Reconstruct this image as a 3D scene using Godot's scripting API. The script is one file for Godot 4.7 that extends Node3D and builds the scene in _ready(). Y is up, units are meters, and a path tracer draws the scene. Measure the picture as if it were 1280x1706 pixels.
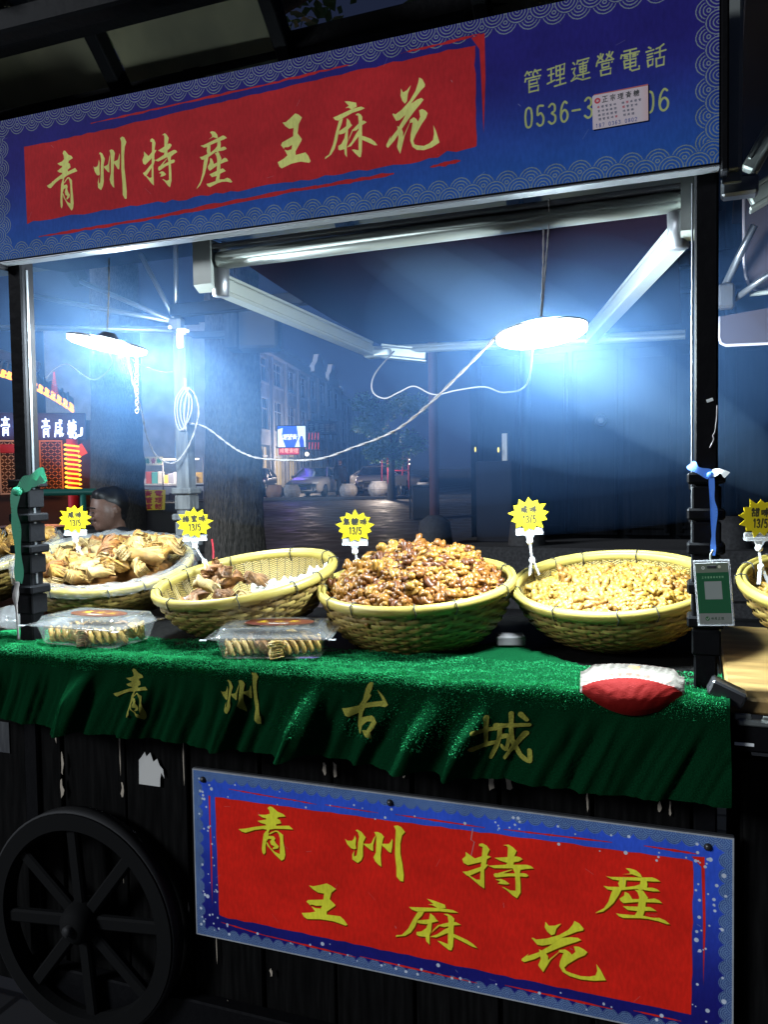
extends Node3D

var rng := RandomNumberGenerator.new()
var used := {}
var M := {}
var noise := FastNoiseLite.new()
const TABLE := 0.985

# ---------------------------------------------------------------- mesh building
class MB:
	var st := SurfaceTool.new()
	var col := Color.WHITE
	func _init() -> void:
		st.begin(Mesh.PRIMITIVE_TRIANGLES)
	func flat(on := true) -> MB:
		st.set_smooth_group(-1 if on else 0)
		return self
	func v(p: Vector3, uv := Vector2.ZERO) -> void:
		st.set_color(col)
		st.set_uv(uv)
		st.add_vertex(p)
	func tri(a: Vector3, b: Vector3, c: Vector3, ua := Vector2.ZERO, ub := Vector2.ZERO, uc := Vector2.ZERO) -> void:
		v(a, ua)
		v(c, uc)
		v(b, ub)
	func quad(a: Vector3, b: Vector3, c: Vector3, d: Vector3, ua := Vector2(0, 1), ub := Vector2(1, 1), uc := Vector2(1, 0), ud := Vector2(0, 0)) -> void:
		tri(a, b, c, ua, ub, uc)
		tri(a, c, d, ua, uc, ud)
	func face(p: Array, out: Vector3) -> void:
		var n: Vector3 = (p[1] - p[0]).cross(p[2] - p[0])
		if n.dot(out) < 0:
			p.reverse()
		for i in range(1, p.size() - 1):
			tri(p[0], p[i], p[i + 1], Vector2(0, 1), Vector2(1, 1), Vector2(1, 0))
	func box(c: Vector3, s: Vector3, bev := 0.0, B := Basis.IDENTITY) -> MB:
		flat(true)
		var h := s * 0.5
		var at := func(sg: Array, ax: int) -> Vector3:
			var q := Vector3()
			for k in 3:
				q[k] = sg[k] * (h[k] if k == ax else h[k] - bev)
			return c + B * q
		for ax in 3:
			var i := (ax + 1) % 3
			var j := (ax + 2) % 3
			for s1 in [-1, 1]:
				var pts := []
				for uv in [[-1, -1], [1, -1], [1, 1], [-1, 1]]:
					var g := [0, 0, 0]
					g[ax] = s1
					g[i] = uv[0]
					g[j] = uv[1]
					pts.append(at.call(g, ax))
				var o := Vector3()
				o[ax] = s1
				face(pts, B * o)
				if bev > 0.0:
					for s2 in [-1, 1]:
						var g1 := [0, 0, 0]
						g1[ax] = s1
						g1[i] = s2
						g1[j] = -1
						var g2 := g1.duplicate()
						g2[j] = 1
						var o2 := Vector3()
						o2[ax] = s1
						o2[i] = s2
						face([at.call(g1, ax), at.call(g2, ax), at.call(g2, i), at.call(g1, i)], B * o2)
		if bev > 0.0:
			for x in [-1, 1]:
				for y in [-1, 1]:
					for z in [-1, 1]:
						var g := [x, y, z]
						face([at.call(g, 0), at.call(g, 1), at.call(g, 2)], B * Vector3(x, y, z))
		flat(false)
		return self
	func bar(a: Vector3, b: Vector3, w: float, t: float, bev := 0.0, up := Vector3.UP) -> MB:
		var x := (b - a).normalized()
		if absf(x.dot(up)) > 0.95:
			up = Vector3.BACK
		var z := x.cross(up).normalized()
		var y := z.cross(x)
		return box((a + b) * 0.5, Vector3(a.distance_to(b), w, t), bev, Basis(x, y, z))
	func tube(p: Array, r: Variant, n := 8, caps := true) -> MB:
		var last := p.size() - 1
		var t: Vector3 = (p[1] - p[0]).normalized()
		var u := t.cross(Vector3.UP if absf(t.y) < 0.9 else Vector3.RIGHT).normalized()
		var prev := []
		for i in last + 1:
			var d: Vector3 = (p[mini(i + 1, last)] - p[maxi(i - 1, 0)]).normalized()
			u = (u - d * u.dot(d)).normalized()
			var w := d.cross(u)
			var rad: float = r[i] if r is Array else r
			var ring := []
			for k in n:
				var a := TAU * k / n
				ring.append(p[i] + (u * cos(a) + w * sin(a)) * rad)
			if i > 0:
				for k in n:
					var k2 := (k + 1) % n
					quad(prev[k], prev[k2], ring[k2], ring[k], Vector2(float(k) / n, i - 1), Vector2(float(k + 1) / n, i - 1), Vector2(float(k + 1) / n, i), Vector2(float(k) / n, i))
			if caps and (i == 0 or i == last):
				for k in range(1, n - 1):
					if i == 0:
						tri(ring[0], ring[k + 1], ring[k])
					else:
						tri(ring[0], ring[k], ring[k + 1])
			prev = ring
		return self
	func lathe(prof: Array, n := 24, X := Transform3D.IDENTITY, uscale := 1.0, vscale := 1.0) -> MB:
		for i in prof.size() - 1:
			var a: Vector2 = prof[i]
			var b: Vector2 = prof[i + 1]
			for k in n:
				var t0 := TAU * k / n
				var t1 := TAU * (k + 1) / n
				var d0 := Vector3(sin(t0), 0, cos(t0))
				var d1 := Vector3(sin(t1), 0, cos(t1))
				var v0 := vscale * i / (prof.size() - 1)
				var v1 := vscale * (i + 1) / (prof.size() - 1)
				var u0 := uscale * k / n
				var u1 := uscale * (k + 1) / n
				var p0 := X * (d0 * a.x + Vector3(0, a.y, 0))
				var p1 := X * (d1 * a.x + Vector3(0, a.y, 0))
				var q0 := X * (d0 * b.x + Vector3(0, b.y, 0))
				var q1 := X * (d1 * b.x + Vector3(0, b.y, 0))
				if a.x < 1e-5:
					tri(p0, q1, q0, Vector2(u0, v0), Vector2(u1, v1), Vector2(u0, v1))
				elif b.x < 1e-5:
					tri(p0, p1, q0, Vector2(u0, v0), Vector2(u1, v0), Vector2(u0, v1))
				else:
					quad(p0, p1, q1, q0, Vector2(u0, v0), Vector2(u1, v0), Vector2(u1, v1), Vector2(u0, v1))
		return self
	func blob(c: Vector3, r: Vector3, n := 14, m := 8, B := Basis.IDENTITY) -> MB:
		var prof := []
		for i in m + 1:
			var a := PI * i / m
			prof.append(Vector2(maxf(sin(a), 0.0) if i > 0 and i < m else 0.0, -cos(a)))
		return lathe(prof, n, Transform3D(B * Basis.from_scale(r), c))
	func prism(poly: PackedVector2Array, depth: float, X := Transform3D.IDENTITY, uvr := Rect2(0, 0, 1, 1)) -> MB:
		flat(true)
		var idx := Geometry2D.triangulate_polygon(poly)
		var ccw := not Geometry2D.is_polygon_clockwise(poly)
		var up := X.basis * Vector3.BACK
		for i in range(0, idx.size(), 3):
			var f := []
			var g := []
			var uv := []
			for k in 3:
				var q := poly[idx[i + k]]
				f.append(X * Vector3(q.x, q.y, depth * 0.5))
				g.append(X * Vector3(q.x, q.y, -depth * 0.5))
				uv.append(Vector2((q.x - uvr.position.x) / uvr.size.x, 1.0 - (q.y - uvr.position.y) / uvr.size.y))
			var nn: Vector3 = (f[1] - f[0]).cross(f[2] - f[0])
			if nn.dot(up) > 0:
				tri(f[0], f[1], f[2], uv[0], uv[1], uv[2])
				tri(g[0], g[2], g[1], uv[0], uv[2], uv[1])
			else:
				tri(f[0], f[2], f[1], uv[0], uv[2], uv[1])
				tri(g[0], g[1], g[2], uv[0], uv[1], uv[2])
		for i in poly.size():
			var a := poly[i]
			var b := poly[(i + 1) % poly.size()]
			var uva := Vector2((a.x - uvr.position.x) / uvr.size.x, 1.0 - (a.y - uvr.position.y) / uvr.size.y)
			var a0 := X * Vector3(a.x, a.y, -depth * 0.5)
			var a1 := X * Vector3(a.x, a.y, depth * 0.5)
			var b0 := X * Vector3(b.x, b.y, -depth * 0.5)
			var b1 := X * Vector3(b.x, b.y, depth * 0.5)
			if ccw:
				quad(a0, b0, b1, a1, uva, uva, uva, uva)
			else:
				quad(b0, a0, a1, b1, uva, uva, uva, uva)
		flat(false)
		return self
	func done() -> ArrayMesh:
		st.generate_normals()
		return st.commit()

# ---------------------------------------------------------------- naming and tagging
func numbered(called: String) -> String:
	if not used.has(called):
		used[called] = 0
		return called
	used[called] += 1
	return "%s_%03d" % [called, used[called]]

func tag(o: Node, label: String, category := "", group := "", kind := "") -> void:
	if label:
		o.set_meta("label", label)
	if category:
		o.set_meta("category", category)
	if group:
		o.set_meta("group", group)
	if kind:
		o.set_meta("kind", kind)

func thing(called: String, label: String, category: String, at := Vector3.ZERO, B := Basis.IDENTITY, group := "") -> Node3D:
	var o := Node3D.new()
	o.name = numbered(called)
	o.transform = Transform3D(B, at)
	tag(o, label, category, group)
	add_child(o)
	return o

func part(called: String, what: Variant, m: Material, parent: Node, X := Transform3D.IDENTITY) -> MeshInstance3D:
	var o := MeshInstance3D.new()
	o.name = called
	o.mesh = what.done() if what is MB else what
	o.material_override = m
	o.transform = X
	parent.add_child(o, true)
	return o

func single(called: String, what: Variant, m: Material, label: String, category: String, X := Transform3D.IDENTITY, group := "") -> MeshInstance3D:
	var o := part(numbered(called), what, m, self, X)
	tag(o, label, category, group)
	return o

func structure(called: String, what: Variant, m: Material, label := "") -> MeshInstance3D:
	var o := part(numbered(called), what, m, self)
	tag(o, label, "", "", "structure")
	return o

func dup(o: Node3D, X: Transform3D, label := "") -> Node3D:
	var base: String = str(o.name)
	if base.length() > 4 and base[base.length() - 4] == "_" and base.right(3).is_valid_int():
		base = base.left(base.length() - 4)
	var r: Node3D = o.duplicate()
	r.name = numbered(base)
	r.transform = X
	if label:
		r.set_meta("label", label)
	add_child(r)
	return r

func tiltb(tx: float, tz: float, ry := 0.0) -> Basis:
	return Basis(Vector3.BACK, deg_to_rad(tz)) * Basis(Vector3.RIGHT, deg_to_rad(tx)) * Basis(Vector3.UP, ry)

func curve(p: Array, per := 6) -> Array:
	var out := []
	for i in p.size() - 1:
		for k in per:
			var a: Vector3 = p[maxi(i - 1, 0)]
			var d: Vector3 = p[mini(i + 2, p.size() - 1)]
			out.append((p[i] as Vector3).cubic_interpolate(p[i + 1], a, d, float(k) / per))
	out.append(p[p.size() - 1])
	return out

func curve2(p: PackedVector2Array, per := 6) -> PackedVector2Array:
	var out := PackedVector2Array()
	for i in p.size() - 1:
		for k in per:
			out.append(p[i].cubic_interpolate(p[i + 1], p[maxi(i - 1, 0)], p[mini(i + 2, p.size() - 1)], float(k) / per))
	out.append(p[p.size() - 1])
	return out

# ---------------------------------------------------------------- materials
func lin(r: float, g: float, b: float, a := 1.0) -> Color:
	var c := Color(r, g, b).linear_to_srgb()
	c.a = a
	return c

func mat(called: String, c: Color, rough := 0.6, metal := 0.0) -> StandardMaterial3D:
	var m := StandardMaterial3D.new()
	m.resource_name = called
	m.albedo_color = c
	m.roughness = rough
	m.metallic = metal
	M[called] = m
	return m

func clear(called: String, c: Color, alpha: float, rough: float) -> StandardMaterial3D:
	var m := mat(called, Color(c.r, c.g, c.b, alpha), rough)
	m.transparency = BaseMaterial3D.TRANSPARENCY_ALPHA
	m.cull_mode = BaseMaterial3D.CULL_DISABLED
	return m

func glow(called: String, c: Color, energy: float) -> StandardMaterial3D:
	var m := mat(called, Color(c.r * 0.5, c.g * 0.5, c.b * 0.5), 0.5)
	m.emission_enabled = true
	m.emission = c
	m.emission_energy_multiplier = energy
	return m

func noise_tex(freq: float, lo: Color, hi: Color, size := 256, octaves := 4, sd := 1, mid := Color(0, 0, 0, 0)) -> NoiseTexture2D:
	var f := FastNoiseLite.new()
	f.seed = sd
	f.frequency = freq
	f.fractal_octaves = octaves
	var t := NoiseTexture2D.new()
	t.width = size
	t.height = size
	t.seamless = true
	t.noise = f
	var g := Gradient.new()
	g.set_color(0, lo)
	g.set_color(1, hi)
	if mid.a > 0:
		g.add_point(0.5, mid)
	t.color_ramp = g
	return t

func grain(m: StandardMaterial3D, t: Texture2D, scale: Vector3, height := 0.0, world := false) -> void:
	m.albedo_texture = t
	m.uv1_triplanar = true
	m.uv1_world_triplanar = world
	m.uv1_scale = scale
	if height > 0.0:
		m.heightmap_enabled = true
		m.heightmap_texture = t
		m.heightmap_scale = height

# ---------------------------------------------------------------- flat print: polygons and pen strokes into an image
class Pic:
	var w: int
	var h: int
	var d: PackedByteArray
	func _init(ww: int, hh: int, c: Color) -> void:
		w = ww
		h = hh
		d = PackedByteArray()
		d.resize(w * h * 3)
		for i in w * h:
			d[i * 3] = int(c.r * 255)
			d[i * 3 + 1] = int(c.g * 255)
			d[i * 3 + 2] = int(c.b * 255)
	func px(x: int, y: int, c: Color, a := 1.0) -> void:
		if x < 0 or y < 0 or x >= w or y >= h:
			return
		var i := (y * w + x) * 3
		d[i] = int(lerpf(d[i], c.r * 255, a))
		d[i + 1] = int(lerpf(d[i + 1], c.g * 255, a))
		d[i + 2] = int(lerpf(d[i + 2], c.b * 255, a))
	func poly(p: PackedVector2Array, c: Color, alpha := 1.0) -> void:
		var lo := p[0]
		var hi := p[0]
		for q in p:
			lo = lo.min(q)
			hi = hi.max(q)
		var x0 := maxi(int(lo.x) - 1, 0)
		var x1 := mini(int(hi.x) + 2, w)
		if x1 <= x0:
			return
		for y in range(maxi(int(lo.y), 0), mini(int(hi.y) + 2, h)):
			var cov := PackedFloat32Array()
			cov.resize(x1 - x0)
			for s in 4:
				var yy := y + (s + 0.5) / 4.0
				var hits := []
				for i in p.size():
					var a := p[i]
					var b := p[(i + 1) % p.size()]
					if (a.y <= yy) != (b.y <= yy):
						hits.append([a.x + (yy - a.y) / (b.y - a.y) * (b.x - a.x), 1 if b.y > a.y else -1])
				hits.sort_custom(func(m, n): return m[0] < n[0])
				var wind := 0
				for i in hits.size() - 1:
					wind += hits[i][1]
					if wind != 0:
						var l: float = clampf(hits[i][0], x0, x1)
						var r: float = clampf(hits[i + 1][0], x0, x1)
						for x in range(int(l), mini(int(r) + 1, x1)):
							cov[x - x0] += 0.25 * maxf(minf(r, x + 1) - maxf(l, x), 0.0)
			for x in range(x0, x1):
				if cov[x - x0] > 0.0:
					px(x, y, c, minf(cov[x - x0], 1.0) * alpha)
	func dot(c: Vector2, r: float, col: Color, alpha := 1.0) -> void:
		for y in range(int(c.y - r - 1), int(c.y + r + 2)):
			for x in range(int(c.x - r - 1), int(c.x + r + 2)):
				var k := clampf(r + 0.5 - Vector2(x + 0.5, y + 0.5).distance_to(c), 0.0, 1.0)
				if k > 0.0:
					px(x, y, col, k * alpha)
	func pen(p: PackedVector2Array, r: float, col: Color, taper := 0.3) -> void:
		var left := PackedVector2Array()
		var right := PackedVector2Array()
		for i in p.size():
			var t := (p[mini(i + 1, p.size() - 1)] - p[maxi(i - 1, 0)]).normalized().orthogonal()
			var k := r * (1.0 - taper * float(i) / maxi(p.size() - 1, 1))
			left.append(p[i] + t * k)
			right.append(p[i] - t * k)
		for i in p.size() - 1:
			poly(PackedVector2Array([left[i], left[i + 1], right[i + 1], right[i]]), col)
			dot(p[i], r * (1.0 - taper * float(i) / maxi(p.size() - 1, 1)), col)
		dot(p[p.size() - 1], r * (1.0 - taper), col)
	func brush(g: Array, box: Rect2, c: Color) -> void:
		for s in g:
			var q := PackedVector2Array()
			for i in range(0, s.size(), 2):
				q.append(box.position + Vector2(s[i], s[i + 1]) * box.size / 99.0)
			poly(q, c)
	func write(g: Array, box: Rect2, r: float, c: Color, round := false, taper := 0.3) -> void:
		for s in g:
			var q := PackedVector2Array()
			for i in range(0, s.size(), 2):
				q.append(box.position + Vector2(s[i], s[i + 1]) * box.size / 100.0)
			if round:
				var o := PackedVector2Array()
				for i in q.size() - 1:
					for k in 4:
						o.append(q[i].cubic_interpolate(q[i + 1], q[maxi(i - 1, 0)], q[mini(i + 2, q.size() - 1)], k / 4.0))
				o.append(q[q.size() - 1])
				q = o
			pen(q, r, c, taper)
	func grime(n: FastNoiseLite) -> void:
		# uneven fading, dust and a few faint scratches over the whole print
		for y in h:
			for x in w:
				var k := 0.95 + 0.08 * n.get_noise_2d(x * 0.006, y * 0.009) + 0.07 * n.get_noise_2d(x * 0.11, y * 0.04)
				var i := (y * w + x) * 3
				for c in 3:
					d[i + c] = clampi(int(d[i + c] * k), 0, 255)
		for i in 26:
			var p := Vector2(fmod(i * 137.3 + 40.0, w), fmod(i * 71.7 + 13.0, h))
			var q := p + Vector2(18.0 * sin(i * 2.7), 10.0 + 8.0 * cos(i * 1.9))
			for t in 40:
				var z := p.lerp(q, t / 40.0)
				px(int(z.x), int(z.y), Color(0.75, 0.75, 0.78), 0.15)
	func tex() -> ImageTexture:
		return ImageTexture.create_from_image(Image.create_from_data(w, h, false, Image.FORMAT_RGB8, d))

const BRUSH := {
	"qing": [[54, 4, 58, 0, 63, 1, 72, 8, 82, 11, 86, 15, 73, 18, 71, 21, 76, 23, 78, 29, 69, 32, 69, 35, 92, 31, 99, 37, 81, 39, 67, 41, 57, 44, 54, 48, 51, 45, 44, 45, 30, 49, 13, 57, 6, 56, 0, 52, 13, 49, 30, 43, 51, 37, 49, 35, 41, 34, 35, 31, 51, 26, 51, 24, 44, 23, 36, 19, 51, 17, 58, 14, 57, 8], [57, 44, 55, 49, 55, 55, 52, 64, 50, 70, 49, 77, 49, 88, 46, 93, 43, 90, 42, 82, 44, 66, 46, 54, 50, 48, 54, 44], [55, 52, 60, 48, 67, 44, 72, 44, 81, 50, 81, 62, 83, 75, 84, 87, 82, 95, 77, 99, 66, 90, 58, 81, 53, 76, 50, 70, 52, 68, 58, 78, 65, 84, 74, 87, 75, 72, 75, 57, 73, 50, 70, 46, 66, 47, 57, 53], [55, 56, 64, 55, 67, 59, 65, 63, 68, 68, 73, 73, 71, 77, 63, 80, 61, 79, 65, 74, 59, 72, 57, 67, 60, 61, 54, 62, 51, 67, 50, 63]],
	"zhou": [[0, 38, 4, 41, 12, 40, 15, 36, 17, 29, 19, 35, 18, 46, 19, 53, 16, 55, 10, 54, 4, 48], [18, 20, 21, 18, 28, 21, 35, 30, 31, 39, 30, 51, 30, 65, 27, 73, 21, 79, 17, 77, 12, 74, 12, 65, 16, 56, 15, 63, 15, 68, 19, 66, 21, 55, 22, 41, 24, 31, 22, 23], [31, 42, 40, 41, 44, 39, 48, 29, 52, 22, 47, 42, 47, 53, 43, 52, 36, 47, 32, 44], [49, 18, 55, 17, 61, 19, 65, 24, 63, 30, 61, 41, 59, 58, 60, 79, 55, 76, 50, 71, 47, 64, 51, 55, 52, 38, 52, 25], [61, 37, 69, 36, 73, 35, 76, 30, 78, 25, 79, 29, 78, 40, 76, 51, 72, 50, 66, 44, 62, 41], [81, 2, 87, 0, 93, 2, 99, 10, 94, 17, 91, 32, 91, 50, 94, 68, 96, 87, 95, 99, 90, 99, 84, 92, 84, 75, 82, 52, 83, 28, 84, 9]],
	"te": [[5, 26, 18, 36, 29, 29, 37, 27, 41, 28, 35, 34, 27, 41, 8, 51, 2, 48, 0, 41, 5, 34], [24, 9, 24, 7, 29, 5, 35, 8, 39, 15, 36, 24, 35, 34, 34, 43, 31, 55, 31, 91, 25, 87, 9, 72, 10, 70, 20, 76, 25, 75, 26, 52, 28, 27, 29, 12, 24, 11], [0, 65, 7, 63, 25, 51, 34, 44, 37, 44, 32, 53, 25, 59, 9, 72, 6, 71], [57, 3, 65, 0, 71, 4, 76, 10, 73, 20, 72, 33, 71, 40, 60, 41, 63, 35, 64, 6, 62, 3], [45, 29, 53, 27, 76, 20, 81, 21, 84, 24, 79, 29, 72, 32, 62, 35, 53, 33], [36, 46, 60, 39, 89, 33, 95, 34, 99, 38, 89, 41, 80, 45, 70, 44, 45, 49], [50, 57, 69, 46, 70, 47, 56, 57], [44, 61, 46, 58, 57, 56, 72, 53, 83, 50, 89, 50, 92, 53, 89, 56, 80, 57, 65, 60, 48, 66, 45, 65], [70, 43, 81, 43, 80, 54, 81, 71, 81, 87, 76, 99, 70, 95, 62, 87, 55, 82, 58, 82, 67, 86, 74, 85, 74, 67, 73, 51], [46, 70, 54, 67, 60, 69, 66, 74, 63, 76, 56, 77, 49, 77, 53, 72]],
	"chan": [[41, 1, 47, 0, 55, 2, 61, 8, 63, 14, 58, 14, 50, 11, 36, 14, 47, 10, 46, 6], [14, 22, 22, 22, 43, 18, 63, 14, 76, 11, 82, 13, 87, 17, 77, 19, 68, 20, 43, 24, 32, 27, 24, 27], [33, 26, 42, 24, 41, 38, 33, 40, 31, 33], [61, 20, 69, 19, 70, 26, 69, 35, 60, 40, 56, 38, 47, 41, 36, 45, 24, 48, 17, 48, 11, 42, 19, 42, 43, 37, 53, 33, 60, 28], [66, 33, 76, 31, 82, 32, 86, 36, 77, 38, 65, 38], [24, 46, 36, 44, 32, 56, 25, 73, 18, 84, 11, 93, 0, 99, 2, 96, 12, 86, 18, 72, 21, 58], [40, 47, 45, 49, 48, 54, 50, 59, 68, 55, 79, 51, 85, 53, 89, 58, 79, 59, 58, 63, 38, 70, 34, 66, 33, 62, 39, 55], [53, 40, 64, 39, 71, 52, 68, 58, 67, 75, 64, 89, 52, 92, 56, 83, 58, 64, 59, 53, 57, 45], [37, 76, 57, 72, 73, 69, 77, 71, 82, 75, 71, 77, 56, 81, 44, 82], [28, 92, 34, 92, 51, 90, 65, 88, 76, 89, 85, 87, 93, 90, 99, 96, 95, 97, 84, 94, 71, 93, 60, 94, 38, 99, 32, 97]],
	"wang": [[17, 13, 27, 13, 39, 8, 56, 0, 65, 3, 76, 10, 66, 21, 62, 38, 74, 50, 73, 53, 55, 71, 55, 78, 84, 76, 92, 83, 99, 94, 95, 97, 69, 92, 42, 93, 12, 99, 5, 95, 0, 86, 19, 81, 30, 76, 21, 64, 30, 67, 42, 66, 45, 58, 33, 61, 22, 60, 20, 63, 11, 55, 15, 50, 48, 42, 50, 27, 37, 27, 26, 21]],
	"ma": [[39, 0, 46, 1, 61, 6, 62, 13, 52, 16, 46, 12, 40, 12, 47, 9], [17, 24, 22, 23, 54, 15, 70, 14, 77, 18, 70, 20, 54, 22, 27, 31, 21, 29], [28, 31, 36, 28, 33, 38, 28, 48, 24, 65, 19, 78, 12, 87, 0, 93, 1, 89, 8, 86, 16, 70, 22, 49], [28, 49, 43, 42, 48, 37, 53, 43, 46, 48, 38, 54, 30, 55, 27, 54], [43, 29, 48, 34, 50, 39, 45, 49, 44, 67, 42, 76, 42, 96, 38, 90, 37, 81, 29, 82, 26, 80, 26, 74, 32, 71, 38, 62, 41, 48, 42, 38], [43, 73, 47, 62, 53, 50, 55, 51, 47, 65], [53, 51, 59, 46, 66, 41, 74, 38, 80, 42, 71, 46, 60, 53, 55, 53], [59, 26, 64, 24, 69, 27, 72, 32, 71, 53, 71, 69, 70, 90, 68, 99, 65, 99, 58, 92, 51, 84, 55, 84, 64, 87, 64, 69, 65, 41, 64, 29], [65, 52, 65, 63, 55, 73, 50, 78, 42, 79, 51, 71, 59, 59], [70, 63, 77, 66, 87, 71, 94, 77, 99, 84, 93, 83, 81, 76, 70, 70]],
	"hua": [[29, 10, 33, 16, 40, 14, 48, 8, 42, 19, 40, 29, 36, 32, 31, 27, 28, 20], [12, 43, 14, 42, 18, 44, 30, 39, 45, 29, 56, 17, 61, 7, 63, 0, 69, 3, 74, 11, 73, 14, 66, 18, 49, 32, 37, 47, 25, 53, 19, 53], [48, 33, 59, 29, 67, 28, 71, 31, 65, 36, 54, 44, 42, 54, 30, 65, 16, 79, 3, 88, 0, 86, 0, 83, 9, 71, 7, 76, 20, 66, 32, 53], [21, 60, 29, 64, 32, 70, 32, 76, 44, 59, 45, 55, 52, 52, 57, 55, 60, 59, 64, 53, 62, 44, 68, 43, 74, 46, 78, 50, 75, 56, 67, 63, 55, 77, 51, 84, 53, 89, 59, 91, 70, 93, 80, 91, 87, 87, 89, 79, 88, 67, 93, 76, 99, 92, 85, 97, 70, 99, 57, 97, 49, 92, 45, 83, 46, 74, 50, 59, 45, 59, 35, 75, 26, 99, 21, 91, 20, 88, 23, 77]],
	"gu": [[63, 0, 66, 4, 63, 15, 59, 23, 63, 25, 58, 33, 53, 40, 69, 36, 87, 32, 99, 37, 94, 41, 81, 42, 53, 49, 49, 58, 48, 68, 69, 60, 78, 62, 84, 68, 80, 79, 75, 86, 76, 99, 66, 95, 54, 89, 66, 85, 73, 69, 63, 72, 52, 82, 51, 96, 45, 96, 40, 85, 40, 59, 20, 67, 10, 65, 0, 54, 39, 45, 46, 35, 50, 16, 54, 8], [66, 2, 74, 14, 88, 25, 99, 37, 87, 33, 78, 21]],
}
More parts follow.
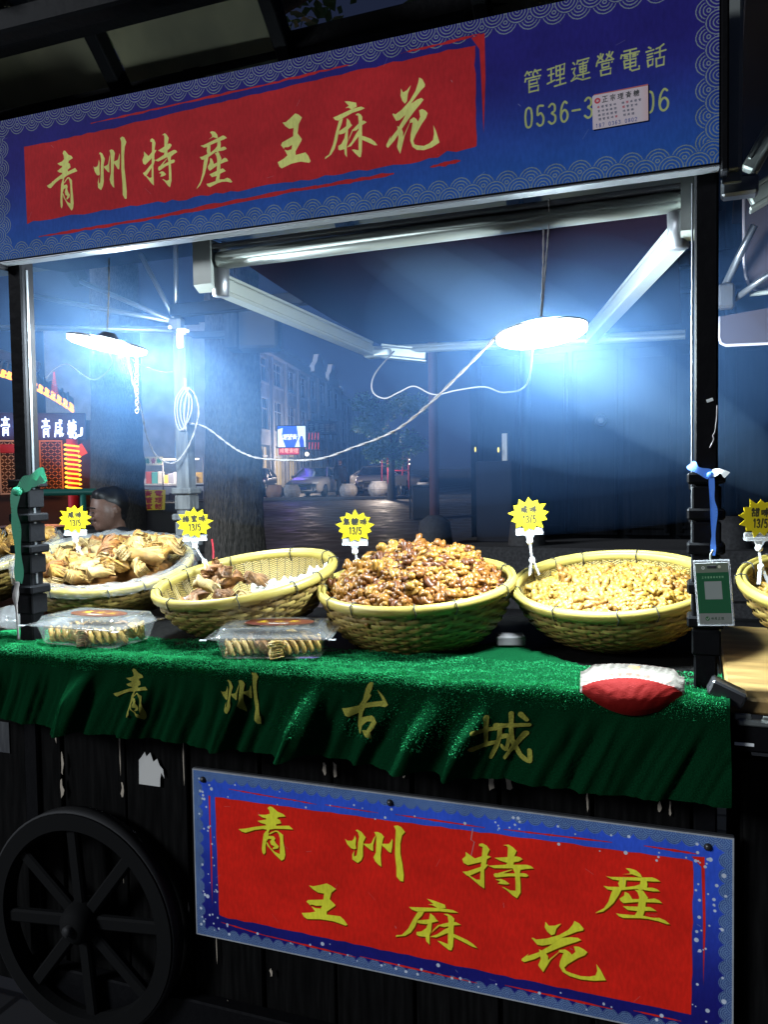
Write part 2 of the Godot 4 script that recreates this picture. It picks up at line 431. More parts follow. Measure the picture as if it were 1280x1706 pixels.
const PEN := {
	"guan": [[20, 8, 8, 24], [18, 14, 44, 12], [26, 16, 32, 24], [62, 6, 50, 22], [60, 12, 92, 10], [70, 14, 76, 24], [50, 24, 54, 32], [12, 36, 8, 50], [12, 38, 90, 34, 82, 46], [30, 48, 30, 98], [30, 48, 72, 46, 72, 64], [30, 64, 72, 62], [30, 76, 78, 74, 78, 96], [30, 96, 78, 94]],
	"li": [[4, 20, 38, 16], [8, 46, 36, 42], [2, 80, 40, 70], [22, 18, 22, 76], [48, 12, 50, 54], [48, 14, 92, 8, 88, 52], [49, 32, 90, 28], [50, 54, 88, 50], [69, 12, 69, 92], [50, 72, 90, 68], [40, 96, 98, 90]],
	"yun": [[12, 16, 20, 24], [6, 42, 22, 40, 14, 58, 22, 74, 10, 86], [2, 92, 30, 84, 60, 95, 98, 92], [36, 10, 32, 24], [36, 12, 92, 8, 86, 20], [44, 27, 84, 24], [46, 38, 48, 62], [46, 38, 80, 36, 78, 60], [47, 50, 79, 48], [48, 62, 78, 60], [34, 74, 94, 69], [63, 20, 63, 86]],
	"ying": [[14, 12, 20, 20], [40, 8, 34, 20], [28, 4, 26, 20, 12, 34], [28, 22, 38, 32], [58, 10, 64, 18], [88, 6, 80, 18], [72, 2, 70, 18, 56, 32], [72, 20, 84, 30], [10, 40, 6, 54], [10, 40, 92, 36, 84, 48], [34, 50, 36, 66], [34, 50, 70, 48, 68, 64], [36, 66, 68, 64], [28, 76, 30, 98], [28, 76, 78, 73, 76, 96], [30, 97, 76, 95]],
	"dian": [[20, 8, 80, 5], [8, 22, 4, 36], [8, 24, 94, 20, 86, 32], [50, 8, 50, 42], [22, 30, 38, 32], [22, 38, 38, 41], [62, 29, 78, 28], [62, 37, 78, 36], [20, 50, 24, 82], [20, 50, 78, 47, 76, 78], [22, 65, 77, 62], [23, 80, 76, 77], [50, 48, 50, 90, 60, 97, 94, 94, 94, 82]],
	"hua": [[16, 6, 26, 12], [4, 24, 40, 20], [10, 38, 34, 35], [10, 50, 34, 47], [10, 62, 14, 90], [10, 62, 36, 59, 34, 84], [14, 86, 34, 83], [88, 4, 70, 14, 52, 18], [44, 36, 98, 30], [70, 16, 70, 60], [52, 60, 54, 96], [52, 61, 90, 58, 88, 92], [54, 94, 88, 91]],
	"cheng": [[6, 42, 40, 36], [24, 14, 24, 70], [2, 78, 44, 62], [40, 30, 96, 24], [48, 30, 46, 60, 32, 96], [50, 52, 66, 50, 62, 76, 52, 70], [66, 4, 72, 50, 84, 84, 98, 96, 98, 76], [92, 42, 78, 68, 58, 94], [82, 4, 92, 14]],
	"xian": [[20, 20, 14, 60, 4, 92], [18, 24, 84, 22], [30, 42, 52, 40], [34, 58, 36, 76, 52, 74, 52, 56, 34, 58], [58, 4, 64, 50, 84, 88, 96, 74], [82, 44, 56, 90], [72, 6, 82, 14]],
	"wei": [[8, 30, 10, 70], [8, 30, 32, 28, 30, 66], [10, 68, 30, 66], [46, 28, 88, 24], [40, 48, 96, 44], [68, 6, 68, 96], [66, 50, 42, 82], [70, 50, 96, 78]],
	"feng": [[4, 34, 8, 62, 38, 58, 36, 30, 4, 34], [20, 8, 20, 84], [4, 88, 40, 78], [58, 8, 48, 34], [54, 18, 84, 14, 50, 48], [60, 24, 92, 44], [54, 56, 88, 54], [54, 68, 88, 66], [48, 80, 96, 78], [70, 48, 70, 98]],
	"mi": [[50, 2, 52, 10], [10, 22, 12, 16, 90, 14, 84, 24], [24, 30, 20, 42], [36, 28, 40, 46, 66, 44], [60, 24, 34, 48], [76, 28, 84, 38], [30, 56, 32, 74, 70, 72, 68, 54, 30, 56], [50, 48, 50, 88], [16, 92, 84, 86], [76, 80, 86, 94]],
	"jiao": [[30, 4, 10, 34], [24, 18, 24, 66], [26, 22, 80, 18], [26, 36, 76, 33], [26, 50, 76, 47], [24, 64, 86, 60], [54, 18, 54, 62], [14, 76, 8, 92], [36, 78, 40, 92], [58, 78, 64, 90], [80, 74, 92, 90]],
	"tang": [[22, 6, 22, 92], [8, 22, 14, 34], [36, 18, 30, 32], [4, 44, 42, 40], [20, 46, 4, 76], [24, 46, 40, 66], [66, 2, 68, 10], [48, 18, 96, 14], [50, 18, 46, 60, 36, 94], [58, 30, 90, 28, 88, 54], [54, 42, 96, 40], [58, 54, 88, 52], [72, 22, 72, 66], [58, 70, 60, 92, 88, 90, 88, 68, 58, 70]],
	"tian": [[20, 6, 6, 18], [8, 30, 46, 26], [26, 14, 26, 56], [12, 58, 14, 90, 42, 88, 42, 56, 12, 58], [54, 24, 98, 20], [62, 8, 64, 92], [86, 6, 86, 90], [64, 50, 86, 48], [64, 90, 86, 88]],
	"xiao": [[50, 5, 50, 90, 38, 80], [25, 35, 10, 65], [75, 30, 92, 62]],
	"zheng": [[10, 10, 92, 8], [52, 10, 52, 92], [52, 48, 84, 46], [24, 46, 24, 92], [4, 94, 98, 90]],
	"zong": [[50, 2, 52, 10], [8, 28, 10, 18, 92, 16, 86, 28], [30, 34, 70, 32], [12, 52, 90, 48], [50, 50, 50, 96, 40, 88], [28, 64, 16, 84], [70, 62, 86, 82]],
	"gao": [[50, 2, 50, 14], [10, 16, 92, 14], [36, 22, 38, 34, 66, 32, 64, 20, 36, 22], [8, 50, 10, 42, 92, 40, 88, 52], [28, 56, 26, 96], [28, 56, 74, 54, 74, 94], [28, 68, 74, 66], [28, 80, 74, 78]],
	"0": [[50, 4, 22, 14, 12, 50, 22, 86, 50, 96, 78, 86, 88, 50, 78, 14, 50, 4]],
	"1": [[30, 20, 55, 5, 55, 95]],
	"3": [[14, 16, 45, 4, 78, 14, 78, 38, 46, 47, 84, 62, 82, 86, 45, 96, 10, 84]],
	"5": [[82, 6, 26, 6, 18, 45, 54, 38, 85, 60, 78, 88, 42, 96, 12, 84]],
	"6": [[80, 12, 54, 4, 24, 25, 12, 60, 24, 88, 54, 96, 84, 82, 86, 58, 58, 42, 28, 50, 14, 66]],
	"7": [[10, 6, 90, 6, 45, 95]],
	"8": [[50, 4, 20, 15, 24, 38, 50, 48, 80, 62, 82, 86, 50, 96, 18, 86, 20, 62, 50, 48, 78, 38, 80, 15, 50, 4]],
	"2": [[12, 25, 30, 6, 65, 6, 85, 25, 75, 50, 12, 95, 90, 95]],
	"-": [[8, 52, 92, 52]],
	"/": [[70, 0, 24, 100]],
}

func _ready() -> void:
	# ---- camera, sky, sun, exposure
	var cam := Camera3D.new()
	cam.name = "camera"
	cam.transform = Transform3D(Basis(Vector3(0.937, -0.015, -0.35), Vector3(-0.001, 0.999, -0.046), Vector3(0.35, 0.043, 0.936)).orthonormalized(), Vector3(0, 1.41, 1.7))
	cam.fov = 63.69
	cam.near = 0.05
	cam.far = 400.0
	add_child(cam)
	cam.current = true
	var sky_mat := ProceduralSkyMaterial.new()
	sky_mat.sky_top_color = lin(0.006, 0.009, 0.022)
	sky_mat.sky_horizon_color = lin(0.014, 0.018, 0.036)
	sky_mat.sky_curve = 0.25
	sky_mat.ground_bottom_color = lin(0.005, 0.005, 0.006)
	sky_mat.ground_horizon_color = lin(0.014, 0.018, 0.036)
	sky_mat.sun_angle_max = 1.0
	var env := Environment.new()
	env.background_mode = Environment.BG_SKY
	env.sky = Sky.new()
	env.sky.sky_material = sky_mat
	env.background_energy_multiplier = 1.0
	env.tonemap_mode = Environment.TONE_MAPPER_LINEAR
	env.tonemap_exposure = 1.5
	env.sdfgi_enabled = true
	env.ssao_enabled = true
	env.ssil_enabled = true
	env.volumetric_fog_enabled = true
	env.volumetric_fog_density = 0.0
	var we := WorldEnvironment.new()
	we.name = "world_environment"
	we.environment = env
	add_child(we)
	var sun := DirectionalLight3D.new()
	sun.name = "night_glow"
	sun.light_color = Color(0.93, 0.96, 1.0)
	sun.light_energy = 0.47
	sun.light_angular_distance = 14.0
	sun.shadow_enabled = true
	add_child(sun)
	sun.look_at_from_position(Vector3.ZERO, -Vector3(-0.62, 0.42, 0.66))
	rng.seed = 20240
	noise.seed = 5
	noise.frequency = 1.0
	materials()
	# ---- the setting
	ground()
	far_buildings()
	pagoda()
	pavilion()
	trees()
	roof()
	# ---- the stall
	cart()
	header_sign()
	front_sign()
	awnings()
	tablecloth()
	baskets()
	food()
	boxes()
	tags()
	lamps()
	cords()
	small_things()
	neighbours()
	# ---- the street behind
	seated_person()
	street()
	haze()

func materials() -> void:
	var k := mat("black_paint", lin(0.005, 0.005, 0.0056), 0.5)
	k.metallic_specular = 0.12
	k.heightmap_enabled = true
	k.heightmap_texture = noise_tex(0.03, Color.BLACK, Color.WHITE, 256, 5, 3)
	k.heightmap_scale = 0.1
	k.uv1_triplanar = true
	k.uv1_scale = Vector3(3, 3, 3)
	for i in 3:
		var m := mat("plank_%d" % i, Color.WHITE, 0.6)
		var tt := noise_tex(0.02, lin(0.0016, 0.0016, 0.0016), lin(0.009, 0.0087, 0.0083), 256, 5, 11 + i)
		m.metallic_specular = 0.12
		grain(m, tt, Vector3(9, 0.8, 9), 0.25)
		m.uv1_offset = Vector3(i * 0.37, i * 0.2, 0)
	mat("bare_wood", lin(0.4, 0.34, 0.26), 0.8)
	mat("torn_paper", lin(0.55, 0.54, 0.5), 0.8)
	var gw := mat("grey_wood", Color.WHITE, 0.8)
	grain(gw, noise_tex(0.02, lin(0.02, 0.022, 0.025), lin(0.075, 0.078, 0.08), 256, 5, 21), Vector3(8, 1.2, 8), 0.3)
	var tw := mat("tan_board", Color.WHITE, 0.55)
	grain(tw, noise_tex(0.014, lin(0.17, 0.1, 0.03), lin(0.34, 0.22, 0.075), 256, 5, 22), Vector3(1.2, 5, 5), 0.08)
	for i in 3:
		var m := mat("bamboo_%d" % i, Color.WHITE, 0.5)
		var a: Color = [lin(0.3, 0.2, 0.045), lin(0.38, 0.27, 0.07), lin(0.24, 0.15, 0.04)][i]
		grain(m, noise_tex(0.03, a * 0.72, a, 256, 4, 31 + i), Vector3(6, 6, 6), 0.06)
	var rim := mat("bamboo_rim", Color.WHITE, 0.42)
	grain(rim, noise_tex(0.02, lin(0.24, 0.18, 0.035), lin(0.38, 0.3, 0.075), 256, 4, 37), Vector3(2, 9, 2), 0.05)
	mat("wire", lin(0.02, 0.018, 0.015), 0.5)
	var al := mat("aluminium", lin(0.2, 0.215, 0.2), 0.45, 0.6)
	al.heightmap_enabled = true
	al.heightmap_texture = noise_tex(0.05, Color.BLACK, Color.WHITE, 256, 3, 40)
	al.heightmap_scale = 0.02
	al.uv1_triplanar = true
	mat("steel", lin(0.14, 0.145, 0.155), 0.4, 0.8)
	mat("dark_plastic", lin(0.02, 0.02, 0.022), 0.35)
	mat("white_plastic", lin(0.75, 0.76, 0.74), 0.4)
	mat("white_cord", lin(0.13, 0.115, 0.11), 0.6)
	mat("red_wire", lin(0.4, 0.02, 0.03), 0.5)
	mat("awning_fabric", lin(0.0028, 0.0017, 0.0036), 0.95).metallic_specular = 0.05
	mat("maroon_fabric", lin(0.009, 0.0045, 0.0085), 0.9)
	mat("piping", lin(0.22, 0.2, 0.22), 0.7)
	var sh := mat("roof_sheet", Color.WHITE, 0.8)
	grain(sh, noise_tex(0.01, lin(0.035, 0.034, 0.018), lin(0.14, 0.132, 0.075), 256, 4, 44), Vector3(1, 1, 1))
	clear("clear_plastic", lin(0.9, 0.92, 0.92), 0.045, 0.03)
	clear("clip_plastic", lin(0.85, 0.87, 0.9), 0.22, 0.1)
	var bag := clear("plastic_bag", lin(0.85, 0.86, 0.86), 0.09, 0.12)
	bag.heightmap_enabled = true
	bag.heightmap_texture = noise_tex(0.02, Color.BLACK, Color.WHITE, 256, 4, 47)
	bag.heightmap_scale = 0.6
	bag.uv1_triplanar = true
	bag.uv1_scale = Vector3(8, 8, 8)
	var pal := [lin(0.19, 0.068, 0.009), lin(0.24, 0.1, 0.013), lin(0.11, 0.032, 0.006), lin(0.28, 0.135, 0.02)]
	for i in 4:
		var m := mat("caramel_%d" % i, Color.WHITE, 0.42)
		var c: Color = pal[i]
		grain(m, noise_tex(0.05, c * 0.5, c, 128, 3, 51 + i, c * 0.9), Vector3(14, 14, 14), 0.1)
		m.metallic_specular = 0.42
	pal = [lin(0.3, 0.165, 0.016), lin(0.34, 0.2, 0.026), lin(0.22, 0.1, 0.01), lin(0.33, 0.19, 0.03)]
	for i in 4:
		var m := mat("pale_dough_%d" % i, Color.WHITE, 0.55)
		var c: Color = pal[i]
		grain(m, noise_tex(0.04, c * 0.66, c, 128, 4, 56 + i, c * 0.92), Vector3(16, 16, 16), 0.12)
	pal = [lin(0.46, 0.29, 0.085), lin(0.44, 0.24, 0.04), lin(0.52, 0.37, 0.15), lin(0.3, 0.12, 0.022)]
	for i in 4:
		var m := mat("flaky_dough_%d" % i, Color.WHITE, 0.6)
		var c: Color = pal[i]
		grain(m, noise_tex(0.03, c * 0.5, c, 128, 4, 61 + i, c * 0.85), Vector3(9, 9, 9), 0.15)
		m.vertex_color_use_as_albedo = true
	pal = [lin(0.34, 0.15, 0.045), lin(0.4, 0.2, 0.07)]
	for i in 2:
		var m := mat("brown_dough_%d" % i, Color.WHITE, 0.55)
		var c: Color = pal[i]
		grain(m, noise_tex(0.03, c * 0.45, c, 128, 4, 66 + i), Vector3(9, 9, 9), 0.15)
		m.vertex_color_use_as_albedo = true
	mat("navy_cloth", lin(0.012, 0.013, 0.02), 0.85)
	mat("white_cloth", lin(0.6, 0.62, 0.6), 0.8)
	mat("green_ribbon", lin(0.02, 0.25, 0.13), 0.6)
	mat("blue_ribbon", lin(0.08, 0.24, 0.75), 0.5)

func add_omni(called: String, at: Vector3, c: Color, energy: float, size: float, reach := 30.0) -> void:
	var l := OmniLight3D.new()
	l.name = numbered(called)
	l.position = at
	l.light_color = c
	l.light_energy = energy
	l.light_size = size
	l.omni_range = reach
	l.omni_attenuation = 2.0
	l.shadow_enabled = true
	add_child(l)

# ---------------------------------------------------------------- ground, buildings, trees
func gy(z: float) -> float:
	return 0.45 * smoothstep(-8.0, -33.0, z) + 0.012 * maxf(-34.0 - z, 0.0)

func ground() -> void:
	var g := MB.new()
	var zs := [12.0, 4.0, 0.0, -4.0, -8.0, -11.0, -14.0, -17.0, -20.0, -23.0, -26.0, -29.0, -32.0, -36.0, -50.0, -80.0, -160.0, -300.0]
	for i in zs.size() - 1:
		g.quad(Vector3(-220, gy(zs[i]), zs[i]), Vector3(220, gy(zs[i]), zs[i]), Vector3(220, gy(zs[i + 1]), zs[i + 1]), Vector3(-220, gy(zs[i + 1]), zs[i + 1]))
	var asphalt := mat("wet_asphalt", Color.WHITE, 0.42)
	grain(asphalt, noise_tex(0.02, lin(0.022, 0.023, 0.027), lin(0.06, 0.06, 0.068), 512, 5, 71), Vector3(0.6, 0.6, 0.6), 1.3, true)
	asphalt.roughness_texture = noise_tex(0.006, Color(0.38, 0.38, 0.38), Color(0.8, 0.8, 0.8), 256, 3, 72)
	asphalt.roughness = 1.0
	structure("ground", g, asphalt, "dark damp asphalt of the street behind the stall")
	# paving of small setts between the stall and the road, joints cut as relief
	var p := MB.new()
	var zz := [3.0, 0.0, -3.0, -6.0, -8.0]
	for i in zz.size() - 1:
		p.quad(Vector3(-9, gy(zz[i]) + 0.006, zz[i]), Vector3(9, gy(zz[i]) + 0.006, zz[i]), Vector3(9, gy(zz[i + 1]) + 0.006, zz[i + 1]), Vector3(-9, gy(zz[i + 1]) + 0.006, zz[i + 1]))
	var pic := Pic.new(256, 256, lin(0.009, 0.009, 0.01))
	for row in 8:
		for k in 5:
			var x0 := k * 64 + (row % 2) * 32 - 32
			var t := 0.014 + 0.02 * rng.randf()
			for y in range(row * 32 + 2, row * 32 + 30):
				for x in range(x0 + 2, x0 + 62):
					pic.px(posmod(x, 256), y, lin(t, t, t * 1.08))
	var pm := mat("paving", Color.WHITE, 0.35)
	grain(pm, pic.tex(), Vector3(0.8, 0.8, 0.8), 0.5, true)
	structure("pavement", p, pm, "grey sett paving behind the stall")
	var kb := MB.new()
	kb.box(Vector3(-9, gy(-31.5) + 0.07, -31.6), Vector3(46, 0.14, 0.25), 0.02, Basis(Vector3.UP, 0.35))
	structure("kerb", kb, mat("kerb_stone", lin(0.1, 0.1, 0.11), 0.7), "stone kerb on the far side of the road")

func window_part(b: Node3D, c: Vector3, w: float, h: float) -> void:
	var fr := MB.new()
	fr.box(c + Vector3(0, h / 2 + 0.05, 0.03), Vector3(w + 0.2, 0.1, 0.14), 0.01)
	fr.box(c + Vector3(0, -h / 2 - 0.06, 0.06), Vector3(w + 0.26, 0.12, 0.2), 0.01)
	for s in [-1, 1]:
		fr.box(c + Vector3(s * (w / 2 + 0.04), 0, 0.03), Vector3(0.08, h, 0.12))
	fr.box(c + Vector3(0, 0, 0.0), Vector3(0.06, h, 0.06))
	fr.box(c + Vector3(0, h * 0.18, 0.0), Vector3(w, 0.05, 0.05))
	var f := part("window", fr, M.facade_trim, b)
	part("pane", MB.new().box(c + Vector3(0, 0, -0.05), Vector3(w, h, 0.03)), M.dark_glass, f)

func shop_house(called: String, label: String, start: float, length: float, height: float, gable: bool, col: Color) -> Node3D:
	var dirx := Vector3(-0.235, 0, -0.972)
	var base := Vector3(-20.6, 0, -33.0) + dirx * start
	var y0 := gy(base.z) - 0.1
	var B := Basis(dirx, Vector3.UP, Vector3(0.972, 0, -0.235))
	var b := thing(called, label, "building", Vector3(base.x, y0, base.z), B, "")
	var m := mat("plaster_" + called, Color.WHITE, 0.85)
	grain(m, noise_tex(0.012, col * 0.78, col, 256, 5, 80 + int(start)), Vector3(0.3, 0.3, 0.3))
	var n := int(round(length / 3.2))
	var step := length / n
	# wall built round its openings: piers, bands, so that windows sit in real recesses
	var wl := MB.new()
	var bands := [[2.9, 3.7], [5.5, 6.3], [7.7, height]]
	for bd in bands:
		wl.box(Vector3(length / 2, (bd[0] + bd[1]) / 2, -0.2), Vector3(length, bd[1] - bd[0], 0.4))
	for i in n + 1:
		var w := 0.9 if i > 0 and i < n else 1.1
		wl.box(Vector3(i * step, height / 2, -0.19), Vector3(w, height - 0.02, 0.4))
	wl.box(Vector3(length / 2, height / 2, -4.2), Vector3(length, height, 7.4))
	part("wall", wl, m, b)
	var pl := MB.new()
	for i in n + 1:
		pl.box(Vector3(i * step, height / 2 + 0.2, 0.09), Vector3(0.34, height + 0.4, 0.16), 0.02)
	part("pilaster", pl, M.facade_trim, b)
	var pr := MB.new()
	pr.box(Vector3(length / 2, height + 0.07, 0.06), Vector3(length + 0.2, 0.14, 0.5), 0.02)
	if gable:
		for k in 2:
			var cx := length * (0.28 + 0.44 * k)
			pr.prism(PackedVector2Array([Vector2(cx - 2.2, height + 0.15), Vector2(cx + 2.2, height + 0.15), Vector2(cx + 2.0, height + 0.7), Vector2(cx + 1.1, height + 1.1), Vector2(cx + 0.5, height + 1.7), Vector2(cx - 0.5, height + 1.7), Vector2(cx - 1.1, height + 1.1), Vector2(cx - 2.0, height + 0.7)]), 0.35, Transform3D(Basis.IDENTITY, Vector3(0, 0, 0.0)))
	else:
		pr.box(Vector3(length / 2, height + 0.42, 0.0), Vector3(length, 0.55, 0.3), 0.02)
	part("parapet", pr, M.facade_trim, b)
	for i in n:
		for r in 2:
			window_part(b, Vector3((i + 0.5) * step, 4.6 + r * 2.4, -0.1), step - 1.3, 1.7 if r == 0 else 1.3)
		# ground floor shopfront
		var sf := part("shopfront", MB.new().box(Vector3((i + 0.5) * step, 1.4, -0.25), Vector3(step - 0.95, 2.8, 0.1)), M.shop_lit if (i > 1 and i < 5 and start < 1.0) else M.dark_glass, b)
		var fm := MB.new()
		for s in 4:
			fm.box(Vector3((i + 0.12 + 0.253 * s) * step, 1.4, -0.16), Vector3(0.09, 2.8, 0.08))
		fm.box(Vector3((i + 0.5) * step, 2.3, -0.16), Vector3(step - 0.95, 0.1, 0.09))
		part("frame", fm, M.white_plastic, sf)
	return b

func sign_strokes(pic: Pic, x0: float, x1: float, y: float, s: float, n: int, c: Color, keys: Array, r: float) -> void:
	for i in n:
		pic.write(PEN[keys[i % keys.size()]], Rect2(lerpf(x0, x1, (i + 0.5) / n) - s / 2, y - s / 2, s, s), r, c)

func far_buildings() -> void:
	mat("facade_trim", lin(0.5, 0.5, 0.52), 0.8)
	mat("dark_glass", lin(0.02, 0.022, 0.03), 0.15)
	glow("shop_lit", Color(1.0, 0.86, 0.6), 0.3)
	var a := shop_house("shop_house", "pale plastered shop building nearest the lit screen, with a flat parapet", -3.0, 20.0, 7.9, false, lin(0.5, 0.5, 0.53))
	shop_house("shop_house", "white shop building with curved double gables along its roofline", 17.1, 12.4, 8.0, true, lin(0.55, 0.54, 0.56))
	shop_house("shop_house", "lowest shop building at the far end of the row, beside the tree", 29.6, 15.0, 7.0, false, lin(0.46, 0.46, 0.5))
	# the lit screen and the signs on the row
	var pic := Pic.new(160, 128, Color(0.1, 0.3, 0.95))
	pic.poly(PackedVector2Array([Vector2(0, 20), Vector2(30, 10), Vector2(22, 60), Vector2(44, 128), Vector2(0, 128)]), Color(0.85, 0.92, 1.0))
	pic.poly(PackedVector2Array([Vector2(110, 0), Vector2(160, 0), Vector2(160, 128), Vector2(96, 128), Vector2(118, 70)]), Color(0.8, 0.9, 1.0))
	pic.poly(PackedVector2Array([Vector2(128, 128), Vector2(122, 90), Vector2(132, 60), Vector2(142, 62), Vector2(150, 92), Vector2(152, 128)]), Color(0.15, 0.25, 0.7))
	sign_strokes(pic, 24, 112, 66, 34, 3, Color(0.95, 0.97, 1.0), ["yun", "ying", "gao"], 2.2)
	var scr := mat("screen_picture", Color.BLACK, 0.4)
	scr.emission_enabled = true
	scr.emission_texture = pic.tex()
	scr.emission = Color.WHITE
	scr.emission_operator = BaseMaterial3D.EMISSION_OP_MULTIPLY
	scr.emission_energy_multiplier = 1.1
	var LB := Basis(Vector3.UP, 0.42)
	var led := thing("led_screen", "bright blue and white lit advertising screen on the shop row", "screen", Vector3(-19.82, 3.57, -37.5), LB)
	part("cabinet", MB.new().box(Vector3(0, 0, -0.1), Vector3(1.56, 1.2, 0.18), 0.02), M.dark_plastic, led)
	var face := MB.new()
	face.quad(Vector3(-0.73, -0.55, 0), Vector3(0.73, -0.55, 0), Vector3(0.73, 0.55, 0), Vector3(-0.73, 0.55, 0))
	part("screen_face", face, scr, led)
	add_omni("screen_light", Vector3(-19.82, 3.57, -37.5) + LB * Vector3(0, 0, 0.5), Color(0.5, 0.35, 1.0), 1.2, 0.5, 60)
	var pr := Pic.new(128, 48, Color(0.75, 0.04, 0.04))
	sign_strokes(pr, 4, 124, 24, 30, 4, Color(1.0, 0.7, 0.6), ["xian", "dian", "gao", "li"], 2.0)
	var rm := mat("red_sign_print", Color.BLACK, 0.4)
	rm.emission_enabled = true
	rm.emission_texture = pr.tex()
	rm.emission = Color.WHITE
	rm.emission_operator = BaseMaterial3D.EMISSION_OP_MULTIPLY
	rm.emission_energy_multiplier = 1.0
	var rs := thing("red_sign", "small red lit sign hanging just under the blue screen", "sign", Vector3(-19.98, 2.83, -37.47), LB)
	part("sign_box", MB.new().box(Vector3(0, 0, -0.08), Vector3(1.1, 0.44, 0.14), 0.01), M.dark_plastic, rs)
	var rq := MB.new()
	rq.quad(Vector3(-0.53, -0.2, 0), Vector3(0.53, -0.2, 0), Vector3(0.53, 0.2, 0), Vector3(-0.53, 0.2, 0))
	part("sign_face", rq, rm, rs)
	# a vertical red neon sign and the dark shop board over it, on the gabled building
	var vs := thing("neon_sign", "dull red neon lattice sign on the wall right of the screen", "sign", Vector3(-23.18, 3.77, -47.0), Basis(Vector3.UP, 0.6))
	part("sign_box", MB.new().box(Vector3.ZERO, Vector3(1.05, 1.3, 0.12), 0.01), M.dark_plastic, vs)
	var nm := glow("neon_red", Color(1.0, 0.25, 0.12), 0.5)
	for r in 2:
		for k in 5:
			part("neon_tube", MB.new().tube([Vector3(-0.4 + 0.2 * k, 0.08 - 0.62 * r, 0.09), Vector3(-0.36 + 0.2 * k, 0.52 - 0.62 * r, 0.09)], 0.025, 6), nm, vs)
	var dp := Pic.new(256, 64, lin(0.03, 0.03, 0.04))
	sign_strokes(dp, 8, 248, 32, 44, 5, lin(0.35, 0.33, 0.3), ["gao", "dian", "li", "guan", "cheng"], 2.4)
	var dm := mat("dark_board_print", Color.WHITE, 0.7)
	dm.albedo_texture = dp.tex()
	var db := thing("shop_board", "long dark shop board with faded characters below the gables", "sign", Vector3(-23.8, 4.8, -50.0), Basis(Vector3.UP, 0.8))
	part("board", MB.new().box(Vector3(0, 0, -0.07), Vector3(2.2, 0.95, 0.12), 0.01), M.dark_plastic, db)
	var dq := MB.new()
	dq.quad(Vector3(-1.05, -0.43, 0), Vector3(1.05, -0.43, 0), Vector3(1.05, 0.43, 0), Vector3(-1.05, 0.43, 0))
	part("lettering", dq, dm, db)
	# lamps over the shopfronts
	for p in [[Vector3(-20.446, 2.725, -40.6), 0.12, "white bulb glowing over the shopfront left of the car", 5.0], [Vector3(-12.65, 2.24, -32.0), 0.09, "white bulb on a stand to the right of the far parked cars", 6.0]]:
		single("lamp_bulb", MB.new().blob(p[0], Vector3.ONE * p[1]), M.bulb_white if M.has("bulb_white") else glow("bulb_white", Color(1, 0.95, 0.85), 2.0), p[2], "lamp")
		add_omni("bulb_light", p[0], Color(1.0, 0.92, 0.85), p[3], 0.08, 40)

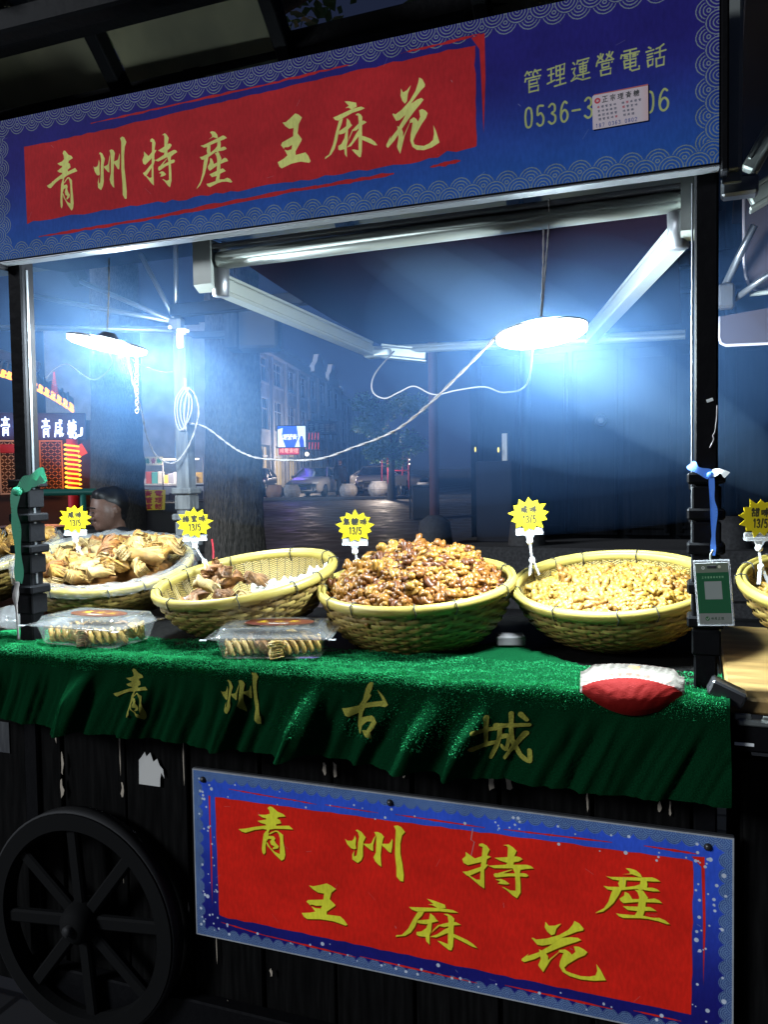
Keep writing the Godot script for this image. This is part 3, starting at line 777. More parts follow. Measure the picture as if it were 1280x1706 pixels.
func pagoda() -> void:
	var gold := glow("gold_lights", Color(1.0, 0.6, 0.16), 2.4)
	var B := Basis(Vector3.UP, 0.72)
	var o := Vector3(-16.6, 0.25, -15.9)
	var b := thing("lit_gatehouse", "old-style shop building with gold-lit curved eaves behind the left post", "building", o, B)
	part("wall", MB.new().box(Vector3(-1.5, 1.4, -2.2), Vector3(6.4, 2.9, 3.6), 0.03), mat("gate_wall", lin(0.07, 0.05, 0.05), 0.8), b)
	# curved eave: tile rows climbing to a ridge, its corner swept down towards the street
	var ev := MB.new()
	var lights := MB.new()
	var lift := func(x: float) -> float: return 3.98 - 0.22 * (x + 1.0) - 0.14 * pow(maxf(x + 1.0, 0.0), 2.0) + 0.05 * pow(maxf(x - 0.4, 0.0), 2.0)
	for i in 24:
		var x0 := -2.6 + i * 0.15
		var y0: float = lift.call(x0)
		var y1: float = lift.call(x0 + 0.148)
		ev.quad(Vector3(x0, y0, 0.5), Vector3(x0 + 0.148, y1, 0.5), Vector3(x0 + 0.148, y1 + 0.5, -0.9), Vector3(x0, y0 + 0.5, -0.9))
		ev.tube([Vector3(x0, y0 + 0.03, 0.52), Vector3(x0, y0 + 0.24, -0.2), Vector3(x0, y0 + 0.55, -0.9)], 0.035, 6)
		for k in 4:
			var u := 0.06 * k
			lights.tube([Vector3(x0 + 0.012 * k, y0 + u, 0.54 - 0.14 * k), Vector3(x0 + 0.13, y1 + u, 0.54 - 0.14 * k)], 0.026 if k else 0.034, 5)
	var rf := part("roof", ev, mat("dark_tile", lin(0.2, 0.13, 0.06), 0.5), b)
	part("light_string", lights, gold, rf)
	part("ridge", MB.new().box(Vector3(-1.2, 4.75, -0.9), Vector3(2.8, 0.3, 0.25), 0.04, Basis(Vector3.BACK, -0.3)), M.dark_tile, rf)
	var orn := MB.new()
	var op := []
	for i in 24:
		op.append(Vector3(0.52 + (0.1 - 0.0038 * i) * (1 if i % 2 else -1), 3.5 + 0.025 * i, 0.3))
	orn.tube(op, 0.016, 5)
	var dr := MB.new()
	var dp := []
	for i in 22:
		dp.append(Vector3(-0.9 + 0.042 * i, 4.0 + 0.07 * sin(i * 1.3) - 0.012 * i, 0.45))
	part("lit_dragon", dr.tube(dp, 0.024, 5), gold, rf)
	part("lit_finial", orn, glow("ember_lights", Color(1.0, 0.3, 0.08), 0.9), rf)
	# blue fascia with white glowing characters
	part("fascia", MB.new().box(Vector3(-1.5, 2.66, -0.32), Vector3(5.6, 0.75, 0.12), 0.02), mat("fascia_blue", lin(0.02, 0.03, 0.12), 0.6), b)
	var wg := glow("white_letters", Color(0.82, 0.88, 1.0), 2.2)
	var keys := ["tang", "gao", "feng", "xian", "gao", "xian", "tang"]
	for i in 7:
		var g := MB.new()
		for s in PEN[keys[i]]:
			var q := []
			for k in range(0, s.size(), 2):
				q.append(Vector3(-1.2 + i * 0.335 + s[k] * 0.0024, 2.93 - s[k + 1] * 0.0055 - 0.012 * i, -0.2))
			g.tube(q, 0.021, 5)
		part("letter", g, wg, b)
	# carved lattice screens and the column wound with yellow light
	var bronze := mat("bronze_lattice", lin(0.5, 0.24, 0.12), 0.4)
	for k in 2:
		var sc := MB.new()
		var cx: float = [-0.72, 0.37][k]
		var nx: int = [4, 6][k]
		for i in nx:
			for j in 16:
				var c := Vector3(cx - 0.043 * (nx - 1) + 0.086 * i, 0.9 + 0.086 * j, -0.24)
				sc.box(c, Vector3(0.078, 0.022, 0.03), 0.0, Basis(Vector3.BACK, 0.7 if (i + j) % 2 else -0.7))
		for s in [-1, 1]:
			sc.box(Vector3(cx + s * (0.043 * nx + 0.02), 1.55, -0.23), Vector3(0.04, 1.44, 0.06))
			sc.box(Vector3(cx, 1.55 + s * 0.71, -0.23), Vector3(0.086 * nx + 0.08, 0.04, 0.06))
		part("lattice_screen", sc, bronze if k == 1 else mat("white_lattice", lin(0.6, 0.58, 0.52), 0.6), b)
	part("red_lintel", MB.new().box(Vector3(-0.72, 2.05, -0.24), Vector3(0.6, 0.24, 0.08), 0.02), mat("red_lacquer", lin(0.4, 0.02, 0.04), 0.5), b)
	part("column", MB.new().lathe([Vector2(0.15, 0.0), Vector2(0.15, 2.3)], 16, Transform3D(Basis.IDENTITY, Vector3(0.92, 0, -0.02))), M.red_lacquer, b)
	var sp := []
	for i in 100:
		var a := i * 0.62
		sp.append(Vector3(0.92 + 0.2 * cos(a), 0.94 + i * 0.0125, 0.0 + 0.2 * sin(a)))
	part("light_coil", MB.new().tube(sp, 0.026, 5), gold, b)
	part("lit_flag", MB.new().box(Vector3(1.15, 2.0, 0.1), Vector3(0.2, 0.3, 0.03), 0.0, Basis(Vector3.BACK, 0.5)), glow("flag_red", Color(1.0, 0.3, 0.05), 0.7), b)
	part("lit_swag", MB.new().tube(curve([Vector3(0.98, 2.32, -0.1), Vector3(1.08, 2.4, -0.05), Vector3(1.16, 2.42, 0.0), Vector3(1.18, 2.62, 0.0)]), 0.03, 6), wg, b)
	add_omni("eave_light", o + B * Vector3(0.2, 2.6, 1.6), Color(1.0, 0.62, 0.4), 2.2, 0.4, 25)

func pavilion() -> void:
	var b := thing("timber_pavilion", "dark timber pavilion behind the stall on a carved stone base", "building", Vector3(0, gy(-7.2), -7.2))
	var wall_m := mat("dark_timber", Color.WHITE, 0.8)
	wall_m.metallic_specular = 0.1
	grain(wall_m, noise_tex(0.02, lin(0.002, 0.0025, 0.003), lin(0.007, 0.008, 0.01), 256, 4, 91), Vector3(3, 0.4, 3), 0.3)
	part("wall", MB.new().box(Vector3(1.7, 2.3, -0.9), Vector3(8.4, 4.6, 0.2)), wall_m, b)
	var stone := mat("carved_stone", Color.WHITE, 0.8)
	grain(stone, noise_tex(0.04, lin(0.012, 0.012, 0.013), lin(0.05, 0.05, 0.053), 256, 5, 92), Vector3(2.2, 2.2, 2.2), 2.0)
	var base := part("stone_base", MB.new().box(Vector3(1.9, 0.33, -0.2), Vector3(8.8, 0.66, 1.5), 0.03), stone, b)
	for i in 14:
		part("carved_panel", MB.new().box(Vector3(-2.2 + i * 0.62, 0.36, 0.565), Vector3(0.54, 0.36, 0.05), 0.02), stone, base)
	var red := mat("red_column", lin(0.1, 0.045, 0.05), 0.6)
	for x in [-2.66, -1.64, 0.35, 2.4]:
		var col := part("column", MB.new().lathe([Vector2(0.0, 0.9), Vector2(0.054, 0.9), Vector2(0.052, 2.5), Vector2(0.05, 4.4)], 18, Transform3D(Basis.IDENTITY, Vector3(x, 0, 0.2))), red if x < -2 else wall_m, b)
		part("plinth", MB.new().lathe([Vector2(0.0, 0.98), Vector2(0.08, 0.97), Vector2(0.17, 0.9), Vector2(0.2, 0.66)], 18, Transform3D(Basis.IDENTITY, Vector3(x, 0, 0.2))), stone, col)
	for i in 8:
		var cx := -2.15 + i * 0.56
		var d := MB.new()
		d.box(Vector3(cx, 1.75, -0.76), Vector3(0.5, 2.1, 0.06), 0.01)
		var dr := part("door_panel", d, wall_m, b)
		var mol := MB.new()
		for s in [-1, 1]:
			mol.box(Vector3(cx + s * 0.2, 1.75, -0.72), Vector3(0.03, 2.0, 0.03))
		for y in [0.8, 1.35, 1.5, 2.7]:
			mol.box(Vector3(cx, y, -0.72), Vector3(0.42, 0.03, 0.03))
		part("moulding", mol, wall_m, dr)
	part("beam", MB.new().box(Vector3(1.7, 3.35, 0.2), Vector3(9.2, 0.35, 0.22), 0.02), wall_m, b)
	var em := MB.new()
	em.lathe([Vector2(0.06, -0.012), Vector2(0.075, 0.0), Vector2(0.06, 0.012)], 20, Transform3D(Basis(Vector3.RIGHT, PI / 2), Vector3(-0.96, 2.0, -0.69)))
	em.lathe([Vector2(0.0, 0.01), Vector2(0.03, 0.0)], 12, Transform3D(Basis(Vector3.RIGHT, PI / 2), Vector3(-0.96, 2.0, -0.68)))
	part("round_plate", em, mat("dull_brass", lin(0.2, 0.22, 0.25), 0.5, 0.6), b)
	# things seen through the gap between the columns
	var gl := thing("glass_case", "narrow lit display case between the pavilion columns", "display case", Vector3(-2.05, gy(-7.2) + 0.66, -7.4))
	part("case_frame", MB.new().box(Vector3(0, 0.45, 0), Vector3(0.4, 0.9, 0.3), 0.01), M.dark_glass, gl)
	part("post", MB.new().box(Vector3(0.12, 0.95, 0.1), Vector3(0.06, 0.5, 0.05), 0.005), M.white_cloth, gl)
	part("small_lamp", MB.new().blob(Vector3(0.06, 1.02, 0.17), Vector3(0.012, 0.03, 0.012)), glow("small_yellow", Color(1.0, 0.9, 0.4), 1.0), gl)
	part("small_light", MB.new().blob(Vector3(-0.2, 1.03, 0.17), Vector3(0.01, 0.03, 0.01)), M.small_yellow, gl)

func bark() -> StandardMaterial3D:
	if not M.has("bark"):
		var m := mat("bark", Color.WHITE, 0.9)
		grain(m, noise_tex(0.03, lin(0.02, 0.018, 0.016), lin(0.14, 0.125, 0.11), 512, 5, 95), Vector3(5, 1.1, 5), 4.0)
	return M.bark

func trunk_mesh(h: float, r0: float, r1: float, n: int, rings: int, lean: Vector3) -> MB:
	var g := MB.new()
	var prev := []
	for j in rings + 1:
		var t := float(j) / rings
		var ring := []
		for k in n:
			var a := TAU * k / n
			var ridge := absf(noise.get_noise_3d(cos(a) * 5.0, t * h * 0.7, sin(a) * 5.0)) * 0.15 + absf(noise.get_noise_3d(cos(a) * 13.0, t * h * 2.3, sin(a) * 13.0)) * 0.16
			var r := lerpf(r0, r1, t) * (1.0 + 0.35 * pow(1.0 - t, 8.0)) * (0.93 + ridge)
			ring.append(lean * t * t + Vector3(cos(a) * r, h * t, sin(a) * r))
		if j > 0:
			for k in n:
				var k2 := (k + 1) % n
				g.quad(prev[k2], prev[k], ring[k], ring[k2])
		prev = ring
	return g

func leaf_mesh() -> ArrayMesh:
	var g := MB.new()
	g.tri(Vector3(0, 0, 0), Vector3(0.3, 0.45, 0.06), Vector3(0, 1, 0))
	g.tri(Vector3(0, 0, 0), Vector3(0, 1, 0), Vector3(-0.3, 0.45, 0.06))
	return g.done()

func crown(o: Node3D, clumps: Array, n: int, size: float, m: Material) -> void:
	var mm := MultiMesh.new()
	mm.transform_format = MultiMesh.TRANSFORM_3D
	mm.mesh = leaf_mesh()
	mm.instance_count = n
	for i in n:
		var c: Array = clumps[i % clumps.size()]
		var d := Vector3(rng.randfn(), rng.randfn(), rng.randfn()).normalized() * pow(rng.randf(), 0.45)
		var q := Quaternion.from_euler(Vector3(rng.randf() * TAU, rng.randf() * TAU, rng.randf() * TAU))
		mm.set_instance_transform(i, Transform3D(Basis(q).scaled(Vector3.ONE * size * rng.randf_range(0.6, 1.3)), c[0] + d * c[1]))
	var k := MultiMeshInstance3D.new()
	k.name = "crown"
	k.multimesh = mm
	k.material_override = m
	k.set_meta("kind", "stuff")
	o.add_child(k, true)

func trees() -> void:
	var leaf := mat("leaf", lin(0.04, 0.085, 0.035), 0.6)
	leaf.backlight_enabled = true
	leaf.backlight = lin(0.05, 0.1, 0.03)
	var t := thing("street_tree", "thick rough-barked tree trunk standing just behind the stall", "tree", Vector3(-2.94, 0, -3.22))
	part("trunk", trunk_mesh(4.6, 0.195, 0.165, 120, 90, Vector3(0.1, 0, 0.05)), bark(), t)
	var cl := []
	for i in 16:
		cl.append([Vector3(rng.randf_range(-2.0, 1.6), 5.2 + rng.randf_range(-0.5, 1.6), rng.randf_range(-1.8, 1.0)), Vector3(0.8, 0.5, 0.8)])
	var lb := MB.new()
	for i in 5:
		var e: Vector3 = cl[i][0]
		lb.tube([Vector3(0.1, 4.4, 0.05), Vector3(0.1, 4.6, 0.05).lerp(e, 0.5) + Vector3(0, 0.2, 0), e], [0.12, 0.07, 0.03], 7)
	part("limb", lb, bark(), t)
	crown(t, cl, 5200, 0.13, leaf)
	var t2 := thing("street_tree", "darker tree trunk behind the seated person, half lost in the haze", "tree", Vector3(-5.62, 0, -5.38))
	part("trunk", trunk_mesh(5.2, 0.27, 0.23, 40, 30, Vector3(0.1, 0, 0)), bark(), t2)
	cl = []
	for i in 12:
		cl.append([Vector3(rng.randf_range(-1.6, 1.6), 5.9 + rng.randf_range(-0.5, 1.6), rng.randf_range(-1.5, 1.5)), Vector3(0.8, 0.6, 0.8)])
	crown(t2, cl, 3600, 0.14, leaf)
	var t3 := thing("street_tree", "leafy green tree at the far kerb in front of the low shop building", "tree", Vector3(-11.6, gy(-30.2), -30.2))
	part("trunk", trunk_mesh(2.2, 0.16, 0.1, 20, 10, Vector3(0.1, 0, 0)), bark(), t3)
	cl = []
	for i in 22:
		var a := rng.randf() * TAU
		var rr := rng.randf_range(0.2, 1.35)
		cl.append([Vector3(cos(a) * rr, rng.randf_range(1.5, 4.1), sin(a) * rr), Vector3(0.55, 0.4, 0.55)])
	lb = MB.new()
	for i in 8:
		var e: Vector3 = cl[i][0]
		lb.tube([Vector3(0.08, 1.7, 0), Vector3(0.1, 2.0, 0).lerp(e, 0.5), e], [0.07, 0.04, 0.015], 6)
	part("limb", lb, bark(), t3)
	crown(t3, cl, 9000, 0.14, leaf)

func roof() -> void:
	var b := thing("canopy_roof", "lean-to canopy roof of olive sheets on dark beams above the header sign", "roof")
	for i in 6:
		for j in 2:
			if (i + j * 2) % 5 == 3:
				continue
			part("roof_sheet", MB.new().box(Vector3(-2.9 + i * 0.66, 3.0 - 0.42 * j, -0.66 - 0.46 * j), Vector3(0.63, 0.012, 0.6), 0.0, Basis(Vector3.RIGHT, -0.75)), M.roof_sheet, b)
	for q in [[-0.86, 2.86], [-1.3, 2.9], [-0.36, 2.82], [-0.7, 2.66], [-0.6, 2.95]]:
		part("beam", MB.new().box(Vector3(-1.2, q[1], q[0]), Vector3(4.4, 0.075, 0.07), 0.008, Basis(Vector3.BACK, 0.012 * sin(q[0] * 20.0))), M.black_paint, b)
	for i in 5:
		part("rafter", MB.new().box(Vector3(-2.57 + i * 0.66, 2.74, -0.86), Vector3(0.05, 0.07, 1.3), 0.005, Basis(Vector3.RIGHT, -0.75)), M.black_paint, b)
	for x in [-1.64, -0.62]:
		part("post", MB.new().box(Vector3(x, 2.62, -0.86), Vector3(0.075, 0.6, 0.075), 0.006), M.black_paint, b)
	part("lower_rail", MB.new().box(Vector3(-1.2, 2.6, -0.9), Vector3(4.4, 0.06, 0.05), 0.006), M.grey_wood, b)
	var f := thing("hanging_foliage", "dark clump of leaves hanging at the upper left under the canopy roof", "plant", Vector3(-1.95, 2.93, -0.42))
	part("stem", MB.new().tube([Vector3(-0.3, 0.1, 0), Vector3(0, 0.04, -0.02), Vector3(0.35, 0.1, -0.1)], 0.012, 6), bark(), f)
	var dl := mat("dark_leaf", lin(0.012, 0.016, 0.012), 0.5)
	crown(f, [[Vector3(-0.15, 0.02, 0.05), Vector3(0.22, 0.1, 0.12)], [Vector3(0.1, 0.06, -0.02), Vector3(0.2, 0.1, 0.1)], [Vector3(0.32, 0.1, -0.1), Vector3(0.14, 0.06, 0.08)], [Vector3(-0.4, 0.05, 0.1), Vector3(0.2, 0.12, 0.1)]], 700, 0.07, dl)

# ---------------------------------------------------------------- the stall: cart, signs, awnings, cloth
func notched_post(c: Node3D, x: float, z: float, w: float, top: float, m: Material, blocks: Array) -> void:
	var p := part("post", MB.new().box(Vector3(x, top / 2, z), Vector3(w, top, w), 0.004), m, c)
	for y in blocks:
		part("collar_block", MB.new().box(Vector3(x, y, z), Vector3(w + 0.026, 0.022, w + 0.026), 0.004), m, p)
		part("spacer_block", MB.new().box(Vector3(x + 0.001, y - 0.04, z), Vector3(w + 0.01, 0.05, w + 0.01), 0.003), m, p)

func cart() -> void:
	var c := thing("market_cart", "black wooden market cart with plank front, spoked wheel and four notched posts", "cart")
	notched_post(c, -1.6515, -0.0175, 0.046, 2.33, M.black_paint, [1.405, 1.315, 1.232, 1.125])
	notched_post(c, 0.0255, -0.0175, 0.043, 2.33, M.black_paint, [1.397, 1.328, 1.262, 1.185, 1.12])
	notched_post(c, -1.632, -0.72, 0.05, 1.9, M.grey_wood, [1.37, 1.28, 1.19, 1.1])
	notched_post(c, 0.03, -0.72, 0.05, 1.9, M.black_paint, [1.37, 1.28, 1.19, 1.1])
	part("tabletop", MB.new().box(Vector3(-0.81, 0.965, -0.34), Vector3(1.74, 0.036, 0.82), 0.005), M.plank_1, c)
	part("top_rail", MB.new().box(Vector3(-0.81, 0.915, 0.03), Vector3(1.72, 0.06, 0.03), 0.004), M.black_paint, c)
	part("bottom_rail", MB.new().box(Vector3(-0.81, 0.09, 0.012), Vector3(1.72, 0.09, 0.04), 0.004), M.black_paint, c)
	part("side_panel", MB.new().box(Vector3(-1.66, 0.5, -0.36), Vector3(0.02, 0.86, 0.66), 0.003), M.plank_2, c)
	part("side_panel", MB.new().box(Vector3(0.036, 0.5, -0.36), Vector3(0.02, 0.86, 0.66), 0.003), M.plank_0, c)
	part("back_panel", MB.new().box(Vector3(-0.81, 0.5, -0.7), Vector3(1.66, 0.86, 0.02), 0.003), M.plank_1, c)
	var seams := [-1.755, -1.556, -1.353, -1.164, -0.965, -0.775, -0.58, -0.385, -0.19, 0.003]
	for i in range(1, seams.size()):
		var w: float = seams[i] - seams[i - 1] - 0.007
		var x: float = (seams[i] + seams[i - 1]) / 2
		if i == 1:
			w -= 0.07
			x += 0.035
		part("plank", MB.new().box(Vector3(x, 0.5, -0.012 - 0.003 * (i % 3)), Vector3(w, 0.84, 0.02), 0.003, Basis(Vector3.BACK, rng.randf_range(-0.003, 0.003))), M["plank_%d" % (i % 3)], c)
	# worn edges where the paint has come off down to pale wood
	for q in [[-1.566, 0.755, 0.006, 0.1], [-1.548, 0.67, 0.014, 0.09], [-1.551, 0.6, 0.018, 0.06], [-1.362, 0.72, 0.006, 0.14], [-1.357, 0.62, 0.014, 0.05], [-1.172, 0.71, 0.005, 0.12], [-0.79, 0.742, 0.016, 0.045], [-0.765, 0.742, 0.014, 0.045], [-0.597, 0.755, 0.01, 0.03], [-0.4, 0.755, 0.02, 0.05], [-0.36, 0.76, 0.022, 0.05], [-0.2, 0.74, 0.006, 0.05], [-0.06, 0.745, 0.012, 0.03], [-0.04, 0.745, 0.01, 0.035], [-1.362, 0.4, 0.004, 0.05], [-1.168, 0.35, 0.005, 0.03], [-0.94, 0.23, 0.01, 0.025], [-1.09, 0.28, 0.004, 0.12], [-1.06, 0.12, 0.012, 0.04]]:
		var pts := PackedVector2Array()
		for k in 9:
			var a := TAU * k / 9
			pts.append(Vector2(cos(a) * q[2] * 0.5 * rng.randf_range(0.2, 1.1), sin(a) * q[3] * 0.5 * rng.randf_range(0.5, 1.05)))
		part("bare_patch", MB.new().prism(pts, 0.0016, Transform3D(Basis.IDENTITY, Vector3(q[0], q[1], 0.0035))), M.bare_wood, c)
	# wheel: rim, eight spokes, hub, iron band
	var wx := Transform3D(Basis(Vector3.BACK, 0.1), Vector3(-1.452, 0.292, 0.052))
	var wm := mat("wheel_paint", lin(0.003, 0.0031, 0.0031), 0.8)
	wm.metallic_specular = 0.25
	var R := Transform3D(Basis(Vector3.RIGHT, PI / 2), Vector3.ZERO)
	var wh := part("wheel", MB.new().flat().lathe([Vector2(0.24, -0.024), Vector2(0.281, -0.024), Vector2(0.281, 0.024), Vector2(0.24, 0.024), Vector2(0.235, 0.0), Vector2(0.24, -0.024)], 96, R), wm, c, wx)
	part("iron_band", MB.new().lathe([Vector2(0.282, -0.02), Vector2(0.287, -0.02), Vector2(0.287, 0.02), Vector2(0.282, 0.02)], 64, R), mat("iron_band", lin(0.012, 0.012, 0.012), 0.7, 0.3), wh)
	for i in 8:
		var a := TAU * i / 8
		var d := Vector3(cos(a), sin(a), 0)
		part("spoke", MB.new().bar(d * 0.04, d * 0.243, 0.034, 0.022, 0.005, Vector3(-d.y, d.x, 0)), wm, wh)
	part("hub", MB.new().lathe([Vector2(0.0, -0.045), Vector2(0.045, -0.04), Vector2(0.055, 0.0), Vector2(0.045, 0.035), Vector2(0.03, 0.05), Vector2(0.0, 0.052)], 24, R), wm, wh)
	part("axle_cap", MB.new().lathe([Vector2(0.014, 0.05), Vector2(0.014, 0.062), Vector2(0.0, 0.064)], 12, R), M.iron_band, wh)
	var np := PackedVector2Array()
	for q in [[0, 0], [38, 0], [38.5, 9], [41, 16], [46, 10], [44, 20], [38, 24], [34, 31], [27, 27], [22, 37], [15, 32], [12, 37], [6, 31], [1, 27]]:
		np.append(Vector2(q[0], q[1]) * 0.00175 * Vector2(0.95, 1.3))
	single("paper_remnant", MB.new().prism(np, 0.0012, Transform3D(Basis.IDENTITY, Vector3(-1.305, 0.645, 0.0045))), M.torn_paper, "torn white paper remnant stuck on the black planks above the wheel", "paper")

func dome_line(along: float, depth: float, p: float) -> float:
	# overlapping rings of the wave border: 1 on a line, 0 between, -1 outside
	var r := p * 0.52
	var k := along / p
	var dx: float = (k - roundf(k)) * p
	var dist := Vector2(dx, depth).length()
	if dist > r:
		dx = (k - 0.5 - roundf(k - 0.5)) * p
		dist = Vector2(dx, depth - p * 0.36).length()
		if dist > r or depth < 0.0:
			return -1.0
	var f := fmod(dist / r * 4.0 + 0.3, 1.0)
	return 1.0 if f > 0.66 else 0.0

func header_sign() -> void:
	var x0 := -1.668
	var y0 := 1.975
	var W := 1.716
	var H := 0.352
	var pic := Pic.new(1716, 352, Color.BLACK)
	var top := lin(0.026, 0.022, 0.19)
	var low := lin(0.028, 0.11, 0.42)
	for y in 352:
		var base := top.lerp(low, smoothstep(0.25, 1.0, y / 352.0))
		for x in 1716:
			var c := base
			var v := -1.0
			if y > 308:
				v = dome_line(x, 351 - y, 48)
			elif y < 44:
				v = dome_line(x, y, 48)
			if v < 0.0 and x > 1672:
				v = dome_line(y, 1715 - x, 48)
			elif v < 0.0 and x < 44:
				v = dome_line(y, x, 48)
			if v > 0.5:
				c = lin(0.22, 0.27, 0.28)
			pic.px(x, y, c)
	# red field with rough brush edges and broken red strokes
	var red := lin(0.54, 0.026, 0.03)
	var poly := PackedVector2Array()
	for i in 60:
		poly.append(Vector2(92 + i * 19.8, 76 - 26 * smoothstep(0, 59, i) + 4.0 * noise.get_noise_1d(i * 7.3)))
	for i in 12:
		poly.append(Vector2(1258 + 5.0 * noise.get_noise_1d(i * 3.1 + 50), 54 + i * 18))
	for i in 60:
		poly.append(Vector2(1256 - i * 19.7, 264 + 14 * absf(noise.get_noise_1d(i * 0.9 + 90)) + 4 * noise.get_noise_1d(i * 7.0) + (0 if i > 3 else -12)))
	pic.poly(poly, red)
	var strokes := [[130, 306, 560, 300, 5.0], [420, 302, 900, 284, 6.0], [860, 288, 1080, 282, 6.0], [1160, 281, 1225, 276, 6.0], [300, 52, 760, 44, 3.5], [700, 46, 1000, 38, 3.0], [1150, 36, 1270, 30, 4.0], [1100, 36, 1180, 34, 2.5]]
	for s in strokes:
		var up := PackedVector2Array()
		var dn := PackedVector2Array()
		for i in 25:
			var t := i / 24.0
			var x: float = lerpf(s[0], s[2], t)
			var y: float = lerpf(s[1], s[3], t)
			var k: float = s[4] * (0.55 + 0.9 * absf(noise.get_noise_1d(x * 0.03 + y))) * sin(PI * clampf(t, 0.02, 0.98)) ** 0.4
			up.append(Vector2(x, y - k + 3 * noise.get_noise_1d(x * 0.05)))
			dn.append(Vector2(x, y + k + 3 * noise.get_noise_1d(x * 0.07 + 9)))
		dn.reverse()
		up.append_array(dn)
		pic.poly(up, red)
	pic.poly(PackedVector2Array([Vector2(1250, 34), Vector2(1278, 30), Vector2(1279, 120), Vector2(1274, 230), Vector2(1270, 120), Vector2(1267, 60)]), red)
	var put := [["qing", -1.508, 2.073, -1.412, 2.223], ["zhou", -1.364, 2.081, -1.265, 2.23], ["te", -1.221, 2.091, -1.123, 2.219], ["chan", -1.074, 2.077, -0.978, 2.203], ["wang", -0.862, 2.093, -0.781, 2.208], ["ma", -0.747, 2.09, -0.624, 2.214], ["hua", -0.604, 2.083, -0.487, 2.234]]
	for q in put:
		pic.brush(BRUSH[q[0]], Rect2((q[1] - x0) * 1000, (y0 + H - q[4]) * 1000, (q[3] - q[1]) * 1000, (q[4] - q[2]) * 1000), lin(0.84, 0.84, 0.24))
	var yel := lin(0.5, 0.54, 0.2)
	var names := ["guan", "li", "yun", "ying", "dian", "hua"]
	for i in 6:
		pic.write(PEN[names[i]], Rect2((-0.312 + i * 0.0462 - x0) * 1000, (y0 + H - 2.214 + 0.002 * absi(i - 3)) * 1000, 37, 46 - i * 0.6), 1.7, yel, false, 0.1)
	var num := "0536-3"
	for i in 6:
		pic.write(PEN[num[i]], Rect2((-0.311 + i * 0.0232 - x0) * 1000, (y0 + H - 2.135) * 1000, 17, 42), 2.0, yel, num[i] != "-", 0.0)
	for i in 2:
		pic.write(PEN["06"[i]], Rect2((-0.0845 + i * 0.0262 - x0) * 1000, (y0 + H - 2.127) * 1000, 20, 43), 2.0, yel, true, 0.0)
	pic.grime(noise)
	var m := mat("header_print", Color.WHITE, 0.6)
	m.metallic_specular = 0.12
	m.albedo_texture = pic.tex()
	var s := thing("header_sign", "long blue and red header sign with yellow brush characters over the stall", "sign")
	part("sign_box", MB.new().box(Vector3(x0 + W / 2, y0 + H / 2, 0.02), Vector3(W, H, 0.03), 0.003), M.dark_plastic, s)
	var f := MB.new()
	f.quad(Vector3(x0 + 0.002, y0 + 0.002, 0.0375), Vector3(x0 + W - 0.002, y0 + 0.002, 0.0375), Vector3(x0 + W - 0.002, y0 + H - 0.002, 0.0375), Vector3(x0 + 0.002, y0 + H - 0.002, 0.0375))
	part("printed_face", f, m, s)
	part("bottom_trim", MB.new().box(Vector3(x0 + W / 2, y0 - 0.003, 0.02), Vector3(W, 0.004, 0.034), 0.001), M.steel, s)
	part("end_cap", MB.new().box(Vector3(x0 + W + 0.008, y0 + H / 2, 0.015), Vector3(0.014, H + 0.03, 0.05), 0.003), M.black_paint, s)
	part("end_cap", MB.new().box(Vector3(x0 - 0.008, y0 + H / 2, 0.015), Vector3(0.014, H + 0.03, 0.05), 0.003), M.black_paint, s)
	# advertising sticker over part of the telephone number
	var sp := Pic.new(256, 176, lin(0.6, 0.5, 0.52))
	for y in 176:
		for x in range(222, 256):
			sp.px(x, y, lin(0.62, 0.36, 0.34), (x - 222) / 60.0)
	sp.poly(PackedVector2Array([Vector2(0, 0), Vector2(256, 0), Vector2(256, 7), Vector2(0, 7)]), lin(0.45, 0.1, 0.1))
	sp.dot(Vector2(24, 36), 14, lin(0.5, 0.03, 0.05))
	sp.dot(Vector2(24, 36), 6, lin(0.6, 0.4, 0.4))
	var heads := ["zheng", "zong", "li", "gao", "tang"]
	for i in 5:
		sp.write(PEN[heads[i]], Rect2(46 + i * 36, 18, 27, 32), 1.9, lin(0.03, 0.03, 0.03))
	var small := ["xian", "mi", "feng", "li", "wei", "tian", "guan", "gao"]
	for row in 4:
		for i in 11 - row % 2:
			if i == 5 or (row > 1 and i > 8):
				continue
			sp.write(PEN[small[(i * 3 + row) % 8]], Rect2(22 + i * 19 + row * 2, 62 + row * 20, 12, 12), 0.9, lin(0.1, 0.1, 0.13) if (row + i) % 7 else lin(0.4, 0.06, 0.08))
	var phone := "187 0363 0802"
	for i in phone.length():
		if phone[i] != " ":
			sp.write(PEN[phone[i]], Rect2(14 + i * 15, 148, 10, 19), 1.3, lin(0.05, 0.07, 0.25), true)
	var sm := mat("sticker_print", Color.WHITE, 0.5)
	sm.albedo_texture = sp.tex()
	var st := MB.new()
	st.prism(PackedVector2Array([Vector2(-0.051, -0.033), Vector2(0.051, -0.033), Vector2(0.0515, 0.034), Vector2(-0.047, 0.033), Vector2(-0.051, 0.029)]), 0.0012, Transform3D.IDENTITY, Rect2(-0.051, -0.034, 0.1025, 0.068))
	single("paper_sticker", st, sm, "small pink advertising sticker covering part of the telephone number", "sticker", Transform3D(Basis(Vector3.BACK, 0.015), Vector3(-0.129, 2.104, 0.0395)))

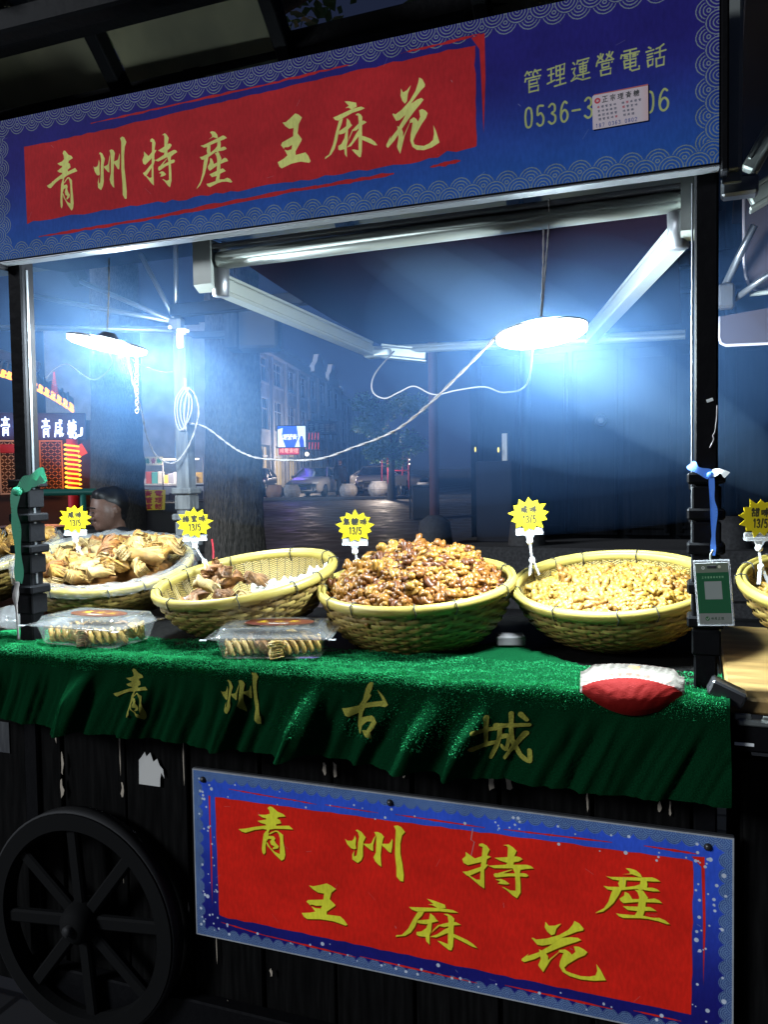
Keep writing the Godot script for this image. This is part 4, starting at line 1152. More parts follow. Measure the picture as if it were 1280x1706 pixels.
func front_sign() -> void:
	var W := 1204
	var H := 408
	var pic := Pic.new(W, H, Color.BLACK)
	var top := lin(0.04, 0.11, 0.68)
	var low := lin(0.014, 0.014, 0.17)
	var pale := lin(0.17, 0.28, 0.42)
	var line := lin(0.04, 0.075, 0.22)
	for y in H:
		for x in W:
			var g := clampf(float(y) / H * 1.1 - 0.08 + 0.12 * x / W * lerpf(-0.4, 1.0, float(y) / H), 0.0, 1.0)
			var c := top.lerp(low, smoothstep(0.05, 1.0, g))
			var v := -1.0
			var e := mini(mini(x, W - 1 - x), mini(y, H - 1 - y))
			if e < 30:
				if y < 30 or H - 1 - y < 30:
					v = dome_line(x, mini(y, H - 1 - y), 30)
				if v < 0.0 and (x < 30 or W - 1 - x < 30):
					v = dome_line(y, mini(x, W - 1 - x), 30)
				if v >= 0.0:
					c = c.lerp(pale if v < 0.5 else line, 0.85)
			if e < 3:
				c = lin(0.36, 0.38, 0.4)
			pic.px(x, y, c)
	var red := lin(0.8, 0.022, 0.012)
	var poly := PackedVector2Array()
	for i in 50:
		poly.append(Vector2(62 + i * 21.6, 62 - 8 * smoothstep(0, 49, i) + 3.0 * noise.get_noise_1d(i * 5.3)))
	for i in 16:
		poly.append(Vector2(1132 - 4.0 * i / 16.0 + 3.0 * noise.get_noise_1d(i * 3.1 + 20), 56 + i * 20))
	for i in 50:
		poly.append(Vector2(1128 - i * 21.6, 360 - 8 * smoothstep(0, 49, i) + 4.0 * noise.get_noise_1d(i * 2.0 + 70)))
	for i in 14:
		poly.append(Vector2(66 + 2.0 * noise.get_noise_1d(i * 2.0) - 4.0 * i / 14.0, 348 - i * 20))
	pic.poly(poly, red)
	for s in [[100, 38, 260, 44, 2.5], [240, 42, 330, 46, 2.0], [350, 44, 480, 46, 2.0], [520, 44, 720, 46, 2.5], [760, 44, 980, 40, 3.0], [1040, 38, 1140, 40, 3.0], [70, 366, 200, 378, 2.5], [180, 376, 420, 384, 3.0], [430, 380, 700, 386, 3.0], [760, 378, 980, 382, 3.5], [1020, 376, 1110, 378, 2.5]]:
		var up := PackedVector2Array()
		var dn := PackedVector2Array()
		for i in 17:
			var t := i / 16.0
			var k: float = s[4] * (0.4 + 1.0 * absf(noise.get_noise_1d(s[0] + t * 9.0))) * sin(PI * clampf(t, 0.04, 0.96)) ** 0.5
			up.append(Vector2(lerpf(s[0], s[2], t), lerpf(s[1], s[3], t) - k))
			dn.append(Vector2(lerpf(s[0], s[2], t), lerpf(s[1], s[3], t) + k))
		dn.reverse()
		up.append_array(dn)
		pic.poly(up, red)
	pic.poly(PackedVector2Array([Vector2(44, 60), Vector2(49, 62), Vector2(48, 120), Vector2(50, 200), Vector2(47, 330), Vector2(45, 200)]), red)
	pic.poly(PackedVector2Array([Vector2(1128, 46), Vector2(1152, 44), Vector2(1154, 180), Vector2(1150, 300), Vector2(1149, 160), Vector2(1146, 64)]), red)
	for i in 150:
		var side := i % 4
		var p := Vector2(rng.randf_range(20, W - 20), rng.randf_range(16, 66))
		if side == 1:
			p.y = H - rng.randf_range(12, 44)
		elif side == 2:
			p = Vector2(rng.randf_range(14, 62), rng.randf_range(20, H - 20))
		elif side == 3:
			p = Vector2(W - rng.randf_range(14, 74), rng.randf_range(20, H - 20))
		pic.dot(p, rng.randf_range(1.3, 3.6) * (1.0 if i % 5 else 1.4), lin(0.6, 0.66, 0.75))
	var x0 := -1.128
	var y1 := 0.7135
	var put := [["qing", -1.004, 0.523, -0.859, 0.648], ["zhou", -0.73, 0.522, -0.586, 0.646], ["te", -0.458, 0.527, -0.305, 0.639], ["chan", -0.182, 0.523, -0.039, 0.626], ["wang", -0.842, 0.396, -0.727, 0.488], ["ma", -0.612, 0.388, -0.426, 0.493], ["hua", -0.332, 0.38, -0.161, 0.5]]
	for q in put:
		var r := Rect2((q[1] - x0) * 1000, (y1 - q[4]) * 1000, (q[3] - q[1]) * 1000, (q[4] - q[2]) * 1000)
		pic.brush(BRUSH[q[0]], Rect2(r.position + Vector2(2.0, 2.5), r.size), lin(0.14, 0.03, 0.0))
		pic.brush(BRUSH[q[0]], r, lin(0.88, 0.86, 0.05))
	pic.pen(PackedVector2Array([Vector2(694, 52), Vector2(690, 76), Vector2(697, 80), Vector2(690, 110)]), 1.1, lin(0.55, 0.3, 0.3))
	pic.grime(noise)
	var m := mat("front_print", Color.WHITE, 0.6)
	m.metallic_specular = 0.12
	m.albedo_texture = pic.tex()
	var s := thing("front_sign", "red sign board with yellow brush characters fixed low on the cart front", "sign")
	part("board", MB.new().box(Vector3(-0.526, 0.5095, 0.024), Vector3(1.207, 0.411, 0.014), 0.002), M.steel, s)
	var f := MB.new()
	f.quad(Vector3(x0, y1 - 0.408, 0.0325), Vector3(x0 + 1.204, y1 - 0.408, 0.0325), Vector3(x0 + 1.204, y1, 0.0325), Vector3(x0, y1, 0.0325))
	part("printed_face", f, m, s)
	for q in [[-1.098, 0.69], [-0.62, 0.694], [0.03, 0.69]]:
		part("bolt", MB.new().lathe([Vector2(0.0, 0.006), Vector2(0.005, 0.005), Vector2(0.008, 0.0)], 12, Transform3D(Basis(Vector3.RIGHT, PI / 2), Vector3(q[0], q[1], 0.033))), M.dark_plastic, s)

func grooved_arm(a: Vector3, b: Vector3) -> MB:
	var g := MB.new()
	g.bar(a, b, 0.034, 0.03, 0.004)
	var up := Vector3.UP
	g.bar(a + up * 0.021, b + up * 0.021, 0.008, 0.036, 0.002)
	g.bar(a - up * 0.021, b - up * 0.021, 0.008, 0.036, 0.002)
	return g

func awnings() -> void:
	var w := thing("folding_awning", "aluminium folding arm awning with dark purple fabric behind the header sign", "awning")
	var roller := part("roller_tube", MB.new().tube([Vector3(-1.075, 1.938, -0.06), Vector3(-0.012, 1.945, -0.06)], 0.021, 20), M.aluminium, w)
	part("cassette", MB.new().box(Vector3(-0.55, 1.969, -0.075), Vector3(1.08, 0.012, 0.07), 0.003), M.steel, w)
	for s in [[-1.11, 1], [0.004, -1]]:
		var g := MB.new()
		g.prism(PackedVector2Array([Vector2(-0.045, 0.045), Vector2(0.035, 0.045), Vector2(0.035, -0.06), Vector2(0.01, -0.075), Vector2(-0.045, -0.05)]), 0.05, Transform3D(Basis(Vector3.UP, -PI / 2), Vector3(s[0], 1.94, -0.07)))
		part("end_bracket", g, M.aluminium, w)
		part("pivot", MB.new().lathe([Vector2(0.0, -0.04), Vector2(0.02, -0.04), Vector2(0.022, 0.03), Vector2(0.0, 0.03)], 14, Transform3D(Basis.IDENTITY, Vector3(s[0] + s[1] * 0.03, 1.895, -0.07))), M.steel, w)
	part("arm", grooved_arm(Vector3(-1.085, 1.885, -0.08), Vector3(-1.088, 1.868, -1.08)), M.aluminium, w)
	part("arm", grooved_arm(Vector3(-0.022, 1.885, -0.08), Vector3(-0.31, 1.857, -1.08)), M.aluminium, w)
	part("elbow", MB.new().box(Vector3(-1.06, 1.852, -1.1), Vector3(0.1, 0.03, 0.05), 0.006), M.aluminium, w)
	part("forearm", grooved_arm(Vector3(-1.05, 1.86, -1.1), Vector3(-0.9, 1.842, -1.16)), M.aluminium, w)
	part("front_bar", MB.new().tube([Vector3(-1.1, 1.87, -1.14), Vector3(-0.02, 1.85, -1.14)], 0.016, 12), M.aluminium, w)
	var fab := MB.new()
	for i in 16:
		for j in 10:
			var P := func(a: int, b: int) -> Vector3:
				var t := b / 10.0
				return Vector3(lerpf(-1.06, -0.03, a / 16.0), lerpf(1.96, 1.885, t) - 0.012 * sin(PI * t), lerpf(-0.08, -1.14, t))
			fab.quad(P.call(i, j), P.call(i + 1, j), P.call(i + 1, j + 1), P.call(i, j + 1))
	part("fabric", fab, M.awning_fabric, w)
	var v := thing("folding_awning", "second folding awning frame of thin bars at the left, above the left lamp", "awning")
	var hub := Vector3(-1.682, 1.955, -0.76)
	for e in [Vector3(-2.089, 2.135, -0.76), Vector3(-1.838, 2.21, -0.78), Vector3(-1.677, 2.24, -0.76), Vector3(-2.31, 2.1, -0.74)]:
		part("strut", MB.new().tube([hub, e], 0.0085, 8), M.steel, v)
	part("front_bar", MB.new().tube([Vector3(-2.5, 1.998, -0.75), Vector3(-1.69, 1.928, -0.75)], 0.011, 10), M.steel, v)
	part("joint", MB.new().box(hub + Vector3(0, -0.01, 0), Vector3(0.05, 0.05, 0.04), 0.008), M.steel, v)
	part("bolt", MB.new().blob(hub + Vector3(-0.01, -0.02, 0.025), Vector3.ONE * 0.007), M.white_plastic, v)
	part("fabric", MB.new().box(Vector3(-2.1, 2.27, -0.75), Vector3(0.9, 0.008, 0.9), 0.002, Basis(Vector3.RIGHT, 0.1)), M.awning_fabric, v)
	var r := MB.new()
	r.box(Vector3(-0.81, 1.985, -0.72), Vector3(1.72, 0.04, 0.04), 0.004)
	single("back_beam", r, M.black_paint, "dark beam joining the tops of the back posts behind the awning", "beam")

func cloth_edge(x: float) -> float:
	return 0.088 + 0.012 * noise.get_noise_1d(x * 4.0) - 0.012 * smoothstep(-1.4, -1.7, x)

func cloth_point(x: float, s: float) -> Vector3:
	# s < 0: on the table, metres behind the front edge; s > 0: hanging down
	var ez := cloth_edge(x)
	var r := 0.016
	var wr := 0.008 * noise.get_noise_2d(x * 7.0, s * 11.0) + 0.003 * noise.get_noise_2d(x * 19.0, s * 17.0 + 5)
	if s <= 0.0:
		return Vector3(x, TABLE + 0.0045 + maxf(wr, -0.003), ez - r + s)
	var arc := r * PI / 2
	if s < arc:
		var a := s / r
		return Vector3(x, TABLE + 0.0045 - r + r * cos(a) + wr * (1 - s / arc), ez - r + r * sin(a))
	var dn := s - arc
	var k := smoothstep(0.0, 0.12, dn)
	var skew := x + dn * 0.45
	var fold := absf(noise.get_noise_1d(skew * 5.2 + 3.0)) * 0.055 + 0.012 * noise.get_noise_1d(skew * 17.0)
	for q in [[-0.8, 0.03, 0.06], [-0.53, 0.035, 0.05], [-0.42, 0.024, 0.06], [-1.42, 0.04, 0.03], [-0.62, 0.02, 0.03]]:
		fold += q[2] * exp(-pow((skew - 0.045 - q[0]) / q[1], 2.0))
	return Vector3(x - 0.03 * k * noise.get_noise_1d(x * 3.0), TABLE - 0.0115 - dn * (1.0 - 0.06 * k), ez + k * fold - 0.012 * k)

func tablecloth() -> void:
	var gold := Image.create(1900, 230, false, Image.FORMAT_RGBA8)
	var keep := Pic.new(1900, 230, Color.BLACK)
	for q in [["qing", -1.305, 0.949, 0.1, 0.13], ["zhou", -1.006, 0.965, 0.097, 0.13], ["gu", -0.705, 0.965, 0.112, 0.13], ["cheng", -0.41, 0.925, 0.12, 0.11]]:
		var rc := Rect2((q[1] + 1.83) * 1000, (TABLE - q[2]) * 1000 + 6, q[3] * 1000, q[4] * 1000)
		if q[0] == "cheng":
			keep.write(PEN["cheng"], rc, 5.5, Color.WHITE, true)
		else:
			keep.brush(BRUSH[q[0]], rc, Color.WHITE)
	for y in 230:
		for x in 1900:
			var kk := keep.d[(y * 1900 + x) * 3]
			if kk > 0:
				var t := 0.8 + 0.4 * noise.get_noise_2d(x * 0.2, y * 0.2)
				gold.set_pixel(x, y, Color(lin(0.26 * t, 0.25 * t, 0.025 * t), kk / 255.0))
	var gm := mat("gold_flock", Color.WHITE, 0.9)
	gm.albedo_texture = ImageTexture.create_from_image(gold)
	gm.transparency = BaseMaterial3D.TRANSPARENCY_ALPHA_SCISSOR
	gm.alpha_scissor_threshold = 0.5
	gm.texture_repeat = false
	var m := mat("velvet", lin(0.07, 0.95, 0.3), 0.95)
	grain(m, noise_tex(0.09, lin(0.008, 0.008, 0.009), lin(0.044, 0.044, 0.046), 512, 5, 101), Vector3(6, 6, 6), 0.9)
	m.rim_enabled = true
	m.rim = 0.12
	m.rim_tint = 1.0
	m.metallic_specular = 0.02
	# one sheet: over the table and down the front
	var g := MB.new()
	var nx := 260
	var ss := []
	for i in 14:
		ss.append(-0.3 + i * 0.3 / 14)
	for i in 7:
		ss.append(0.016 * PI / 2 * i / 6)
	for i in 20:
		ss.append(0.016 * PI / 2 + 0.19 * (i + 1) / 20)
	var pt := func(i: int, j: int) -> Array:
		var x := lerpf(-1.83, 0.066, float(i) / nx)
		var s: float = ss[j]
		if s < 0:
			s *= 0.62 + 0.5 * noise.get_noise_1d(x * 2.3 + 40) + 0.9 * exp(-pow((x + 0.42) / 0.12, 2.0)) - 0.3 * smoothstep(-0.3, -0.2, x)
		if s > 0.03:
			s = 0.03 + (s - 0.03) * (1.0 + 0.1 * noise.get_noise_1d(x * 2.0 + 9))
		return [cloth_point(x, s), Vector2(float(i) / nx, clampf((s + 0.005) / 0.23, 0.0, 1.0))]
	for j in ss.size() - 1:
		for i in nx:
			var a: Array = pt.call(i, j + 1)
			var b: Array = pt.call(i + 1, j + 1)
			var c: Array = pt.call(i + 1, j)
			var d: Array = pt.call(i, j)
			g.quad(a[0], b[0], c[0], d[0], a[1], b[1], c[1], d[1])
	var gl := MB.new()
	for j in range(20, ss.size() - 3):
		for i in range(60, 220):
			var q := []
			for e in [[i, j + 1], [i + 1, j + 1], [i + 1, j], [i, j]]:
				var w: Array = pt.call(e[0], e[1])
				q.append([w[0] + Vector3(0, 0.0, 0.0025), w[1]])
			gl.quad(q[0][0], q[1][0], q[2][0], q[3][0], q[0][1], q[1][1], q[2][1], q[3][1])
	var tc := single("tablecloth", g, m, "green velvet tablecloth hanging in folds over the front of the table", "tablecloth")
	part("gold_lettering", gl, gm, tc)
	# the pile of the velvet itself: short fibres standing on the top and over the front edge
	var fb := MB.new()
	fb.tri(Vector3(-0.0006, 0, 0), Vector3(0.0006, 0, 0), Vector3(0.0004, 0.0034, 0.0008))
	var mm := MultiMesh.new()
	mm.transform_format = MultiMesh.TRANSFORM_3D
	mm.mesh = fb.done()
	mm.instance_count = 80000
	for i in 80000:
		var x := rng.randf_range(-1.82, 0.06)
		var s := rng.randf_range(-0.2, 0.05) if i % 4 else rng.randf_range(-0.02, 0.035)
		if i % 14 == 5:
			s = rng.randf_range(0.04, 0.16)
			x = [-0.78, -0.5, -0.4, -0.6][(i / 14) % 4] + rng.randfn(0.0, 0.03) - s * 0.4
		var p := cloth_point(x, s)
		var nn := (cloth_point(x + 0.004, s) - p).cross(cloth_point(x, s + 0.004) - p).normalized()
		if nn.y + nn.z < 0:
			nn = -nn
		var up := (nn + Vector3(rng.randfn(0, 0.3), rng.randfn(0, 0.2), rng.randfn(0, 0.3) + 0.25)).normalized()
		var rt := up.cross(Vector3(rng.randfn(), 0.1, rng.randfn())).normalized()
		mm.set_instance_transform(i, Transform3D(Basis(rt, up, rt.cross(up)).scaled(Vector3.ONE * rng.randf_range(0.6, 1.3)), p))
	var pile_part := MultiMeshInstance3D.new()
	pile_part.name = "velvet_pile"
	pile_part.multimesh = mm
	var pm := mat("velvet_fibre", lin(0.03, 0.34, 0.12), 0.95)
	pm.metallic_specular = 0.05
	pile_part.material_override = pm
	pile_part.set_meta("kind", "stuff")
	tc.add_child(pile_part, true)

# ---------------------------------------------------------------- baskets and what lies in them
func bowl(t: float, R: float, rb: float, d: float) -> Vector2:
	return Vector2(rb + (R - rb) * sin(t * PI / 2), -d + d * pow(t, 1.35))

func make_basket(label: String, R: float, d: float, X: Transform3D) -> Node3D:
	var b := thing("bamboo_basket", label, "basket", X.origin, X.basis, "round bamboo baskets on the table")
	var rb := R * 0.55
	var Ro := R - 0.006
	var n := int(d / 0.0105) + 2
	for i in n:
		var g := MB.new()
		var t0 := (i + 0.04) / n
		var t1 := (i + 0.96) / n
		var p0 := bowl(t0, Ro, rb, d)
		var p1 := bowl(t1, Ro, rb, d)
		var seg := 192
		for k in seg:
			var q := []
			for e in [k, k + 1]:
				var a: float = TAU * e / seg + 0.011 * i
				var o := 0.0035 * cos(24.0 * a + PI * i) + 0.0008 * noise.get_noise_2d(a * 9.0, i * 3.0)
				var dr := Vector3(sin(a), 0, cos(a))
				var wob := 0.0012 * noise.get_noise_2d(a * 4.0, i * 7.0)
				q.append([dr * (p0.x + o) + Vector3(0, p0.y + wob, 0), dr * ((p0.x + p1.x) / 2 + o + 0.002) + Vector3(0, (p0.y + p1.y) / 2 + wob, 0), dr * (p1.x + o) + Vector3(0, p1.y + wob, 0)])
			g.quad(q[0][0], q[1][0], q[1][1], q[0][1])
			g.quad(q[0][1], q[1][1], q[1][2], q[0][2])
		part("weft_strip", g, M["bamboo_%d" % (i % 3)], b)
	for k in 48:
		var a := TAU * (k + 0.0) / 48
		var g := MB.new()
		var pts := []
		for j in 7:
			var p := bowl(j / 6.0, Ro, rb, d)
			pts.append(Vector3(sin(a), 0, cos(a)) * p.x + Vector3(0, p.y, 0))
		var side := Vector3(cos(a), 0, -sin(a)) * 0.0045
		for j in 6:
			g.quad(pts[j] - side, pts[j] + side, pts[j + 1] + side, pts[j + 1] - side)
		part("stake", g, M["bamboo_%d" % ((k + 1) % 3)], b)
	# inside lining woven in a herringbone twill, and the flat base
	var prof := [Vector2(0.0, -d + 0.006), Vector2(rb * 0.6, -d + 0.006)]
	for j in 11:
		var p := bowl(j / 10.0, Ro - 0.007, rb - 0.007, d - 0.006)
		prof.append(p)
	part("lining", MB.new().lathe(prof, 72, Transform3D.IDENTITY, 14.0, 4.0), M.twill, b)
	part("base", MB.new().lathe([Vector2(0.0, -d - 0.001), Vector2(rb, -d - 0.001), Vector2(rb + 0.002, -d + 0.008)], 48), M.bamboo_2, b)
	var rim := part("rim", MB.new().lathe([Vector2(R - 0.002, -0.014), Vector2(R + 0.006, -0.012), Vector2(R + 0.009, 0.0), Vector2(R + 0.006, 0.01), Vector2(R - 0.001, 0.011), Vector2(R - 0.003, 0.0), Vector2(R - 0.002, -0.014)], 96), M.bamboo_rim, b)
	part("inner_hoop", MB.new().lathe([Vector2(R - 0.014, -0.02), Vector2(R - 0.004, -0.018), Vector2(R - 0.004, 0.006), Vector2(R - 0.009, 0.009), Vector2(R - 0.014, 0.004), Vector2(R - 0.014, -0.02)], 96), M.bamboo_rim, rim)
	for k in 11:
		var a := TAU * (k + 0.35 * sin(k * 5.0)) / 11
		var dr := Vector3(sin(a), 0, cos(a))
		var tp := []
		for q in [[-0.017, -0.022], [0.005, -0.019], [0.0115, -0.006], [0.0105, 0.008], [0.0, 0.0135], [-0.012, 0.0115], [-0.017, 0.0], [-0.017, -0.022]]:
			tp.append(dr * (R + q[0]) + Vector3(0, q[1], 0) + dr.cross(Vector3.UP) * 0.002 * sin(q[1] * 200))
		part("binding_wire", MB.new().tube(tp, 0.0016, 5), M.wire, rim)
	return b

func twist_mesh(length: float, r: float, turns: float, bend: float, strands := 2) -> ArrayMesh:
	var g := MB.new()
	for s in strands:
		var p := []
		var rr := []
		var n := 22
		for i in n + 1:
			var t := float(i) / n
			var a := TAU * (turns * t + float(s) / strands)
			var x := (t - 0.5) * length
			var env := 1.0 if t > 0.1 and t < 0.9 else 0.7
			p.append(Vector3(x, cos(a) * r * 0.62 * env + bend * 0.012 * (t - 0.5) * (t - 0.5), sin(a) * r * 0.62 * env))
			rr.append(r * (0.66 if i > 0 and i < n else 0.3) * (0.9 + 0.2 * sin(i * 2.1 + s)))
		g.tube(p, rr, 7)
	return g.done()

func flaky_mesh(length: float, w: float, layers: int, twist: float, sd: int) -> ArrayMesh:
	# a bundle of thin fried ribbons, pinched in the middle and fanned at its ends
	var g := MB.new()
	for k in layers:
		var off := (k - (layers - 1) / 2.0)
		var tone := 0.55 + 0.45 * absf(sin(k * 2.3 + sd))
		g.col = Color(tone, pow(tone, 1.35), pow(tone, 1.8))
		var prev := []
		var n := 12
		var len2 := length * (0.9 + 0.2 * noise.get_noise_2d(k * 5.0, sd * 3.0))
		for i in n + 1:
			var t := float(i) / n
			var pin := 0.82 + 0.22 * pow(absf(t - 0.5) * 2.0, 1.5)
			var a := twist * (t - 0.5) + 0.1 * noise.get_noise_2d(k * 3.0, t * 2.0 + sd)
			var B := Basis(Vector3.RIGHT, a)
			var th := w * 0.07
			var hw := w * (0.8 + 0.22 * noise.get_noise_2d(k * 7.0, t * 3.0 + sd * 5.0)) * (0.75 + 0.25 * pin)
			var cy := off * w * 0.105 * pin + w * 0.05 * noise.get_noise_2d(t * 3.0 + sd, k * 2.0)
			var cx := (t - 0.5) * len2
			var ring := []
			for q in [[-1, -1], [1, -1], [1, 1], [-1, 1]]:
				ring.append(Vector3(cx, 0, 0) + B * Vector3(0, cy + q[1] * th * 0.5, q[0] * hw * 0.5))
			if i > 0:
				for e in 4:
					var f := (e + 1) % 4
					g.quad(prev[f], prev[e], ring[e], ring[f])
			else:
				g.quad(ring[0], ring[1], ring[2], ring[3])
			prev = ring
		g.quad(prev[3], prev[2], prev[1], prev[0])
	return g.done()

func braid_mesh(length: float, r: float, sd: int) -> ArrayMesh:
	# rope of many thin strands, as in the boxes
	var g := MB.new()
	for rope in 2:
		for s in 4:
			var p := []
			var n := 34
			for i in n + 1:
				var t := float(i) / n
				var big := TAU * (2.4 * t + 0.5 * rope)
				var c := Vector3((t - 0.5) * length, cos(big) * r * 0.5, sin(big) * r * 0.5)
				var a := TAU * (3.2 * t + s / 4.0)
				c += Vector3(0, cos(a), sin(a)) * r * 0.3
				c.y += 0.002 * noise.get_noise_2d(i * 0.7, s + rope * 5 + sd)
				p.append(c)
			g.tube(p, r * 0.2, 6)
	return g.done()

var B3 := Transform3D()
var B4 := Transform3D()
var B2 := Transform3D()
var B1 := Transform3D()
var B6 := Transform3D()
var B0 := Transform3D()

func baskets() -> void:
	var pic := Pic.new(128, 128, lin(0.2, 0.12, 0.03))
	for y in 128:
		for x in 128:
			var band := int(x / 32) % 2
			var u := posmod((x if band == 0 else -x) + y, 16)
			var k := 1.0 if u > 3 and x % 32 > 1 else 0.1
			var t := (0.8 + 0.4 * noise.get_noise_2d(x * 0.2, y * 0.2)) * k * (0.75 + 0.25 * sin(PI * (u - 2) / 14.0))
			pic.px(x, y, lin(0.4 * t, 0.28 * t, 0.065 * t))
	var tw := mat("twill", Color.WHITE, 0.5)
	tw.albedo_texture = pic.tex()
	tw.heightmap_enabled = true
	tw.heightmap_texture = tw.albedo_texture
	tw.heightmap_scale = 0.6
	B3 = Transform3D(tiltb(8.4, 1.2, 0.3), Vector3(-0.658, 1.139, -0.285))
	B4 = Transform3D(tiltb(11.3, 2.2, 1.1), Vector3(-0.184, 1.141, -0.39))
	B2 = Transform3D(tiltb(10.1, 4.5, 2.0), Vector3(-1.123, 1.148, -0.231))
	B1 = Transform3D(tiltb(12.0, -5.5, 0.7).scaled_local(Vector3.ONE * 1.09), Vector3(-1.74, 1.148, -0.43))
	B6 = Transform3D(tiltb(10.0, 0.0, 1.5).scaled_local(Vector3.ONE * 1.06), Vector3(0.36, 1.16, -0.36))
	B0 = Transform3D(tiltb(12.0, 2.0, 2.5).scaled_local(Vector3.ONE * 1.09), Vector3(-2.3, 1.16, -0.45))
	var a := make_basket("bamboo basket tilted forward, heaped with caramel brown dough twists", 0.246, 0.158, B3)
	var b := make_basket("bamboo basket filled level with small pale yellow dough twists", 0.241, 0.13, B4)
	dup(b, B2, "mostly empty bamboo basket showing its herringbone lining and a few brown pieces")
	dup(b, B1, "bamboo basket lined with clear plastic and piled with flaky pale twists")
	dup(b, B6, "bamboo basket cut off by the right edge, on the neighbouring tan board")
	dup(b, B0, "bamboo basket at the far left edge, beyond the left post")

func heap_h(x: float, z: float, R: float, peak: float, base: float) -> float:
	var q := (x * x + z * z) / (R * R)
	return base + peak * pow(maxf(1.0 - q, 0.0), 0.8) + 0.012 * noise.get_noise_2d(x * 14.0, z * 14.0)

func pile(X: Transform3D, R: float, peak: float, base: float, meshes: Array, mats: Array, called: String, label: String, cat: String, group: String, most: int, gap: float, under: String) -> void:
	# a dark bed, a joined lower layer, and the upper pieces one by one
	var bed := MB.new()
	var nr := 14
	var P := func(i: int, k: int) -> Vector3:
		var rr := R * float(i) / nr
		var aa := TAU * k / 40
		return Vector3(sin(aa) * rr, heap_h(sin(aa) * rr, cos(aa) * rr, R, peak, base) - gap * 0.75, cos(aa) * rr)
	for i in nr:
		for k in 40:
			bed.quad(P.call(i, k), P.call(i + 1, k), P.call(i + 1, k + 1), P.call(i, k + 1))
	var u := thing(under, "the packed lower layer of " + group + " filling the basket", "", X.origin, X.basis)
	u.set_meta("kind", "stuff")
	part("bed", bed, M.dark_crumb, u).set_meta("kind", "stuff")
	for q in 2:
		var mm := MultiMesh.new()
		mm.transform_format = MultiMesh.TRANSFORM_3D
		mm.mesh = meshes[q]
		mm.instance_count = 210
		for i in 210:
			var a := rng.randf() * TAU
			var r := (R - 0.012) * sqrt(rng.randf())
			var pos := Vector3(sin(a) * r, 0, cos(a) * r)
			pos.y = heap_h(pos.x, pos.z, R, peak, base) - gap * 0.5
			mm.set_instance_transform(i, Transform3D(Basis(Vector3.UP, rng.randf() * TAU) * Basis(Vector3.BACK, rng.randf_range(-0.4, 0.4)) * Basis(Vector3.RIGHT, rng.randf() * TAU), pos))
		var k := MultiMeshInstance3D.new()
		k.name = "lower_pieces"
		k.multimesh = mm
		k.material_override = mats[q]
		k.set_meta("kind", "stuff")
		u.add_child(k, true)
	var first: MeshInstance3D
	var n := 0
	var step := sqrt(PI * R * R / most) * 1.0
	var rows := int(R / step) + 2
	for iz in range(-rows, rows + 1):
		for ix in range(-rows, rows + 1):
			var pos := Vector3((ix + 0.5 * (iz & 1)) * step * 1.04, 0, iz * step * 0.92) + Vector3(rng.randf_range(-0.3, 0.3), 0, rng.randf_range(-0.3, 0.3)) * step
			if pos.length() > R or n >= most:
				continue
			pos.y = heap_h(pos.x, pos.z, R, peak, base) + rng.randf_range(-0.2, 0.35) * gap
			var slope := Vector3(-(heap_h(pos.x + 0.01, pos.z, R, peak, base) - pos.y) * 30, 1.0, -(heap_h(pos.x, pos.z + 0.01, R, peak, base) - pos.y) * 30).limit_length(1.6)
			var yaw := Basis(Vector3.UP, rng.randf() * TAU)
			var B := Basis(Quaternion(Vector3.UP, slope.normalized())) * yaw * Basis(Vector3.BACK, rng.randf_range(-0.5, 0.5)) * Basis(Vector3.RIGHT, rng.randf() * TAU)
			B = B.scaled_local(Vector3.ONE * rng.randf_range(0.78, 1.24))
			var o := MeshInstance3D.new()
			o.name = numbered(called)
			o.mesh = meshes[rng.randi() % meshes.size()]
			o.material_override = mats[rng.randi() % mats.size()]
			o.transform = X * Transform3D(B, pos)
			tag(o, label, cat, group)
			add_child(o)
			n += 1

